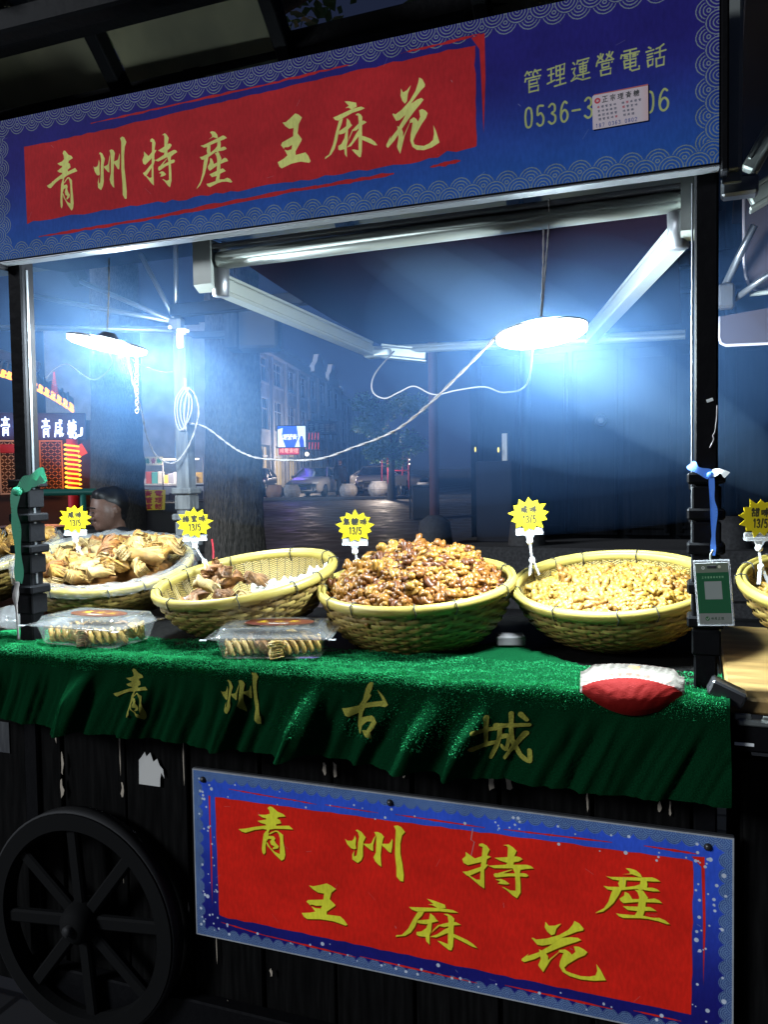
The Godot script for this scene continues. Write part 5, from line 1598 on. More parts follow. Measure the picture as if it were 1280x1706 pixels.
func food() -> void:
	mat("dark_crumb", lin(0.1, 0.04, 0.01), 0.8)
	var cm := [twist_mesh(0.07, 0.0125, 2.1, 4.0), twist_mesh(0.06, 0.0132, 1.8, -6.0), twist_mesh(0.076, 0.0118, 2.4, 8.0), twist_mesh(0.052, 0.0135, 1.5, 0.0)]
	pile(B3, 0.207, 0.1, -0.026, cm, [M.caramel_0, M.caramel_1, M.caramel_2, M.caramel_3], "caramel_twist", "caramel-brown glazed dough twist in the heap of the middle basket", "dough twist", "caramel dough twists", 300, 0.02, "caramel_heap")
	var pm := [twist_mesh(0.052, 0.0112, 1.5, 3.0), twist_mesh(0.044, 0.0122, 1.3, -5.0), twist_mesh(0.058, 0.0105, 1.8, 5.0), twist_mesh(0.04, 0.0125, 1.1, 0.0)]
	pile(B4, 0.2, 0.022, -0.032, pm, [M.pale_dough_0, M.pale_dough_1, M.pale_dough_2, M.pale_dough_3], "pale_twist", "small pale yellow dough twist in the level basket by the right post", "dough twist", "pale yellow dough twists", 300, 0.016, "pale_layer")
	pile(B6, 0.195, 0.03, -0.05, pm, [M.pale_dough_0, M.pale_dough_1, M.pale_dough_2, M.pale_dough_3], "golden_twist", "golden dough twist in the basket cut off at the right edge", "dough twist", "golden dough twists at the right edge", 110, 0.018, "golden_layer")
	# big flaky bundles: piled in the left basket, a few brown ones in the empty one, some at the far left
	var fm := []
	for i in 5:
		fm.append(flaky_mesh(0.088 + 0.012 * (i % 3), 0.042, 9 + i % 2, [2.4, 3.4, 1.6, 4.2, 2.9][i], i + 1))
	var fmat := [M.flaky_dough_0, M.flaky_dough_1, M.flaky_dough_2, M.flaky_dough_0, M.flaky_dough_2, M.flaky_dough_3]
	var bed := MB.new().blob(Vector3(0, -0.055, 0), Vector3(0.2, 0.07, 0.2), 28, 10)
	var bd := single("flaky_heap", bed, M.flaky_dough_3, "the packed lower layer of flaky twists in the left basket", "", B1)
	bd.set_meta("kind", "stuff")
	for i in 52:
		var a := i * 2.39996
		var r := 0.19 * sqrt((i + 0.5) / 52.0)
		var pos := Vector3(sin(a) * r, 0, cos(a) * r)
		pos.y = -0.02 + 0.045 * (1.0 - pow(r / 0.21, 2.0)) + rng.randf_range(-0.008, 0.016) + 0.045 * smoothstep(-0.05, 0.15, pos.x)
		var B := Basis(Vector3.UP, rng.randf() * TAU) * Basis(Vector3.BACK, rng.randf_range(-0.55, 0.55)) * Basis(Vector3.RIGHT, rng.randf() * TAU)
		single("flaky_twist", fm[i % 5], fmat[rng.randi() % 6], "pale flaky layered twist piled in the plastic-lined left basket", "dough twist", Transform3D(tiltb(12.0, -5.5).scaled_local(Vector3.ONE * 1.09), B1.origin) * Transform3D(B.scaled_local(Vector3.ONE * rng.randf_range(0.75, 1.1)), pos), "flaky twists in the left basket")
	var i2 := 0
	var flat2 := Transform3D(tiltb(10.1, 4.5), B2.origin)
	for q in [[-0.17, -0.048, 0.0], [-0.12, -0.03, -0.06], [-0.1, -0.012, 0.03], [-0.05, -0.02, -0.03], [-0.02, -0.035, 0.06], [-0.09, -0.05, 0.11], [0.02, -0.055, 0.02], [-0.15, -0.05, 0.09], [-0.06, 0.012, -0.01], [0.01, -0.03, -0.07], [0.05, -0.07, 0.08], [-0.11, 0.018, -0.02]]:
		var B := Basis(Vector3.UP, rng.randf() * TAU) * Basis(Vector3.BACK, rng.randf_range(-0.7, 0.7)) * Basis(Vector3.RIGHT, rng.randf() * TAU)
		single("brown_twist", fm[(i2 + 2) % 5], [M.brown_dough_0, M.brown_dough_1, M.flaky_dough_2, M.flaky_dough_3][i2 % 4], "brown flaky dough twist lying in the mostly empty basket", "dough twist", flat2 * Transform3D(B.scaled_local(Vector3.ONE * 0.74), Vector3(q[0] * 0.85 - 0.02, q[1], q[2])), "brown twists in the mostly empty basket")
		i2 += 1
	for i in 14:
		var a := i * 2.39996
		var r := 0.2 * sqrt((i + 0.5) / 14.0)
		var B := Basis(Vector3.UP, rng.randf() * TAU) * Basis(Vector3.RIGHT, rng.randf() * TAU)
		single("golden_flake", fm[i % 5], M.flaky_dough_1, "golden flaky twist in the basket at the far left edge", "dough twist", B0 * Transform3D(B, Vector3(sin(a) * r, 0.015 + rng.randf() * 0.03, cos(a) * r)), "golden flaky twists at the far left")
	# thin plastic liners, crumpled over rims and floors
	crumpled("plastic_liner", "clear plastic bag folded over the rim of the left basket", B1, 0.18, 0.285, 0.02, 1)
	crumpled("plastic_liner", "clear plastic liner crumpled over the rim of the far left basket", B0, 0.18, 0.28, 0.02, 2)
	var film := clear("plastic_film", lin(0.6, 0.61, 0.6), 0.55, 0.3)
	var sheet := MB.new()
	var Q := func(i: int, j: int) -> Vector3:
		var x := lerpf(-0.04, 0.19, i / 30.0)
		var z := lerpf(-0.13, 0.14, j / 30.0)
		var y := -0.075 + 1.0 * (x * x + z * z) + 0.035 * absf(noise.get_noise_2d(x * 17.0, z * 17.0)) + 0.018 * noise.get_noise_2d(x * 45.0, z * 45.0)
		return Vector3(x, y, z)
	for i in 30:
		for j in 30:
			sheet.quad(Q.call(i, j + 1), Q.call(i + 1, j + 1), Q.call(i + 1, j), Q.call(i, j))
	single("plastic_sheet", sheet, film, "crumpled white plastic film lying inside the mostly empty basket", "plastic bag", flat2)

func crumpled(called: String, label: String, X: Transform3D, r0: float, r1: float, amp: float, sd: int) -> void:
	var g := MB.new()
	var n := 90
	var P := func(i: int, k: int) -> Vector3:
		var t := i / 9.0
		var a := TAU * (k % n) / n
		var r := lerpf(r0, r1, t)
		var y := -0.03 + 0.05 * sin(PI * minf(t * 0.75, 0.8)) - 0.03 * maxf(t - 0.8, 0.0) * 3.0
		if t > 0.55:
			r = minf(r, 0.257 + 0.012 * noise.get_noise_2d(a * 3.0, sd))
		var w := noise.get_noise_3d(sin(a) * 6.0, t * 3.0 + sd, cos(a) * 6.0) * amp + noise.get_noise_3d(sin(a) * 17.0, t * 6.0 + sd, cos(a) * 17.0) * amp * 0.5
		return Vector3(sin(a) * (r + w * 0.4), y + absf(w) * 0.8, cos(a) * (r + w * 0.4))
	for i in 9:
		for k in n:
			g.quad(P.call(i, k), P.call(i, k + 1), P.call(i + 1, k + 1), P.call(i + 1, k))
	single(called, g, M.plastic_bag, label, "plastic bag", X)

func boxes() -> void:
	var pic := Pic.new(256, 160, lin(0.05, 0.008, 0.004))
	for i in 40:
		pic.dot(Vector2(rng.randf() * 256, rng.randf() * 160), rng.randf_range(3, 9), lin(0.07, 0.022, 0.006))
	for i in 3:
		pic.brush(BRUSH[["wang", "ma", "hua"][i]], Rect2(44 + i * 58, 44, 48, 44), lin(0.34, 0.22, 0.006))
	pic.poly(PackedVector2Array([Vector2(90, 104), Vector2(170, 104), Vector2(160, 122), Vector2(100, 122)]), lin(0.2, 0.18, 0.16))
	var lm := mat("box_label_print", Color.WHITE, 0.35)
	lm.albedo_texture = pic.tex()
	var specs := [[Vector3(-0.922, TABLE + 0.012, -0.022), 0.3, "clear lidded box of braided twists in front of the two middle baskets"], [Vector3(-1.435, TABLE + 0.012, -0.012), -0.03, "clear lidded box of braided twists beside the left post"]]
	for s in specs:
		var X := Transform3D(Basis(Vector3.UP, s[1]), s[0])
		var b := thing("takeout_box", s[2], "box", X.origin, X.basis, "clear boxes of twists")
		# tray: rounded rectangle rings, tapering to the floor
		var tray := MB.new()
		var rings := [[0.112, 0.072, 0.001], [0.116, 0.076, 0.006], [0.127, 0.086, 0.047], [0.14, 0.099, 0.048]]
		rounded(tray, rings, 0.02)
		part("tray", tray, M.clear_plastic, b)
		var lid := MB.new()
		rounded(lid, [[0.142, 0.101, 0.05], [0.146, 0.105, 0.052], [0.128, 0.087, 0.053], [0.122, 0.081, 0.062], [0.118, 0.077, 0.071], [0.1, 0.06, 0.071], [0.097, 0.057, 0.068], [0.0, 0.0, 0.068]], 0.018)
		var lp := part("lid", lid, M.clear_plastic, b)
		var lb := MB.new()
		var ov := PackedVector2Array()
		for i in 32:
			var a := TAU * i / 32
			ov.append(Vector2(cos(a) * 0.083, sin(a) * 0.046))
		lb.prism(ov, 0.0008, Transform3D(Basis(Vector3.RIGHT, -PI / 2), Vector3(0.008, 0.0725, 0.0)), Rect2(-0.083, -0.046, 0.166, 0.092))
		part("printed_label", lb, lm, lp)
		for e in [[-0.142, 0.1], [0.142, 0.1], [0.142, -0.1], [-0.142, -0.1]]:
			part("corner_tab", MB.new().box(Vector3(e[0] * 1.03, 0.0505, e[1] * 1.04), Vector3(0.016, 0.002, 0.012), 0.0005), M.clip_plastic, lp)
		for i in 8:
			var m: Material = [M.flaky_dough_1, M.flaky_dough_0, M.brown_dough_1, M.pale_dough_1][(i + (1 if s[1] > 0 else 0)) % 4]
			var px := -0.066 + 0.044 * (i % 4)
			var Y := Transform3D(Basis(Vector3.UP, [0.25, -0.3, 1.35, 0.5][i % 4] + 0.2 * (i / 4)) * Basis(Vector3.RIGHT, i * 1.3), Vector3(px, 0.021 + 0.004 * (i % 2), 0.034 if i < 4 else -0.034))
			single("braided_twist", flaky_mesh(0.092, 0.04, 9, 4.6 + 0.5 * (i % 3), 20 + i) if i % 3 else braid_mesh(0.088, 0.022, i), m, "braided dough twist packed in the clear box " + ("in front of the middle baskets" if s[1] > 0 else "beside the left post"), "dough twist", X * Y, "twists packed in " + ("the middle box" if s[1] > 0 else "the left box"))

func rounded(g: MB, rings: Array, cr: float) -> void:
	var prev := []
	for r in rings:
		var ring := []
		var hx: float = r[0]
		var hz: float = r[1]
		var c := minf(cr, minf(hx, hz))
		for k in 4:
			var sx: float = [1, -1, -1, 1][k]
			var sz: float = [1, 1, -1, -1][k]
			for i in 5:
				var a := PI / 2.0 * (float(k) + i / 4.0)
				ring.append(Vector3(sx * (hx - c) + cos(a) * c, r[2], sz * (hz - c) + sin(a) * c))
		if prev.size():
			for i in 20:
				var j := (i + 1) % 20
				g.quad(prev[j], prev[i], ring[i], ring[j])
		else:
			for i in range(1, 19):
				g.tri(ring[0], ring[i], ring[i + 1])
		prev = ring

func tags() -> void:
	var specs := [
		["xian wei", Vector3(-1.79, 1.292, -0.35), Vector3(-1.786, 1.19, -0.36), "yellow starburst price card clipped in the pile of flaky twists, left"],
		["feng mi wei", Vector3(-1.325, 1.285, -0.3), Vector3(-1.283, 1.16, -0.3), "yellow starburst price card on the left end of the mostly empty basket"],
		["jiao tang wei", Vector3(-0.839, 1.278, -0.32), Vector3(-0.836, 1.175, -0.33), "yellow starburst price card behind the caramel twists"],
		["xian wei", Vector3(-0.381, 1.309, -0.35), Vector3(-0.368, 1.18, -0.33), "yellow starburst price card on the rim of the pale twists basket"],
		["tian wei", Vector3(0.142, 1.305, -0.3), Vector3(0.146, 1.18, -0.3), "yellow starburst price card cut off by the right edge"]]
	for n in specs.size():
		var s: Array = specs[n]
		var pic := Pic.new(160, 160, lin(0.4, 0.31, 0.003))
		var ks: PackedStringArray = s[0].split(" ")
		var ink := lin(0.012, 0.012, 0.01)
		for i in ks.size():
			pic.write(PEN[ks[i]], Rect2(80 + (i - (ks.size() - 1) / 2.0) * 36 - 15, 42, 30, 34), 3.3, ink)
		var pr := "13/5"
		for i in 4:
			pic.write(PEN[pr[i]], Rect2(54 + i * 14, 84, 12, 34), 3.2, ink, true)
		var m := mat("price_card_%d" % n, Color.WHITE, 0.45)
		m.albedo_texture = pic.tex()
		var ry := 0.4 + 0.1 * sin(n * 2.2)
		var t := thing("price_card", s[3], "price card", s[1], Basis(Vector3.UP, ry) * Basis(Vector3.BACK, 0.06 * sin(n * 3.0)), "yellow starburst price cards")
		var star := PackedVector2Array()
		for i in 26:
			var a := TAU * i / 26 + PI / 2
			var r := (0.047 if i % 2 == 0 else 0.035) * (1.0 + 0.07 * sin(i * 1.9 + n))
			star.append(Vector2(cos(a) * r * 1.08, sin(a) * r * 0.92))
		part("card", MB.new().prism(star, 0.0012, Transform3D.IDENTITY, Rect2(-0.05, -0.046, 0.1, 0.092)), m, t)
		var hold := MB.new()
		hold.box(Vector3(0, -0.042, -0.004), Vector3(0.068, 0.018, 0.005), 0.001)
		hold.box(Vector3(0, -0.047, 0.004), Vector3(0.068, 0.008, 0.004), 0.001)
		hold.prism(PackedVector2Array([Vector2(-0.012, 0), Vector2(0.012, 0), Vector2(0.005, -0.014), Vector2(-0.005, -0.014)]), 0.008, Transform3D(Basis.IDENTITY, Vector3(0, -0.05, 0)))
		part("holder", hold, M.clip_plastic, t)
		var inv := t.transform.affine_inverse()
		var foot: Vector3 = inv * (s[2] as Vector3)
		var head := Vector3(0, -0.067, 0)
		part("stem", MB.new().tube([head, head.lerp(foot, 0.8)], 0.0032, 8), M.clip_plastic, t)
		part("ball_joint", MB.new().blob(head, Vector3.ONE * 0.0085), M.white_plastic, t)
		part("ball_joint", MB.new().blob(head.lerp(foot, 0.72), Vector3.ONE * 0.0075), M.white_plastic, t)
		var cl := MB.new()
		var dn := (foot - head).normalized()
		var q := head.lerp(foot, 0.78)
		for sg in [-1, 1]:
			cl.bar(q + Vector3(0.003 * sg, 0, 0), q + dn * 0.035 + Vector3(0.012 * sg, 0, 0.004), 0.012, 0.003, 0.0006, Vector3.BACK)
		cl.blob(q, Vector3(0.008, 0.006, 0.006), 10, 6)
		part("clip", cl, M.clip_plastic, t)

# ---------------------------------------------------------------- lamps, cords and small things on the stall
func lamps() -> void:
	var lm := glow("lamp_diffuser", Color(0.9, 0.97, 1.0), 6.0)
	for s in [[Vector3(-0.301, 1.709, -0.08), 0.097, Vector3(-3, 0, 7), "round white disc lamp glowing above the baskets at the right", 1.0], [Vector3(-1.431, 1.765, -0.08), 0.101, Vector3(-3, 0, -11), "round white disc lamp glowing at the left beside the left post", 0.85]]:
		var B := Basis(Vector3.BACK, deg_to_rad(s[2].z)) * Basis(Vector3.RIGHT, deg_to_rad(s[2].x))
		var l := thing("disc_lamp", s[3], "lamp", s[0], B, "disc lamps hanging in the stall")
		var r: float = s[1]
		part("diffuser", MB.new().lathe([Vector2(0.0, -0.018), Vector2(r * 0.5, -0.017), Vector2(r * 0.88, -0.012), Vector2(r * 0.98, -0.007), Vector2(r, -0.001), Vector2(r, 0.004), Vector2(0.0, 0.005)], 48), lm, l)
		part("ring", MB.new().lathe([Vector2(r - 0.004, 0.005), Vector2(r + 0.0015, 0.003), Vector2(r + 0.002, 0.006), Vector2(r - 0.004, 0.008), Vector2(r - 0.004, 0.005)], 48), M.steel, l)
		var cap := MB.new()
		cap.lathe([Vector2(0.0, 0.006), Vector2(r * 0.98, 0.006), Vector2(r * 0.9, 0.01), Vector2(0.03, 0.015), Vector2(0.016, 0.03), Vector2(0.0, 0.031)], 40)
		part("housing", cap, M.dark_plastic, l)
		add_omni("lamp_light", s[0] + B * Vector3(0, -0.012, 0), Color(0.9, 0.97, 1.0), LAMP_E * s[4], 0.085, 14)

const LAMP_E := 3.8

func twisted(p: Array, r: float, per := 8) -> MB:
	var c := curve(p, per)
	var g := MB.new()
	for s in 2:
		var q := []
		for i in c.size():
			var d: Vector3 = (c[mini(i + 1, c.size() - 1)] - c[maxi(i - 1, 0)]).normalized()
			var u := d.cross(Vector3(0.3, 0.2, 0.9)).normalized()
			var a := i * 0.9 + PI * s
			q.append(c[i] + (u * cos(a) + d.cross(u) * sin(a)) * r * 0.8)
		g.tube(q, r, 6)
	return g

func cords() -> void:
	var wc: Material = M.white_cord
	single("power_cord", twisted([Vector3(-0.39, 1.718, -0.08), Vector3(-0.509, 1.653, -0.2), Vector3(-0.64, 1.583, -0.32), Vector3(-0.763, 1.531, -0.42), Vector3(-0.919, 1.496, -0.52), Vector3(-1.074, 1.464, -0.58), Vector3(-1.282, 1.471, -0.64), Vector3(-1.37, 1.492, -0.66), Vector3(-1.437, 1.524, -0.68), Vector3(-1.536, 1.584, -0.7), Vector3(-1.6, 1.6, -0.7)], 0.0021, 10), wc, "long twisted white cord sagging from the right lamp to the back post", "cord")
	single("power_cord", twisted([Vector3(-1.38, 1.76, -0.09), Vector3(-1.443, 1.675, -0.2), Vector3(-1.53, 1.605, -0.35), Vector3(-1.624, 1.543, -0.5), Vector3(-1.659, 1.484, -0.6), Vector3(-1.628, 1.466, -0.65), Vector3(-1.594, 1.53, -0.69), Vector3(-1.556, 1.629, -0.69), Vector3(-1.573, 1.701, -0.69), Vector3(-1.61, 1.722, -0.69)], 0.0019, 10), wc, "white cord looping down from the left lamp and up to the back post", "cord")
	single("power_cord", MB.new().tube(curve([Vector3(-2.254, 1.79, -0.75), Vector3(-2.21, 1.825, -0.75), Vector3(-2.15, 1.838, -0.75), Vector3(-2.09, 1.8, -0.75), Vector3(-2.03, 1.776, -0.75), Vector3(-1.95, 1.795, -0.72), Vector3(-1.75, 1.79, -0.5), Vector3(-1.56, 1.772, -0.25), Vector3(-1.46, 1.775, -0.09)]), 0.003, 7), wc, "wavy grey-white cord running left from the left lamp", "cord")
	single("power_cord", MB.new().tube(curve([Vector3(-1.4, 1.765, -0.09), Vector3(-1.54, 1.77, -0.3), Vector3(-1.74, 1.795, -0.65), Vector3(-1.73, 1.785, -0.75), Vector3(-1.67, 1.79, -0.745), Vector3(-1.632, 1.8, -0.74), Vector3(-1.625, 1.86, -0.74), Vector3(-1.63, 1.93, -0.75)]), 0.0028, 7), wc, "white cord from the left lamp up the back post to the awning joint", "cord")
	single("power_cord", MB.new().tube(curve([Vector3(-0.965, 1.84, -1.0), Vector3(-0.96, 1.74, -0.8), Vector3(-0.95, 1.68, -0.75), Vector3(-0.91, 1.655, -0.75), Vector3(-0.86, 1.672, -0.75), Vector3(-0.81, 1.688, -0.75), Vector3(-0.75, 1.66, -0.76), Vector3(-0.68, 1.672, -0.78), Vector3(-0.6, 1.68, -0.8), Vector3(-0.54, 1.66, -0.8), Vector3(-0.43, 1.66, -0.6), Vector3(-0.32, 1.725, -0.1)]), 0.0025, 7), wc, "grey cord drooping from the awning elbow behind the twisted cord", "cord")
	var loops := MB.new()
	for s in [0.0, 0.013, -0.01]:
		loops.tube(curve([Vector3(-1.6 + s, 1.72, -0.685), Vector3(-1.628 + s, 1.68, -0.68), Vector3(-1.632 + s, 1.62, -0.68), Vector3(-1.612 + s, 1.575, -0.68), Vector3(-1.59 - s, 1.62, -0.675), Vector3(-1.585 - s, 1.68, -0.68), Vector3(-1.6 + s, 1.72, -0.685)]), 0.0026, 6)
	for i in 5:
		loops.tube(curve([Vector3(-1.606, 1.722 + i * 0.006, -0.69), Vector3(-1.605, 1.724 + i * 0.006, -0.685), Vector3(-1.6, 1.722 + i * 0.006, -0.69)]), 0.003, 6)
	single("cord_coil", loops, wc, "loops of spare white cord tied to the grey back post", "cord")
	var ch := thing("hanging_chain", "short thin chain hanging below the left lamp", "chain", Vector3(-1.37, 1.735, -0.12))
	for i in 13:
		part("link", MB.new().lathe([Vector2(0.0045, -0.001), Vector2(0.0065, 0.0), Vector2(0.0045, 0.001), Vector2(0.0045, -0.001)], 10, Transform3D(Basis(Vector3.UP, PI / 2 * (i % 2)) * Basis(Vector3.RIGHT, PI / 2), Vector3(-0.0003 * i, -0.012 * i, 0))), M.white_cord, ch)
	for s in [[Vector3(-0.296, 1.92, -0.06), Vector3(-0.302, 1.745, -0.08), 0.004, 1.97, "twisted pair of wires that the right lamp hangs from"], [Vector3(-1.42, 1.96, -0.08), Vector3(-1.43, 1.8, -0.08), 0.002, 1.985, "twisted pair of wires that the left lamp hangs from"]]:
		var top: Vector3 = s[0]
		top.y = s[3]
		single("hanging_wire", twisted([top + Vector3(s[2], 0, 0), s[0].lerp(s[1], 0.4) + Vector3(s[2], 0, 0), s[1]], 0.0013, 16), wc, s[4], "wire")
	single("loose_wire", twisted([Vector3(-0.276, 1.975, -0.034), Vector3(-0.28, 1.92, -0.05), Vector3(-0.292, 1.82, -0.07), Vector3(-0.3, 1.745, -0.08)], 0.0011, 16), wc, "second thin wire beside the pair above the right lamp", "wire")
	var ins := thing("insulator", "white plastic insulator on top of the grey back post", "insulator", Vector3(-1.622, 1.9, -0.71))
	part("clip", MB.new().box(Vector3(0, -0.02, 0.012), Vector3(0.022, 0.055, 0.03), 0.004), M.white_plastic, ins)
	part("clip_top", MB.new().box(Vector3(0.006, 0.012, 0.01), Vector3(0.034, 0.012, 0.03), 0.003), M.white_plastic, ins)
	single("thin_cord", MB.new().tube(curve([Vector3(-1.56, 1.2, -0.76), Vector3(-1.53, 1.16, -0.72), Vector3(-1.5, 1.1, -0.66), Vector3(-1.49, 1.06, -0.6)]), 0.003, 6), M.red_wire, "thin red cord hanging beside the tree trunk behind the baskets", "cord")
	# bright galvanised angle strips on the inner edges of the two front posts
	single("edge_strip", MB.new().box(Vector3(-1.6265, 1.55, -0.012), Vector3(0.004, 0.82, 0.008), 0.001), M.steel, "thin bright metal strip up the inner edge of the left front post", "metal strip")
	single("edge_strip", MB.new().box(Vector3(0.0005, 1.55, -0.012), Vector3(0.004, 0.82, 0.012), 0.001), M.steel, "thin bright metal strip up the inner edge of the right front post", "metal strip")

func ribbon(p: Array, w: float, nrm: Vector3) -> MB:
	var c := curve(p, 6)
	var g := MB.new()
	for i in c.size() - 1:
		var k0 := 1.0 + 0.25 * sin(i * 0.7)
		var k1 := 1.0 + 0.25 * sin((i + 1) * 0.7)
		var d: Vector3 = (c[i + 1] - c[i]).normalized()
		var s := d.cross(nrm).normalized() * w * 0.5
		g.quad(c[i] - s * k0, c[i] + s * k0, c[i + 1] + s * k1, c[i + 1] - s * k1)
	return g

func small_things() -> void:
	# green strap round the left post, white string under it
	var st := thing("green_strap", "dark green cloth strap knotted round the left post and hanging down", "strap")
	part("band", ribbon([Vector3(-1.556, 1.428, 0.02), Vector3(-1.585, 1.418, 0.03), Vector3(-1.615, 1.402, 0.03), Vector3(-1.645, 1.38, 0.03)], 0.034, Vector3.BACK), M.green_ribbon, st)
	part("tail", ribbon([Vector3(-1.64, 1.39, 0.035), Vector3(-1.647, 1.34, 0.037), Vector3(-1.642, 1.28, 0.036), Vector3(-1.641, 1.2, 0.034), Vector3(-1.643, 1.145, 0.033)], 0.026, Vector3.BACK), M.green_ribbon, st)
	part("knot", MB.new().blob(Vector3(-1.638, 1.385, 0.034), Vector3(0.016, 0.012, 0.01)), M.green_ribbon, st)
	part("loose_end", ribbon([Vector3(-1.59, 1.408, 0.036), Vector3(-1.565, 1.405, 0.042), Vector3(-1.548, 1.418, 0.04)], 0.018, Vector3.BACK), M.green_ribbon, st)
	var ws := MB.new()
	ws.tube(curve([Vector3(-1.645, 1.15, 0.035), Vector3(-1.652, 1.11, 0.037), Vector3(-1.65, 1.06, 0.036), Vector3(-1.648, 0.998, 0.036)]), [0.006, 0.006, 0.006, 0.006, 0.007, 0.008, 0.008, 0.007, 0.005, 0.004, 0.0035, 0.003, 0.003, 0.003, 0.003, 0.003, 0.003, 0.003, 0.003], 7)
	single("white_string", ws, M.white_cord, "white string hanging below the green strap on the left post", "string")
	# lanyard and payment card on the right post
	var ly := thing("lanyard", "shiny blue ribbon tied round the right post, holding the green payment card", "lanyard")
	part("wrap", ribbon([Vector3(-0.003, 1.425, 0.012), Vector3(0.008, 1.414, 0.02), Vector3(0.032, 1.404, 0.022)], 0.016, Vector3.BACK), M.blue_ribbon, ly)
	part("knot", MB.new().blob(Vector3(0.034, 1.403, 0.022), Vector3(0.008, 0.007, 0.006)), M.blue_ribbon, ly)
	part("strand", ribbon([Vector3(0.035, 1.402, 0.024), Vector3(0.037, 1.36, 0.026), Vector3(0.041, 1.33, 0.028), Vector3(0.038, 1.28, 0.033), Vector3(0.038, 1.252, 0.04)], 0.008, Vector3.BACK), M.blue_ribbon, ly)
	part("strand", ribbon([Vector3(0.032, 1.402, 0.023), Vector3(0.033, 1.36, 0.025), Vector3(0.036, 1.31, 0.028), Vector3(0.037, 1.26, 0.036)], 0.004, Vector3(0.3, 0, 1)), M.blue_ribbon, ly)
	part("loose_end", ribbon([Vector3(0.036, 1.405, 0.025), Vector3(0.05, 1.41, 0.03), Vector3(0.062, 1.402, 0.034)], 0.012, Vector3(0, 0.5, 1)), M.white_cloth, ly)
	part("hook", MB.new().tube(curve([Vector3(0.038, 1.262, 0.04), Vector3(0.033, 1.252, 0.043), Vector3(0.036, 1.238, 0.046), Vector3(0.042, 1.236, 0.046)]), 0.0022, 6), M.aluminium, ly)
	var pic := Pic.new(200, 372, lin(0.012, 0.075, 0.03))
	pic.poly(PackedVector2Array([Vector2(0, 0), Vector2(200, 0), Vector2(200, 58), Vector2(0, 58)]), lin(0.12, 0.14, 0.1))
	pic.poly(PackedVector2Array([Vector2(0, 308), Vector2(200, 308), Vector2(200, 372), Vector2(0, 372)]), lin(0.15, 0.16, 0.14))
	for i in 8:
		pic.write(PEN[["zheng", "zong", "li", "gao", "xian", "wei", "mi", "tian"][i]], Rect2(36 + i * 17, 80, 12, 14), 0.8, lin(0.2, 0.36, 0.2))
	pic.poly(PackedVector2Array([Vector2(48, 112), Vector2(152, 112), Vector2(152, 222), Vector2(48, 222)]), lin(0.2, 0.22, 0.2))
	pic.dot(Vector2(52, 340), 13, lin(0.03, 0.09, 0.03))
	pic.pen(PackedVector2Array([Vector2(45, 340), Vector2(51, 346), Vector2(60, 334)]), 2.0, lin(0.26, 0.28, 0.24), 0.0)
	for i in 4:
		pic.write(PEN[["wei", "xian", "zheng", "li"][i]], Rect2(74 + i * 20, 330, 16, 19), 1.2, lin(0.03, 0.05, 0.03))
	pic.dot(Vector2(48, 28), 10, lin(0.5, 0.52, 0.45))
	pic.dot(Vector2(48, 28), 5, lin(0.1, 0.12, 0.1))
	pic.dot(Vector2(146, 24), 9, lin(0.42, 0.42, 0.3))
	var cm := mat("payment_print", Color.WHITE, 0.25)
	cm.albedo_texture = pic.tex()
	var card := thing("payment_card", "green payment card in a clear sleeve hanging on the right post", "card", Vector3(0.0385, 1.183, 0.05), Basis(Vector3.BACK, 0.075) * Basis(Vector3.UP, -0.12))
	var f := MB.new()
	f.quad(Vector3(-0.029, -0.058, 0.001), Vector3(0.029, -0.058, 0.001), Vector3(0.029, 0.056, 0.001), Vector3(-0.029, 0.056, 0.001))
	part("printed_card", f, cm, card)
	part("backing", MB.new().box(Vector3(0, -0.001, -0.001), Vector3(0.059, 0.115, 0.0016), 0.0004), M.white_plastic, card)
	var ed := MB.new()
	for s in [-1, 1]:
		ed.box(Vector3(s * 0.0305, 0, 0), Vector3(0.003, 0.122, 0.004), 0.0008)
		ed.box(Vector3(0, s * 0.0605, 0), Vector3(0.064, 0.003, 0.004), 0.0008)
	part("sleeve_edge", ed, M.clip_plastic, card)
	part("slot_rim", MB.new().box(Vector3(0.0, 0.049, 0.0025), Vector3(0.016, 0.005, 0.001), 0.0004), M.dark_plastic, card)
	# snack bag: two sealed halves, belly and crimped collar
	bag()
	# odd white blocks and tissue between the baskets
	var tp := MB.new()
	tp.box(Vector3.ZERO, Vector3(0.07, 0.024, 0.06), 0.003, Basis(Vector3.UP, 0.3))
	single("tissue_pack", tp, mat("dull_paper", lin(0.07, 0.065, 0.065), 0.9), "white tissue pack on the table between the caramel and pale baskets", "tissue pack", Transform3D(Basis.IDENTITY, Vector3(-0.42, TABLE + 0.018, -0.3)))
	single("paper_scrap", MB.new().box(Vector3(0, 0, 0), Vector3(0.012, 0.006, 0.001), 0.0002, Basis(Vector3.BACK, 0.3)), M.white_cloth, "tiny white tape scrap stuck on the right post", "tape", Transform3D(Basis.IDENTITY, Vector3(0.032, 1.545, 0.0065)))
	single("hanging_thread", MB.new().tube(curve([Vector3(0.045, 1.535, 0.008), Vector3(0.044, 1.51, 0.01), Vector3(0.041, 1.485, 0.009), Vector3(0.037, 1.478, 0.009), Vector3(0.039, 1.47, 0.009), Vector3(0.032, 1.455, 0.008)]), 0.0011, 5), M.white_cord, "broken white thread dangling on the right post", "thread")

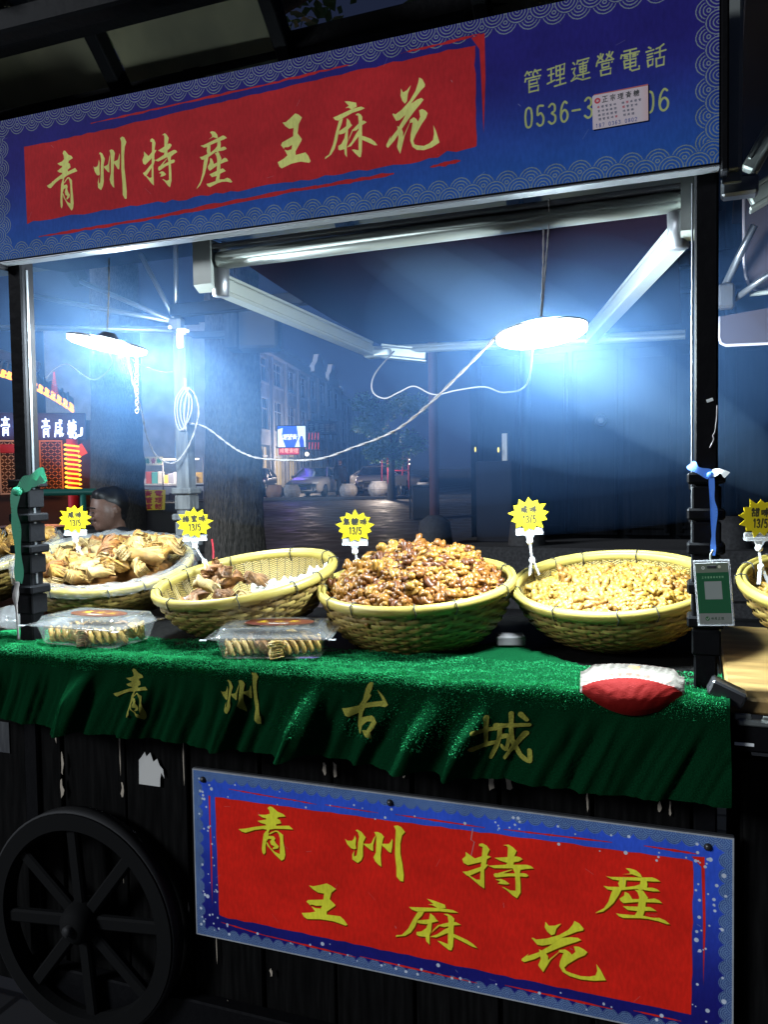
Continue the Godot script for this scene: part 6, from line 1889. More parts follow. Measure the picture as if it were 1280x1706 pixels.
func bag() -> void:
	var b := thing("snack_bag", "red and white crimped paper snack bag on the cloth edge near the right post", "bag", Vector3(-0.108, 1.0, 0.07), Basis(Vector3.UP, 0.06) * Basis(Vector3.RIGHT, -0.5))
	var pic := Pic.new(256, 160, lin(0.19, 0.17, 0.145))
	var arch := PackedVector2Array()
	for i in 25:
		var t := i / 24.0
		arch.append(Vector2(lerpf(6, 250, t), 112 - 62 * pow(sin(PI * t), 0.8)))
	arch.append(Vector2(250, 160))
	arch.append(Vector2(6, 160))
	pic.poly(arch, lin(0.13, 0.004, 0.003))
	for i in 24:
		var t := i / 23.0
		pic.dot(Vector2(lerpf(6, 250, t), 110 - 62 * pow(sin(PI * t), 0.8)), 2.5, lin(0.6, 0.3, 0.28))
	for i in 5:
		pic.write(PEN[["xian", "mi", "tang", "gao", "li"][i]], Rect2(70 + i * 22, 30 + absi(i - 2) * 3, 16, 14), 1.2, lin(0.5, 0.08, 0.06))
	pic.write([[10, 60, 40, 20, 70, 60, 50, 90, 30, 60]], Rect2(190, 40, 46, 30), 2.0, lin(0.45, 0.2, 0.16), true)
	pic.poly(PackedVector2Array([Vector2(120, 6), Vector2(150, 6), Vector2(146, 22), Vector2(122, 22)]), lin(0.5, 0.26, 0.12))
	var m := mat("bag_print", Color.WHITE, 0.75)
	m.metallic_specular = 0.2
	m.albedo_texture = pic.tex()
	m.heightmap_enabled = true
	m.heightmap_texture = noise_tex(0.09, Color.BLACK, Color.WHITE, 256, 3, 120)
	m.heightmap_scale = 0.03
	var outline := func(t: float) -> Vector2:
		# lower and upper y of the silhouette at t across
		var lo := -0.018 - 0.038 * pow(sin(PI * clampf(t * 1.04 - 0.02, 0.0, 1.0)), 0.9)
		var hi := 0.036 + 0.008 * sin(PI * t) - (0.012 * smoothstep(0.9, 0.96, t)) - 0.012 * smoothstep(0.14, 0.02, t)
		return Vector2(lo, hi)
	for side in [1, -1]:
		var g := MB.new()
		var P := func(i: int, j: int) -> Array:
			var t := i / 40.0
			var s := j / 20.0
			var o: Vector2 = outline.call(t)
			var belly := pow(sin(PI * t), 0.7) * sin(PI * pow(s, 0.55)) * 0.034 * (1.0 - smoothstep(0.55, 1.0, s))
			var crease := 0.0022 * noise.get_noise_2d(t * 9.0, s * 5.0 + side) * (1.0 if s > 0.05 and s < 0.98 else 0.0) + 0.0009 * sin(t * 90.0) * smoothstep(0.8, 1.0, s)
			return [Vector3((t - 0.5) * 0.192, lerpf(o.x, o.y, s), side * (belly + 0.0012) + crease), Vector2(t, 1.0 - s)]
		for i in 40:
			for j in 20:
				var a: Array = P.call(i, j)
				var c: Array = P.call(i + 1, j)
				var d: Array = P.call(i + 1, j + 1)
				var e: Array = P.call(i, j + 1)
				if side > 0:
					g.quad(a[0], c[0], d[0], e[0], a[1], c[1], d[1], e[1])
				else:
					g.quad(c[0], a[0], e[0], d[0], c[1], a[1], e[1], d[1])
		part("front_panel" if side > 0 else "back_panel", g, m, b)

func neighbours() -> void:
	# the next stall to the right: carved board on a dark cart, small bracket box, awning arms and fabric
	var n := thing("market_cart", "neighbouring black cart at the right edge with a carved tan board on top", "cart")
	part("tabletop", MB.new().box(Vector3(0.98, 0.968, -0.36), Vector3(1.83, 0.03, 0.78), 0.005), M.tan_board, n)
	for i in 6:
		part("plank", MB.new().box(Vector3(0.19 + i * 0.2, 0.46, -0.012 - 0.004 * (i % 2)), Vector3(0.193, 0.8, 0.02), 0.003), M["plank_%d" % (i % 3)], n)
	part("edge_rail", MB.new().box(Vector3(0.75, 0.912, 0.035), Vector3(1.34, 0.05, 0.03), 0.004), M.black_paint, n)
	part("edge_trim", MB.new().box(Vector3(0.72, 0.943, 0.048), Vector3(1.28, 0.012, 0.014), 0.003), M.aluminium, n)
	part("side_panel", MB.new().box(Vector3(0.1, 0.46, -0.37), Vector3(0.02, 0.8, 0.7), 0.003), M.plank_1, n)
	for q in [[0.09, 0.952, 0.03], [0.138, 0.95, 0.03]]:
		part("metal_plate", MB.new().box(Vector3(q[0], q[1], 0.046), Vector3(q[2], 0.013, 0.006), 0.002), M.aluminium, n)
	part("bare_patch", MB.new().box(Vector3(0.092, 0.902, 0.0515), Vector3(0.034, 0.006, 0.002), 0.0005), M.white_plastic, n)
	single("bracket_box", MB.new().box(Vector3.ZERO, Vector3(0.066, 0.03, 0.05), 0.004), M.dark_plastic, "small black box wedged at the foot of the right post", "box", Transform3D(Basis(Vector3.BACK, -0.42), Vector3(0.062, 0.994, 0.035)))
	var a := thing("neighbour_awning", "neighbouring maroon awning with aluminium arms beyond the right post", "awning")
	part("upright", grooved_arm(Vector3(0.0765, 2.42, -0.1), Vector3(0.0735, 2.0, -0.1)), M.aluminium, a)
	part("arm", grooved_arm(Vector3(0.11, 2.03, -0.2), Vector3(0.26, 2.3, -0.2)), M.aluminium, a)
	part("arm", grooved_arm(Vector3(0.115, 1.985, -0.25), Vector3(0.3, 2.08, -0.25)), M.aluminium, a)
	part("strut", MB.new().tube([Vector3(0.075, 1.87, -0.56), Vector3(0.14, 2.0, -0.5)], 0.009, 8), M.steel, a)
	part("strut", MB.new().tube([Vector3(0.095, 1.835, -0.56), Vector3(0.2, 1.9, -0.5)], 0.008, 8), M.steel, a)
	part("joint", MB.new().box(Vector3(0.09, 1.985, -0.15), Vector3(0.07, 0.04, 0.04), 0.006), M.steel, a)
	part("joint", MB.new().box(Vector3(0.08, 1.845, -0.55), Vector3(0.04, 0.06, 0.04), 0.006), M.dark_plastic, a)
	var panels := [[PackedVector2Array([Vector2(0.122, 2.1), Vector2(0.123, 1.94), Vector2(0.127, 1.9), Vector2(0.138, 1.872), Vector2(0.158, 1.862), Vector2(0.9, 1.9), Vector2(0.9, 2.1)]), -0.6], [PackedVector2Array([Vector2(0.066, 1.81), Vector2(0.066, 1.757), Vector2(0.07, 1.742), Vector2(0.082, 1.735), Vector2(0.9, 1.72), Vector2(0.9, 1.9)]), -0.63]]
	for q in panels:
		var z: float = q[1]
		var v := part("valance", MB.new().prism(q[0], 0.006, Transform3D(Basis.IDENTITY, Vector3(0, 0, z))), M.maroon_fabric, a)
		var pp := []
		for k in q[0].size() - 1:
			pp.append(Vector3(q[0][k].x, q[0][k].y, z + 0.002))
		part("piping", MB.new().tube(pp, 0.0042, 6), M.piping, v)
	part("front_bar", MB.new().tube([Vector3(0.135, 1.852, -0.58), Vector3(0.9, 1.87, -0.58)], 0.006, 8), M.aluminium, a)
	part("fabric", MB.new().box(Vector3(0.68, 2.33, -0.62), Vector3(1.14, 0.008, 0.8), 0.002, Basis(Vector3.RIGHT, -0.5)), M.maroon_fabric, a)
	# the next stall to the left: only its table edge and a bag show
	var l := thing("market_cart", "neighbouring dark cart at the left edge behind the left post", "cart")
	part("tabletop", MB.new().box(Vector3(-2.45, 0.955, -0.36), Vector3(1.5, 0.03, 0.8), 0.005), M.plank_0, l)
	for i in 4:
		part("plank", MB.new().box(Vector3(-1.79 - i * 0.2, 0.48, -0.03), Vector3(0.193, 0.9, 0.02), 0.003), M["plank_%d" % (i % 3)], l)
	part("bare_patch", MB.new().box(Vector3(-1.77, 0.712, -0.018), Vector3(0.05, 0.085, 0.002), 0.0005), M.grey_wood, l)
	single("plastic_bag", MB.new().blob(Vector3.ZERO, Vector3(0.07, 0.035, 0.05), 16, 8), M.plastic_bag, "crumpled clear bag on the cloth left of the left post", "plastic bag", Transform3D(Basis(Vector3.UP, 0.4), Vector3(-1.83, TABLE + 0.035, -0.14)))

# ---------------------------------------------------------------- people
func sdf(st: MB, prims: Array, cell: float) -> void:
	# prims: [a, b, ra, rb, k] tapered capsules, joined with a smooth minimum; a negative k cuts away
	var lo := Vector3.ONE * 1e9
	var hi := -lo
	for p in prims:
		var r := maxf(p[2], p[3]) + cell * 2
		lo = lo.min(p[0] - Vector3.ONE * r).min(p[1] - Vector3.ONE * r)
		hi = hi.max(p[0] + Vector3.ONE * r).max(p[1] + Vector3.ONE * r)
	var n := Vector3i(((hi - lo) / cell).ceil()) + Vector3i.ONE
	var f := PackedFloat32Array()
	f.resize(n.x * n.y * n.z)
	f.fill(1.0)
	for p in prims:
		var a: Vector3 = p[0]
		var ab: Vector3 = p[1] - p[0]
		var l2 := maxf(ab.length_squared(), 1e-9)
		var k: float = absf(p[4])
		var r := maxf(p[2], p[3]) + k + cell * 2
		var q0 := Vector3i(((a.min(p[1]) - Vector3.ONE * r - lo) / cell).floor()).max(Vector3i.ZERO)
		var q1 := Vector3i(((a.max(p[1]) + Vector3.ONE * r - lo) / cell).ceil()).min(n - Vector3i.ONE)
		for z in range(q0.z, q1.z + 1):
			for y in range(q0.y, q1.y + 1):
				for x in range(q0.x, q1.x + 1):
					var w := lo + Vector3(x, y, z) * cell
					var h := clampf((w - a).dot(ab) / l2, 0.0, 1.0)
					var d: float = w.distance_to(a + ab * h) - lerpf(p[2], p[3], h)
					var i := (z * n.y + y) * n.x + x
					if p[4] >= 0.0:
						var e := maxf(k - absf(f[i] - d), 0.0) / maxf(k, 1e-6)
						f[i] = minf(f[i], d) - e * e * k * 0.25
					else:
						var e := maxf(k - absf(f[i] + d), 0.0) / k
						f[i] = maxf(f[i], -d) + e * e * k * 0.25
	var vert := {}
	var sx := 1
	var sy := n.x
	var sz := n.x * n.y
	for z in n.z - 1:
		for y in n.y - 1:
			for x in n.x - 1:
				var i := z * sz + y * sy + x
				var s := 0
				var acc := Vector3()
				var cnt := 0
				var c := [f[i], f[i + sx], f[i + sy], f[i + sx + sy], f[i + sz], f[i + sx + sz], f[i + sy + sz], f[i + sx + sy + sz]]
				for q in 8:
					if c[q] < 0.0:
						s += 1
				if s == 0 or s == 8:
					continue
				for e in [[0, 1], [2, 3], [4, 5], [6, 7], [0, 2], [1, 3], [4, 6], [5, 7], [0, 4], [1, 5], [2, 6], [3, 7]]:
					var u: float = c[e[0]]
					var v: float = c[e[1]]
					if (u < 0.0) != (v < 0.0):
						var t := u / (u - v)
						acc += Vector3(e[0] & 1, (e[0] >> 1) & 1, e[0] >> 2).lerp(Vector3(e[1] & 1, (e[1] >> 1) & 1, e[1] >> 2), t)
						cnt += 1
				vert[i] = lo + (Vector3(x, y, z) + acc / cnt) * cell
	for i in vert:
		var inside: bool = f[i] < 0.0
		for ax in 3:
			var s1: int = [sx, sy, sz][ax]
			var s2: int = [sy, sz, sx][ax]
			var s3: int = [sz, sx, sy][ax]
			if (f[i + s1] < 0.0) == inside:
				continue
			if vert.has(i - s2) and vert.has(i - s3) and vert.has(i - s2 - s3):
				if inside:
					st.quad(vert[i], vert[i - s2], vert[i - s2 - s3], vert[i - s3])
				else:
					st.quad(vert[i], vert[i - s3], vert[i - s2 - s3], vert[i - s2])

func head_prims(o: Vector3, B: Basis) -> Array:
	# B.z looks forward, B.y up; o is the middle of the head
	var q := func(x: float, y: float, z: float) -> Vector3: return o + B * Vector3(x, y, z)
	var L := []
	L.append([q.call(0, 0.045, -0.022), q.call(0, 0.04, 0.012), 0.078, 0.074, 0.02])
	L.append([q.call(-0.02, 0.0, 0.01), q.call(0.02, 0.0, 0.01), 0.07, 0.07, 0.03])
	L.append([q.call(-0.028, -0.05, 0.02), q.call(0.028, -0.05, 0.02), 0.045, 0.045, 0.03])
	L.append([q.call(0, -0.085, 0.058), q.call(0, -0.08, 0.03), 0.022, 0.035, 0.03])
	for s in [-1, 1]:
		L.append([q.call(0.05 * s, 0.02, -0.03), q.call(0.03 * s, -0.075, 0.05), 0.03, 0.02, 0.025])
		L.append([q.call(0.036 * s, -0.022, 0.062), q.call(0.044 * s, -0.03, 0.045), 0.02, 0.02, 0.02])
		L.append([q.call(0.016 * s, 0.022, 0.082), q.call(0.044 * s, 0.02, 0.066), 0.009, 0.008, 0.014])
		L.append([q.call(0.083 * s, 0.014, -0.014), q.call(0.08 * s, -0.03, -0.004), 0.013, 0.009, 0.006])
		L.append([q.call(0.088 * s, 0.02, -0.024), q.call(0.089 * s, -0.008, -0.026), 0.009, 0.007, 0.005])
		L.append([q.call(0.012 * s, -0.03, 0.088), q.call(0.009 * s, -0.03, 0.092), 0.0085, 0.008, 0.008])
	L.append([q.call(0, 0.012, 0.084), q.call(0, -0.026, 0.105), 0.007, 0.011, 0.012])
	L.append([q.call(-0.016, -0.056, 0.08), q.call(0.016, -0.056, 0.08), 0.008, 0.008, 0.008])
	L.append([q.call(-0.013, -0.068, 0.077), q.call(0.013, -0.068, 0.077), 0.0085, 0.0085, 0.008])
	for s in [-1, 1]:
		L.append([q.call(0.031 * s, 0.004, 0.094), q.call(0.034 * s, 0.004, 0.09), 0.012, 0.012, -0.008])
	L.append([q.call(-0.018, -0.0615, 0.092), q.call(0.018, -0.0615, 0.092), 0.0025, 0.0025, -0.004])
	for s in [-1, 1]:
		L.append([q.call(0.031 * s, 0.004, 0.072), q.call(0.031 * s, 0.004, 0.071), 0.0135, 0.0135, 0.003])
	L.append([q.call(0, -0.04, -0.03), q.call(0, -0.17, -0.045), 0.05, 0.055, 0.025])
	return L

func seated_person() -> void:
	var o := Vector3(-3.096, 1.235, -2.11)
	# looks to the left of the picture, a little down
	var fw := Vector3(-0.58, -0.1, 0.81).normalized()
	var B := Basis(Vector3.UP.cross(fw).normalized(), fw.cross(Vector3.UP.cross(fw).normalized()), fw)
	var p := thing("person", "seated person in a dark jacket, turned to the left behind the baskets", "person", Vector3(o.x, 0, o.z))
	var sk := mat("skin", Color.WHITE, 0.5)
	grain(sk, noise_tex(0.06, lin(0.13, 0.07, 0.05), lin(0.2, 0.11, 0.08), 128, 3, 130), Vector3(9, 9, 9), 0.02)
	var h := Vector3(0, o.y, 0)
	var b := MB.new()
	sdf(b, head_prims(h, B), 0.0042)
	var yaw := Basis(Vector3.UP.cross(Vector3(-0.93, 0, 0.36).normalized()).normalized(), Vector3.UP, Vector3(-0.93, 0, 0.36).normalized())
	var q := func(x: float, y: float, z: float) -> Vector3: return yaw * Vector3(x, y, z)
	# trunk, arms with hands on the knees, legs, feet: one skin
	var limbs := []
	limbs.append([q.call(0, 1.0, -0.05), q.call(0, 0.72, -0.08), 0.1, 0.13, 0.05])
	limbs.append([q.call(0, 0.72, -0.08), q.call(0, 0.52, -0.08), 0.13, 0.14, 0.05])
	limbs.append([q.call(0, 1.1, -0.05), q.call(0, 1.0, -0.05), 0.055, 0.07, 0.04])
	for s in [-1, 1]:
		limbs.append([q.call(0.17 * s, 0.96, -0.05), q.call(0.06 * s, 1.0, -0.05), 0.055, 0.07, 0.05])
		limbs.append([q.call(0.2 * s, 0.95, -0.05), q.call(0.24 * s, 0.7, 0.0), 0.05, 0.04, 0.03])
		limbs.append([q.call(0.24 * s, 0.7, 0.0), q.call(0.16 * s, 0.57, 0.2), 0.04, 0.028, 0.02])
		limbs.append([q.call(0.16 * s, 0.57, 0.2), q.call(0.13 * s, 0.55, 0.28), 0.03, 0.022, 0.02])
		for k in 4:
			limbs.append([q.call(0.13 * s + 0.018 * (k - 1.5), 0.552, 0.285), q.call(0.12 * s + 0.019 * (k - 1.5), 0.525, 0.35 - 0.006 * absi(k - 1)), 0.0095, 0.0085, 0.004])
		limbs.append([q.call(0.115 * s, 0.552, 0.25), q.call(0.085 * s, 0.54, 0.295), 0.011, 0.009, 0.006])
		limbs.append([q.call(0.1 * s, 0.5, -0.06), q.call(0.13 * s, 0.5, 0.34), 0.085, 0.06, 0.04])
		limbs.append([q.call(0.13 * s, 0.49, 0.34), q.call(0.13 * s, 0.09, 0.32), 0.055, 0.04, 0.03])
		limbs.append([q.call(0.13 * s, 0.045, 0.3), q.call(0.14 * s, 0.035, 0.45), 0.042, 0.034, 0.02])
	sdf(b, limbs, 0.016)
	part("body", b, sk, p)
	var jac := []
	jac.append([q.call(0, 1.0, -0.05), q.call(0, 0.72, -0.08), 0.11, 0.16, 0.04])
	jac.append([q.call(0, 0.72, -0.08), q.call(0, 0.5, -0.08), 0.165, 0.17, 0.05])
	jac.append([q.call(0, 1.085, -0.075), q.call(0, 1.04, -0.06), 0.066, 0.09, 0.03])
	for s in [-1, 1]:
		jac.append([q.call(0.185 * s, 0.975, -0.05), q.call(0.06 * s, 1.02, -0.05), 0.085, 0.095, 0.05])
		jac.append([q.call(0.21 * s, 0.95, -0.05), q.call(0.25 * s, 0.7, 0.0), 0.08, 0.062, 0.03])
		jac.append([q.call(0.25 * s, 0.7, 0.0), q.call(0.165 * s, 0.58, 0.19), 0.062, 0.045, 0.02])
	var jm := MB.new()
	sdf(jm, jac, 0.018)
	part("jacket", jm, M.navy_cloth, p)
	var tr := []
	for s in [-1, 1]:
		tr.append([q.call(0.1 * s, 0.51, -0.08), q.call(0.13 * s, 0.5, 0.34), 0.105, 0.075, 0.04])
		tr.append([q.call(0.13 * s, 0.49, 0.345), q.call(0.13 * s, 0.11, 0.32), 0.072, 0.055, 0.03])
	var tm := MB.new()
	sdf(tm, tr, 0.02)
	part("trousers", tm, M.navy_cloth, p)
	var hq := func(x: float, y: float, z: float) -> Vector3: return h + B * Vector3(x, y, z)
	var hp := []
	hp.append([hq.call(0, 0.058, -0.035), hq.call(0, 0.066, 0.0), 0.084, 0.072, 0.02])
	hp.append([hq.call(0, 0.02, -0.058), hq.call(0, -0.03, -0.062), 0.07, 0.045, 0.03])
	for s in [-1, 1]:
		hp.append([hq.call(0.05 * s, 0.06, -0.01), hq.call(0.052 * s, 0.04, -0.045), 0.03, 0.03, 0.02])
		hp.append([hq.call(0.066 * s, 0.03, 0.012), hq.call(0.068 * s, 0.005, 0.01), 0.012, 0.007, 0.01])
	hp.append([hq.call(-0.03, 0.1, 0.04), hq.call(0.03, 0.1, 0.04), 0.026, 0.026, 0.02])
	var hm := MB.new()
	sdf(hm, hp, 0.006)
	part("hair", hm, mat("black_hair", lin(0.008, 0.008, 0.009), 0.5), p)
	for s in [-1, 1]:
		part("eyebrow", MB.new().tube(curve([hq.call(0.014 * s, 0.03, 0.1), hq.call(0.03 * s, 0.034, 0.095), hq.call(0.05 * s, 0.028, 0.079)], 3), 0.0035, 5), M.black_hair, p)
		part("eye", MB.new().blob(hq.call(0.031 * s, 0.005, 0.089), Vector3(0.009, 0.004, 0.006), 8, 5), M.dark_plastic, p)
	single("stool", MB.new().box(Vector3(0, 0.4, 0), Vector3(0.34, 0.03, 0.34), 0.006).box(Vector3(-0.13, 0.2, 0), Vector3(0.03, 0.4, 0.3)).box(Vector3(0.13, 0.2, 0), Vector3(0.03, 0.4, 0.3)), M.dark_plastic, "dark stool under the seated person", "stool", Transform3D(yaw, Vector3(o.x, 0, o.z) - yaw.z * 0.08))

# ---------------------------------------------------------------- the street
func lathe_car(called: String, label: String, at: Vector3, ry: float, paint: Material) -> Node3D:
	# built from stations along its length: x across, y up, z forward
	var c := thing(called, label, "car", at, Basis(Vector3.UP, ry), "cars parked on the far side of the road")
	var sec := func(z: float, w: float, yb: float, ym: float, yt: float, wt: float) -> Array:
		var r := []
		for s in [[0.82, yb], [0.97, yb + 0.12], [1.0, ym - 0.12], [0.985, ym], [wt, yt - 0.03], [wt * 0.8, yt]]:
			r.append(Vector3(s[0] * w, s[1], z))
		for i in range(5, -1, -1):
			var v: Vector3 = r[i]
			r.append(Vector3(-v.x, v.y, z))
		return r
	var st := [sec.call(2.22, 0.7, 0.3, 0.6, 0.66, 0.85), sec.call(2.1, 0.84, 0.22, 0.68, 0.76, 0.86), sec.call(1.5, 0.89, 0.2, 0.78, 0.9, 0.86), sec.call(0.95, 0.9, 0.2, 0.86, 0.98, 0.88), sec.call(0.2, 0.9, 0.2, 0.92, 0.97, 0.95), sec.call(-1.3, 0.9, 0.2, 0.95, 1.0, 0.95), sec.call(-1.9, 0.87, 0.22, 0.95, 1.04, 0.86), sec.call(-2.2, 0.75, 0.32, 0.82, 0.94, 0.85)]
	var g := MB.new()
	for i in st.size() - 1:
		for k in 12:
			var k2 := (k + 1) % 12
			g.quad(st[i][k], st[i][k2], st[i + 1][k2], st[i + 1][k])
	for e in [0, st.size() - 1]:
		for k in range(1, 11):
			g.face([st[e][0], st[e][k], st[e][k + 1]], Vector3(0, 0, 1 if e == 0 else -1))
	part("body", g, paint, c)
	var gh := MB.new()
	var ro := MB.new()
	var sg := func(z: float, y: float, w: float) -> Vector3: return Vector3(w, y, z)
	for s in [[0.95, 0.97, -0.02, 1.42], [-0.02, 1.42, -1.15, 1.4], [-1.15, 1.4, -1.85, 1.02]]:
		for sd in [-1, 1]:
			var w0: float = 0.62 if s[1] > 1.2 else 0.84
			var w1: float = 0.62 if s[3] > 1.2 else 0.84
			var a := Vector3(sd * w0, s[1], s[0])
			var b := Vector3(sd * w1, s[3], s[2])
			gh.face([a, b, Vector3(sd * 0.85, 0.95, s[2]), Vector3(sd * 0.85, 0.95, s[0])], Vector3(sd, 0.2, 0))
			if sd > 0:
				(ro if s[1] > 1.2 and s[3] > 1.2 else gh).face([a, b, Vector3(-w1, s[3], s[2]), Vector3(-w0, s[1], s[0])], Vector3(0, 1, 0.2))
	part("windows", gh, M.dark_glass, c)
	ro.box(Vector3(0, 1.425, -0.58), Vector3(1.2, 0.03, 1.1), 0.012)
	for sd in [-1, 1]:
		ro.bar(Vector3(sd * 0.85, 0.96, 0.93), Vector3(sd * 0.63, 1.42, 0.0), 0.05, 0.05, 0.01)
		ro.bar(Vector3(sd * 0.63, 1.42, 0.0), Vector3(sd * 0.63, 1.4, -1.15), 0.05, 0.05, 0.01)
		ro.bar(Vector3(sd * 0.63, 1.4, -1.15), Vector3(sd * 0.84, 1.0, -1.85), 0.06, 0.06, 0.01)
		ro.bar(Vector3(sd * 0.64, 1.41, -0.5), Vector3(sd * 0.86, 0.95, -0.45), 0.06, 0.05, 0.01)
	part("roof", ro, paint, c)
	for sd in [-1, 1]:
		for z in [1.38, -1.35]:
			var X := Transform3D(Basis(Vector3.BACK, PI / 2), Vector3(sd * 0.82, 0.32, z))
			var wh := part("wheel", MB.new().lathe([Vector2(0.2, -0.1), Vector2(0.3, -0.1), Vector2(0.32, -0.06), Vector2(0.32, 0.06), Vector2(0.3, 0.1), Vector2(0.2, 0.1)], 24), M.dark_plastic, c, X)
			part("rim", MB.new().lathe([Vector2(0.0, -0.09), Vector2(0.2, -0.08), Vector2(0.2, 0.08), Vector2(0.0, 0.09)], 10).flat(), M.aluminium, wh)
		part("headlight", MB.new().box(Vector3(sd * 0.62, 0.66, 2.13), Vector3(0.34, 0.12, 0.1), 0.03, Basis(Vector3.UP, sd * 0.35)), M.white_plastic, c)
		part("mirror", MB.new().box(Vector3(sd * 0.99, 0.98, 0.55), Vector3(0.16, 0.12, 0.1), 0.03), paint, c)
		part("fog_surround", MB.new().box(Vector3(sd * 0.58, 0.38, 2.17), Vector3(0.2, 0.16, 0.08), 0.02, Basis(Vector3.UP, sd * 0.4)), M.dark_plastic, c)
	var gr := part("grille", MB.new().box(Vector3(0, 0.48, 2.2), Vector3(0.86, 0.24, 0.06), 0.02), M.dark_plastic, c)
	part("chrome_bar", MB.new().box(Vector3(0, 0.61, 2.225), Vector3(0.8, 0.03, 0.04), 0.006), M.aluminium, gr)
	part("number_plate", MB.new().box(Vector3(0, 0.42, 2.245), Vector3(0.42, 0.13, 0.015), 0.003), mat("plate_blue", lin(0.05, 0.08, 0.3), 0.5) if not M.has("plate_blue") else M.plate_blue, c)
	return c

func street() -> void:
	var white := mat("white_car_paint", lin(0.55, 0.55, 0.57), 0.25)
	white.clearcoat_enabled = true
	var dark := mat("dark_car_paint", lin(0.03, 0.035, 0.05), 0.25)
	dark.clearcoat_enabled = true
	var cz := -35.2
	lathe_car("parked_car", "white saloon car parked facing the stall, left of the far standing person", Vector3(-17.4, gy(cz), cz), 0.16, white)
	lathe_car("parked_car", "white car parked behind the planters, right of the far standing person", Vector3(-15.4, gy(-38.2), -38.2), 0.3, white)
	lathe_car("parked_car", "dark car parked at the far left beside the tree trunk", Vector3(-21.3, gy(-36.0), -36.0), 0.3, dark)
	lathe_car("parked_car", "white car at the far right whose rear wheel shows by the leafy tree", Vector3(-16.6, gy(-43.6), -43.6), 1.5, white)
	# round stone planters along the kerb
	var stone := mat("planter_stone", Color.WHITE, 0.8)
	grain(stone, noise_tex(0.03, lin(0.14, 0.14, 0.15), lin(0.34, 0.33, 0.33), 128, 4, 140), Vector3(1.5, 1.5, 1.5))
	var warm := mat("planter_clay", lin(0.32, 0.2, 0.14), 0.8)
	var first: Node3D
	var say := ["clay-coloured round planter, first from the left along the far kerb", "grey round planter in front of the white saloon car", "grey round planter right below the far standing person", "larger round stone planter in front of the three-wheeled cart", "round planter half hidden by the dark bin", "round stone planter in the gap between the two white cars"]
	var px := [-17.8, -17.1, -14.75, -13.45, -11.6, -14.1]
	var pz := [-31.7, -32.0, -33.1, -33.6, -34.6, -35.0]
	for i in 6:
		var P := thing("planter_pot", say[i], "planter", Vector3(px[i], gy(pz[i]), pz[i]), Basis.from_scale(Vector3.ONE * (1.15 if i == 3 else 1.0)), "round planters along the far kerb")
		part("bowl", MB.new().lathe([Vector2(0.0, 0.0), Vector2(0.26, 0.0), Vector2(0.38, 0.14), Vector2(0.42, 0.32), Vector2(0.38, 0.5), Vector2(0.3, 0.6), Vector2(0.32, 0.64), Vector2(0.28, 0.64), Vector2(0.24, 0.56), Vector2(0.0, 0.54)], 24), warm if i == 0 else stone, P)
		part("band", MB.new().lathe([Vector2(0.415, 0.3), Vector2(0.435, 0.33), Vector2(0.415, 0.36)], 24), warm if i == 0 else stone, P)
	# far standing person
	var fp := thing("person", "distant person in dark clothes standing between the two white cars", "person", Vector3(-15.8, gy(-34.6), -34.6), Basis(Vector3.UP, 0.3))
	var b := MB.new()
	var q := []
	q.append([Vector3(0, 1.62, 0), Vector3(0, 1.66, 0.01), 0.095, 0.1, 0.02])
	q.append([Vector3(0, 1.46, 0), Vector3(0, 1.56, 0), 0.06, 0.055, 0.03])
	q.append([Vector3(0, 1.32, 0), Vector3(0, 0.98, 0), 0.16, 0.14, 0.06])
	for s in [-1, 1]:
		q.append([Vector3(0.18 * s, 1.38, 0), Vector3(0.05 * s, 1.4, 0), 0.07, 0.09, 0.05])
		q.append([Vector3(0.21 * s, 1.36, 0), Vector3(0.26 * s, 1.08, -0.02), 0.06, 0.05, 0.03])
		q.append([Vector3(0.26 * s, 1.08, -0.02), Vector3(0.24 * s, 0.84, 0.06), 0.048, 0.036, 0.02])
		q.append([Vector3(0.24 * s, 0.82, 0.06), Vector3(0.235 * s, 0.72, 0.08), 0.035, 0.025, 0.02])
		q.append([Vector3(0.09 * s, 0.94, 0), Vector3(0.1 * s, 0.5, 0.01), 0.1, 0.068, 0.05])
		q.append([Vector3(0.1 * s, 0.5, 0.01), Vector3(0.11 * s, 0.08, -0.02), 0.066, 0.048, 0.02])
		q.append([Vector3(0.11 * s, 0.05, -0.04), Vector3(0.12 * s, 0.04, 0.14), 0.05, 0.04, 0.02])
	sdf(b, q, 0.03)
	part("body", b, M.skin, fp)
	var cl := []
	for e in q.slice(2):
		if e[0].y > 0.2 and not is_equal_approx(e[0].y, 0.82):
			cl.append([e[0], e[1], e[2] + 0.025, e[3] + 0.022, e[4]])
	var cb := MB.new()
	sdf(cb, cl, 0.03)
	part("dark_clothes", cb, M.navy_cloth, fp)
	part("hair", MB.new().blob(Vector3(0, 1.69, -0.015), Vector3(0.105, 0.095, 0.11)), M.black_hair, fp)
	# three-wheeled cart with its little lamps, dark bin
	var tz := -34.4
	var tc := thing("three_wheeled_cart", "three-wheeled delivery cart with a red frame standing behind the planters", "cart", Vector3(-12.9, gy(tz), tz), Basis(Vector3.UP, 0.6))
	var fr := MB.new()
	for s in [-1, 1]:
		fr.tube([Vector3(0.5 * s, 0.3, 0.5), Vector3(0.5 * s, 1.75, 0.45)], 0.03, 6)
		fr.tube([Vector3(0.5 * s, 0.5, -0.7), Vector3(0.5 * s, 1.75, -0.6)], 0.03, 6)
		fr.tube([Vector3(0.5 * s, 1.75, 0.45), Vector3(0.5 * s, 1.75, -0.6)], 0.03, 6)
	fr.tube([Vector3(-0.5, 1.2, 0.5), Vector3(0.5, 1.2, 0.5)], 0.03, 6)
	fr.tube([Vector3(-0.5, 1.75, 0.46), Vector3(0.5, 1.75, 0.46)], 0.03, 6)
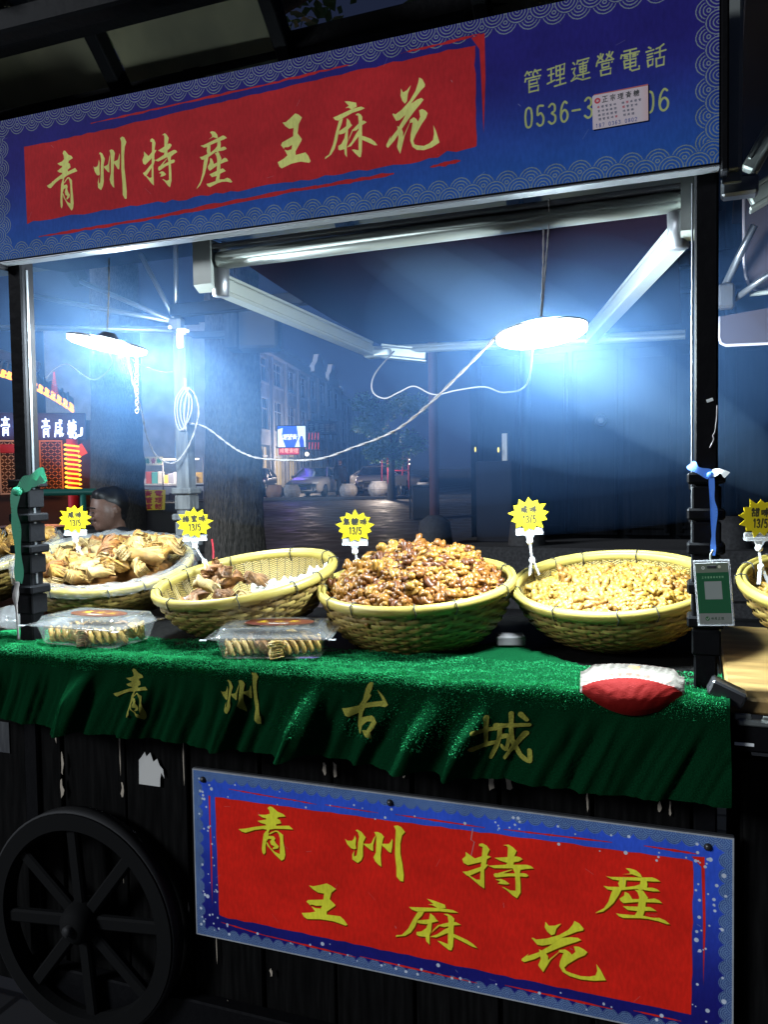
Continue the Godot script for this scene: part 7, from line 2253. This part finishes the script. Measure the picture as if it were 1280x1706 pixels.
	part("frame", fr, M.red_lacquer, tc)
	part("cargo_box", MB.new().box(Vector3(0, 0.72, -0.2), Vector3(0.9, 0.5, 1.0), 0.03), M.steel, tc)
	part("canopy", MB.new().box(Vector3(0, 1.82, -0.1), Vector3(1.1, 0.06, 1.2), 0.02), M.dark_plastic, tc)
	for w in [Vector3(-0.5, 0.3, -0.5), Vector3(0.5, 0.3, -0.5), Vector3(0, 0.3, 0.7)]:
		part("wheel", MB.new().lathe([Vector2(0.22, -0.05), Vector2(0.3, -0.04), Vector2(0.3, 0.04), Vector2(0.22, 0.05), Vector2(0.22, -0.05)], 20, Transform3D(Basis(Vector3.BACK, PI / 2), w)), M.dark_plastic, tc)
	for i in 7:
		part("string_lamp", MB.new().blob(Vector3(0.52, 1.7 - 0.2 * i, 0.52), Vector3.ONE * 0.035, 8, 5), M.bulb_white, tc)
	part("yellow_lamp", MB.new().blob(Vector3(-0.1, 1.95, 0.4), Vector3(0.1, 0.07, 0.05)), M.small_yellow, tc)
	var bin := thing("litter_bin", "dark square bin at the kerb left of the red column", "bin", Vector3(-6.9, gy(-20.0), -20.0), Basis(Vector3.UP, 0.3))
	part("bin_body", MB.new().box(Vector3(0, 0.45, 0), Vector3(0.72, 0.9, 0.6), 0.03), M.dark_plastic, bin)
	part("lid", MB.new().box(Vector3(0, 0.92, 0.0), Vector3(0.76, 0.06, 0.64), 0.02), M.steel, bin)
	part("side_frame", MB.new().box(Vector3(-0.42, 0.75, 0), Vector3(0.05, 1.5, 0.05), 0.01), M.dark_plastic, bin)
	# food cart behind the stall
	var fc := thing("food_cart", "lit street food cart with signboards and packed goods, left of the tree trunk", "food cart", Vector3(-8.0, gy(-9.75), -9.75), Basis(Vector3.UP, 0.56))
	var ff := MB.new()
	for x in [-0.5, -0.12, 0.52]:
		ff.tube([Vector3(x, 0.9, 0.3), Vector3(x, 1.75, 0.3)], 0.014, 6)
	ff.tube([Vector3(-0.5, 1.3, 0.3), Vector3(0.52, 1.3, 0.3)], 0.014, 6)
	part("frame", ff, M.piping, fc)
	part("counter", MB.new().box(Vector3(0.0, 0.62, 0.0), Vector3(1.1, 0.85, 0.6), 0.02), M.dark_plastic, fc)
	var hb := Pic.new(128, 40, lin(0.6, 0.56, 0.4))
	for i in 4:
		hb.write(PEN[["xiao", "feng", "gao", "tang"][i]], Rect2(8 + i * 30, 7, 24, 26), 2.0, [lin(0.3, 0.03, 0.03), lin(0.03, 0.2, 0.08)][i % 2])
	var hmm := mat("header_board_print", Color.WHITE, 0.6)
	hmm.albedo_texture = hb.tex()
	var qd := MB.new()
	qd.quad(Vector3(-0.51, 1.63, 0.325), Vector3(-0.11, 1.63, 0.325), Vector3(-0.11, 1.77, 0.325), Vector3(-0.51, 1.77, 0.325))
	part("name_board", qd, hmm, fc)
	var yb := Pic.new(96, 96, lin(0.75, 0.6, 0.03))
	for i in 6:
		yb.write(PEN[["gao", "dian", "guan", "li", "mi", "hua"][i]], Rect2(10 + (i % 2) * 42, 4 + (i / 2) * 31, 32, 27), 2.6, lin(0.4, 0.02, 0.02))
	var ym := mat("yellow_board_print", Color.BLACK, 0.6)
	ym.albedo_color = Color.WHITE
	ym.albedo_texture = yb.tex()
	qd = MB.new()
	qd.quad(Vector3(-0.44, 0.92, 0.335), Vector3(-0.1, 0.92, 0.335), Vector3(-0.08, 1.24, 0.335), Vector3(-0.46, 1.24, 0.335))
	part("yellow_board", qd, ym, fc)
	var bl := Pic.new(64, 72, lin(0.03, 0.16, 0.4))
	bl.write(PEN["xiao"], Rect2(16, 28, 34, 38), 3.6, lin(0.7, 0.75, 0.75))
	for i in 4:
		bl.write(PEN[["zheng", "zong", "li", "gao"][i]], Rect2(6 + i * 13, 8, 11, 12), 1.0, lin(0.6, 0.65, 0.65))
	var bm := mat("blue_board_print", Color.WHITE, 0.6)
	bm.albedo_texture = bl.tex()
	qd = MB.new()
	qd.quad(Vector3(0.08, 1.75, 0.2), Vector3(0.34, 1.75, 0.2), Vector3(0.34, 2.02, 0.2), Vector3(0.08, 2.02, 0.2))
	part("blue_board", qd, bm, fc)
	var packs := [lin(0.5, 0.1, 0.08), lin(0.1, 0.35, 0.33), lin(0.55, 0.5, 0.45), lin(0.6, 0.36, 0.06), lin(0.2, 0.2, 0.24), lin(0.55, 0.5, 0.55)]
	for i in 6:
		mat("pack_%d" % i, packs[i], 0.5)
	for i in 22:
		var w := rng.randf_range(0.07, 0.13)
		var hh := rng.randf_range(0.08, 0.2)
		single("goods_pack", MB.new().box(Vector3.ZERO, Vector3(w, hh, 0.08), 0.006, Basis(Vector3.UP, rng.randf_range(-0.3, 0.3))), M["pack_%d" % (i % 6)], "small coloured pack of goods standing on the lit food cart", "pack", fc.transform * Transform3D(Basis.IDENTITY, Vector3(-0.42 + 0.088 * (i % 11), (1.07 if i < 11 else 1.34) + hh / 2, 0.1 + 0.06 * rng.randf())), "packs of goods on the food cart")
	part("lit_strip", MB.new().box(Vector3(-0.53, 1.1, 0.32), Vector3(0.03, 0.5, 0.03), 0.005, Basis(Vector3.BACK, -0.12)), glow("warm_strip", Color(1.0, 0.55, 0.3), 1.2), fc)
	part("shelf", MB.new().box(Vector3(0.0, 1.325, 0.12), Vector3(1.04, 0.02, 0.36), 0.004), M.white_plastic, fc)
	part("tube_lamp", MB.new().box(Vector3(0.1, 1.73, 0.12), Vector3(0.7, 0.025, 0.03), 0.005), M.bulb_white, fc)
	add_omni("cart_light", fc.transform * Vector3(0.0, 1.66, 0.3), Color(1.0, 0.95, 0.9), 0.35, 0.15, 12)
	# green-railed pushcart nearer, a box fixed high by the tree
	var gp := thing("green_pushcart", "dark pushcart with a teal green top rail behind the left price card", "cart", Vector3(-4.62, 0, -3.6), Basis(Vector3.UP, 0.63))
	var gm := mat("teal_paint", lin(0.02, 0.14, 0.11), 0.4)
	part("rail", MB.new().tube(curve([Vector3(-0.45, 1.32, 0), Vector3(0.1, 1.32, 0), Vector3(0.17, 1.31, 0), Vector3(0.22, 1.25, 0.0), Vector3(0.23, 1.1, 0)]), 0.028, 10), gm, gp)
	part("rail_post", MB.new().tube([Vector3(0.06, 1.3, 0), Vector3(0.06, 0.8, 0)], 0.024, 8), gm, gp)
	part("box_body", MB.new().box(Vector3(-0.2, 0.6, -0.2), Vector3(0.9, 0.9, 0.5), 0.03), M.dark_plastic, gp)
	var wb := thing("wall_box", "weathered grey box fixed high beside the tree trunk under the awning", "box", Vector3(-2.36, 2.26, -2.5), Basis(Vector3.UP, 0.35))
	part("casing", MB.new().box(Vector3(0.02, 0.0, 0), Vector3(0.27, 0.24, 0.2), 0.015), mat("box_grey", lin(0.13, 0.12, 0.1), 0.8), wb)
	part("side_plate", MB.new().box(Vector3(-0.1, 0.0, 0.02), Vector3(0.08, 0.245, 0.2), 0.01), M.grey_wood, wb)
	part("bracket", MB.new().box(Vector3(-0.25, 0.0, -0.15), Vector3(0.4, 0.04, 0.04), 0.005), M.steel, wb)

func haze() -> void:
	# cooking steam caught behind the header sign, thin all over and thicker round the two disc lamps
	var thin := FogMaterial.new()
	thin.resource_name = "thin_steam"
	thin.albedo = lin(0.19, 0.42, 0.95)
	thin.density = 0.03
	var thick := FogMaterial.new()
	thick.resource_name = "lamp_steam"
	thick.albedo = lin(0.24, 0.52, 1.0)
	thick.density = 0.036
	var beam := FogMaterial.new()
	beam.resource_name = "beam_steam"
	beam.albedo = lin(0.4, 0.66, 1.0)
	beam.density = 0.07
	for s in [
			[thin, Vector3(-0.9, 1.98, -1.25), Vector3(4.6, 1.6, 2.3), 0.0],
			[thin, Vector3(-0.95, 1.9, -0.95), Vector3(4.0, 1.2, 1.7), 0.0],
			[thin, Vector3(-1.0, 1.85, -0.75), Vector3(3.4, 0.9, 1.3), 0.0],
			[thick, Vector3(-1.43, 1.74, -0.3), Vector3(1.1, 0.62, 0.6), -0.3],
			[thick, Vector3(-1.7, 1.8, -0.35), Vector3(1.3, 0.7, 0.7), -0.5],
			[thick, Vector3(-1.45, 1.78, -0.2), Vector3(0.6, 0.4, 0.4), -0.3],
			[thick, Vector3(-0.3, 1.7, -0.3), Vector3(1.0, 0.56, 0.6), -0.3],
			[thick, Vector3(-0.3, 1.71, -0.2), Vector3(0.55, 0.36, 0.4), -0.3],
			[beam, Vector3(-0.34, 1.74, -0.24), Vector3(1.4, 0.22, 0.3), -0.59],
			[beam, Vector3(-0.4, 1.78, -0.2), Vector3(1.0, 0.12, 0.2), -0.59],
			[beam, Vector3(-1.38, 1.74, -0.24), Vector3(1.5, 0.24, 0.3), -0.67],
			[beam, Vector3(-1.44, 1.79, -0.2), Vector3(1.05, 0.13, 0.2), -0.67]]:
		var f := FogVolume.new()
		f.name = numbered("steam_haze")
		f.shape = RenderingServer.FOG_VOLUME_SHAPE_ELLIPSOID
		f.size = s[2]
		f.position = s[1]
		f.rotation.z = s[3]
		f.material = s[0]
		tag(f, "faint blue steam hanging round the lamps under the awning", "", "", "stuff")
		add_child(f)
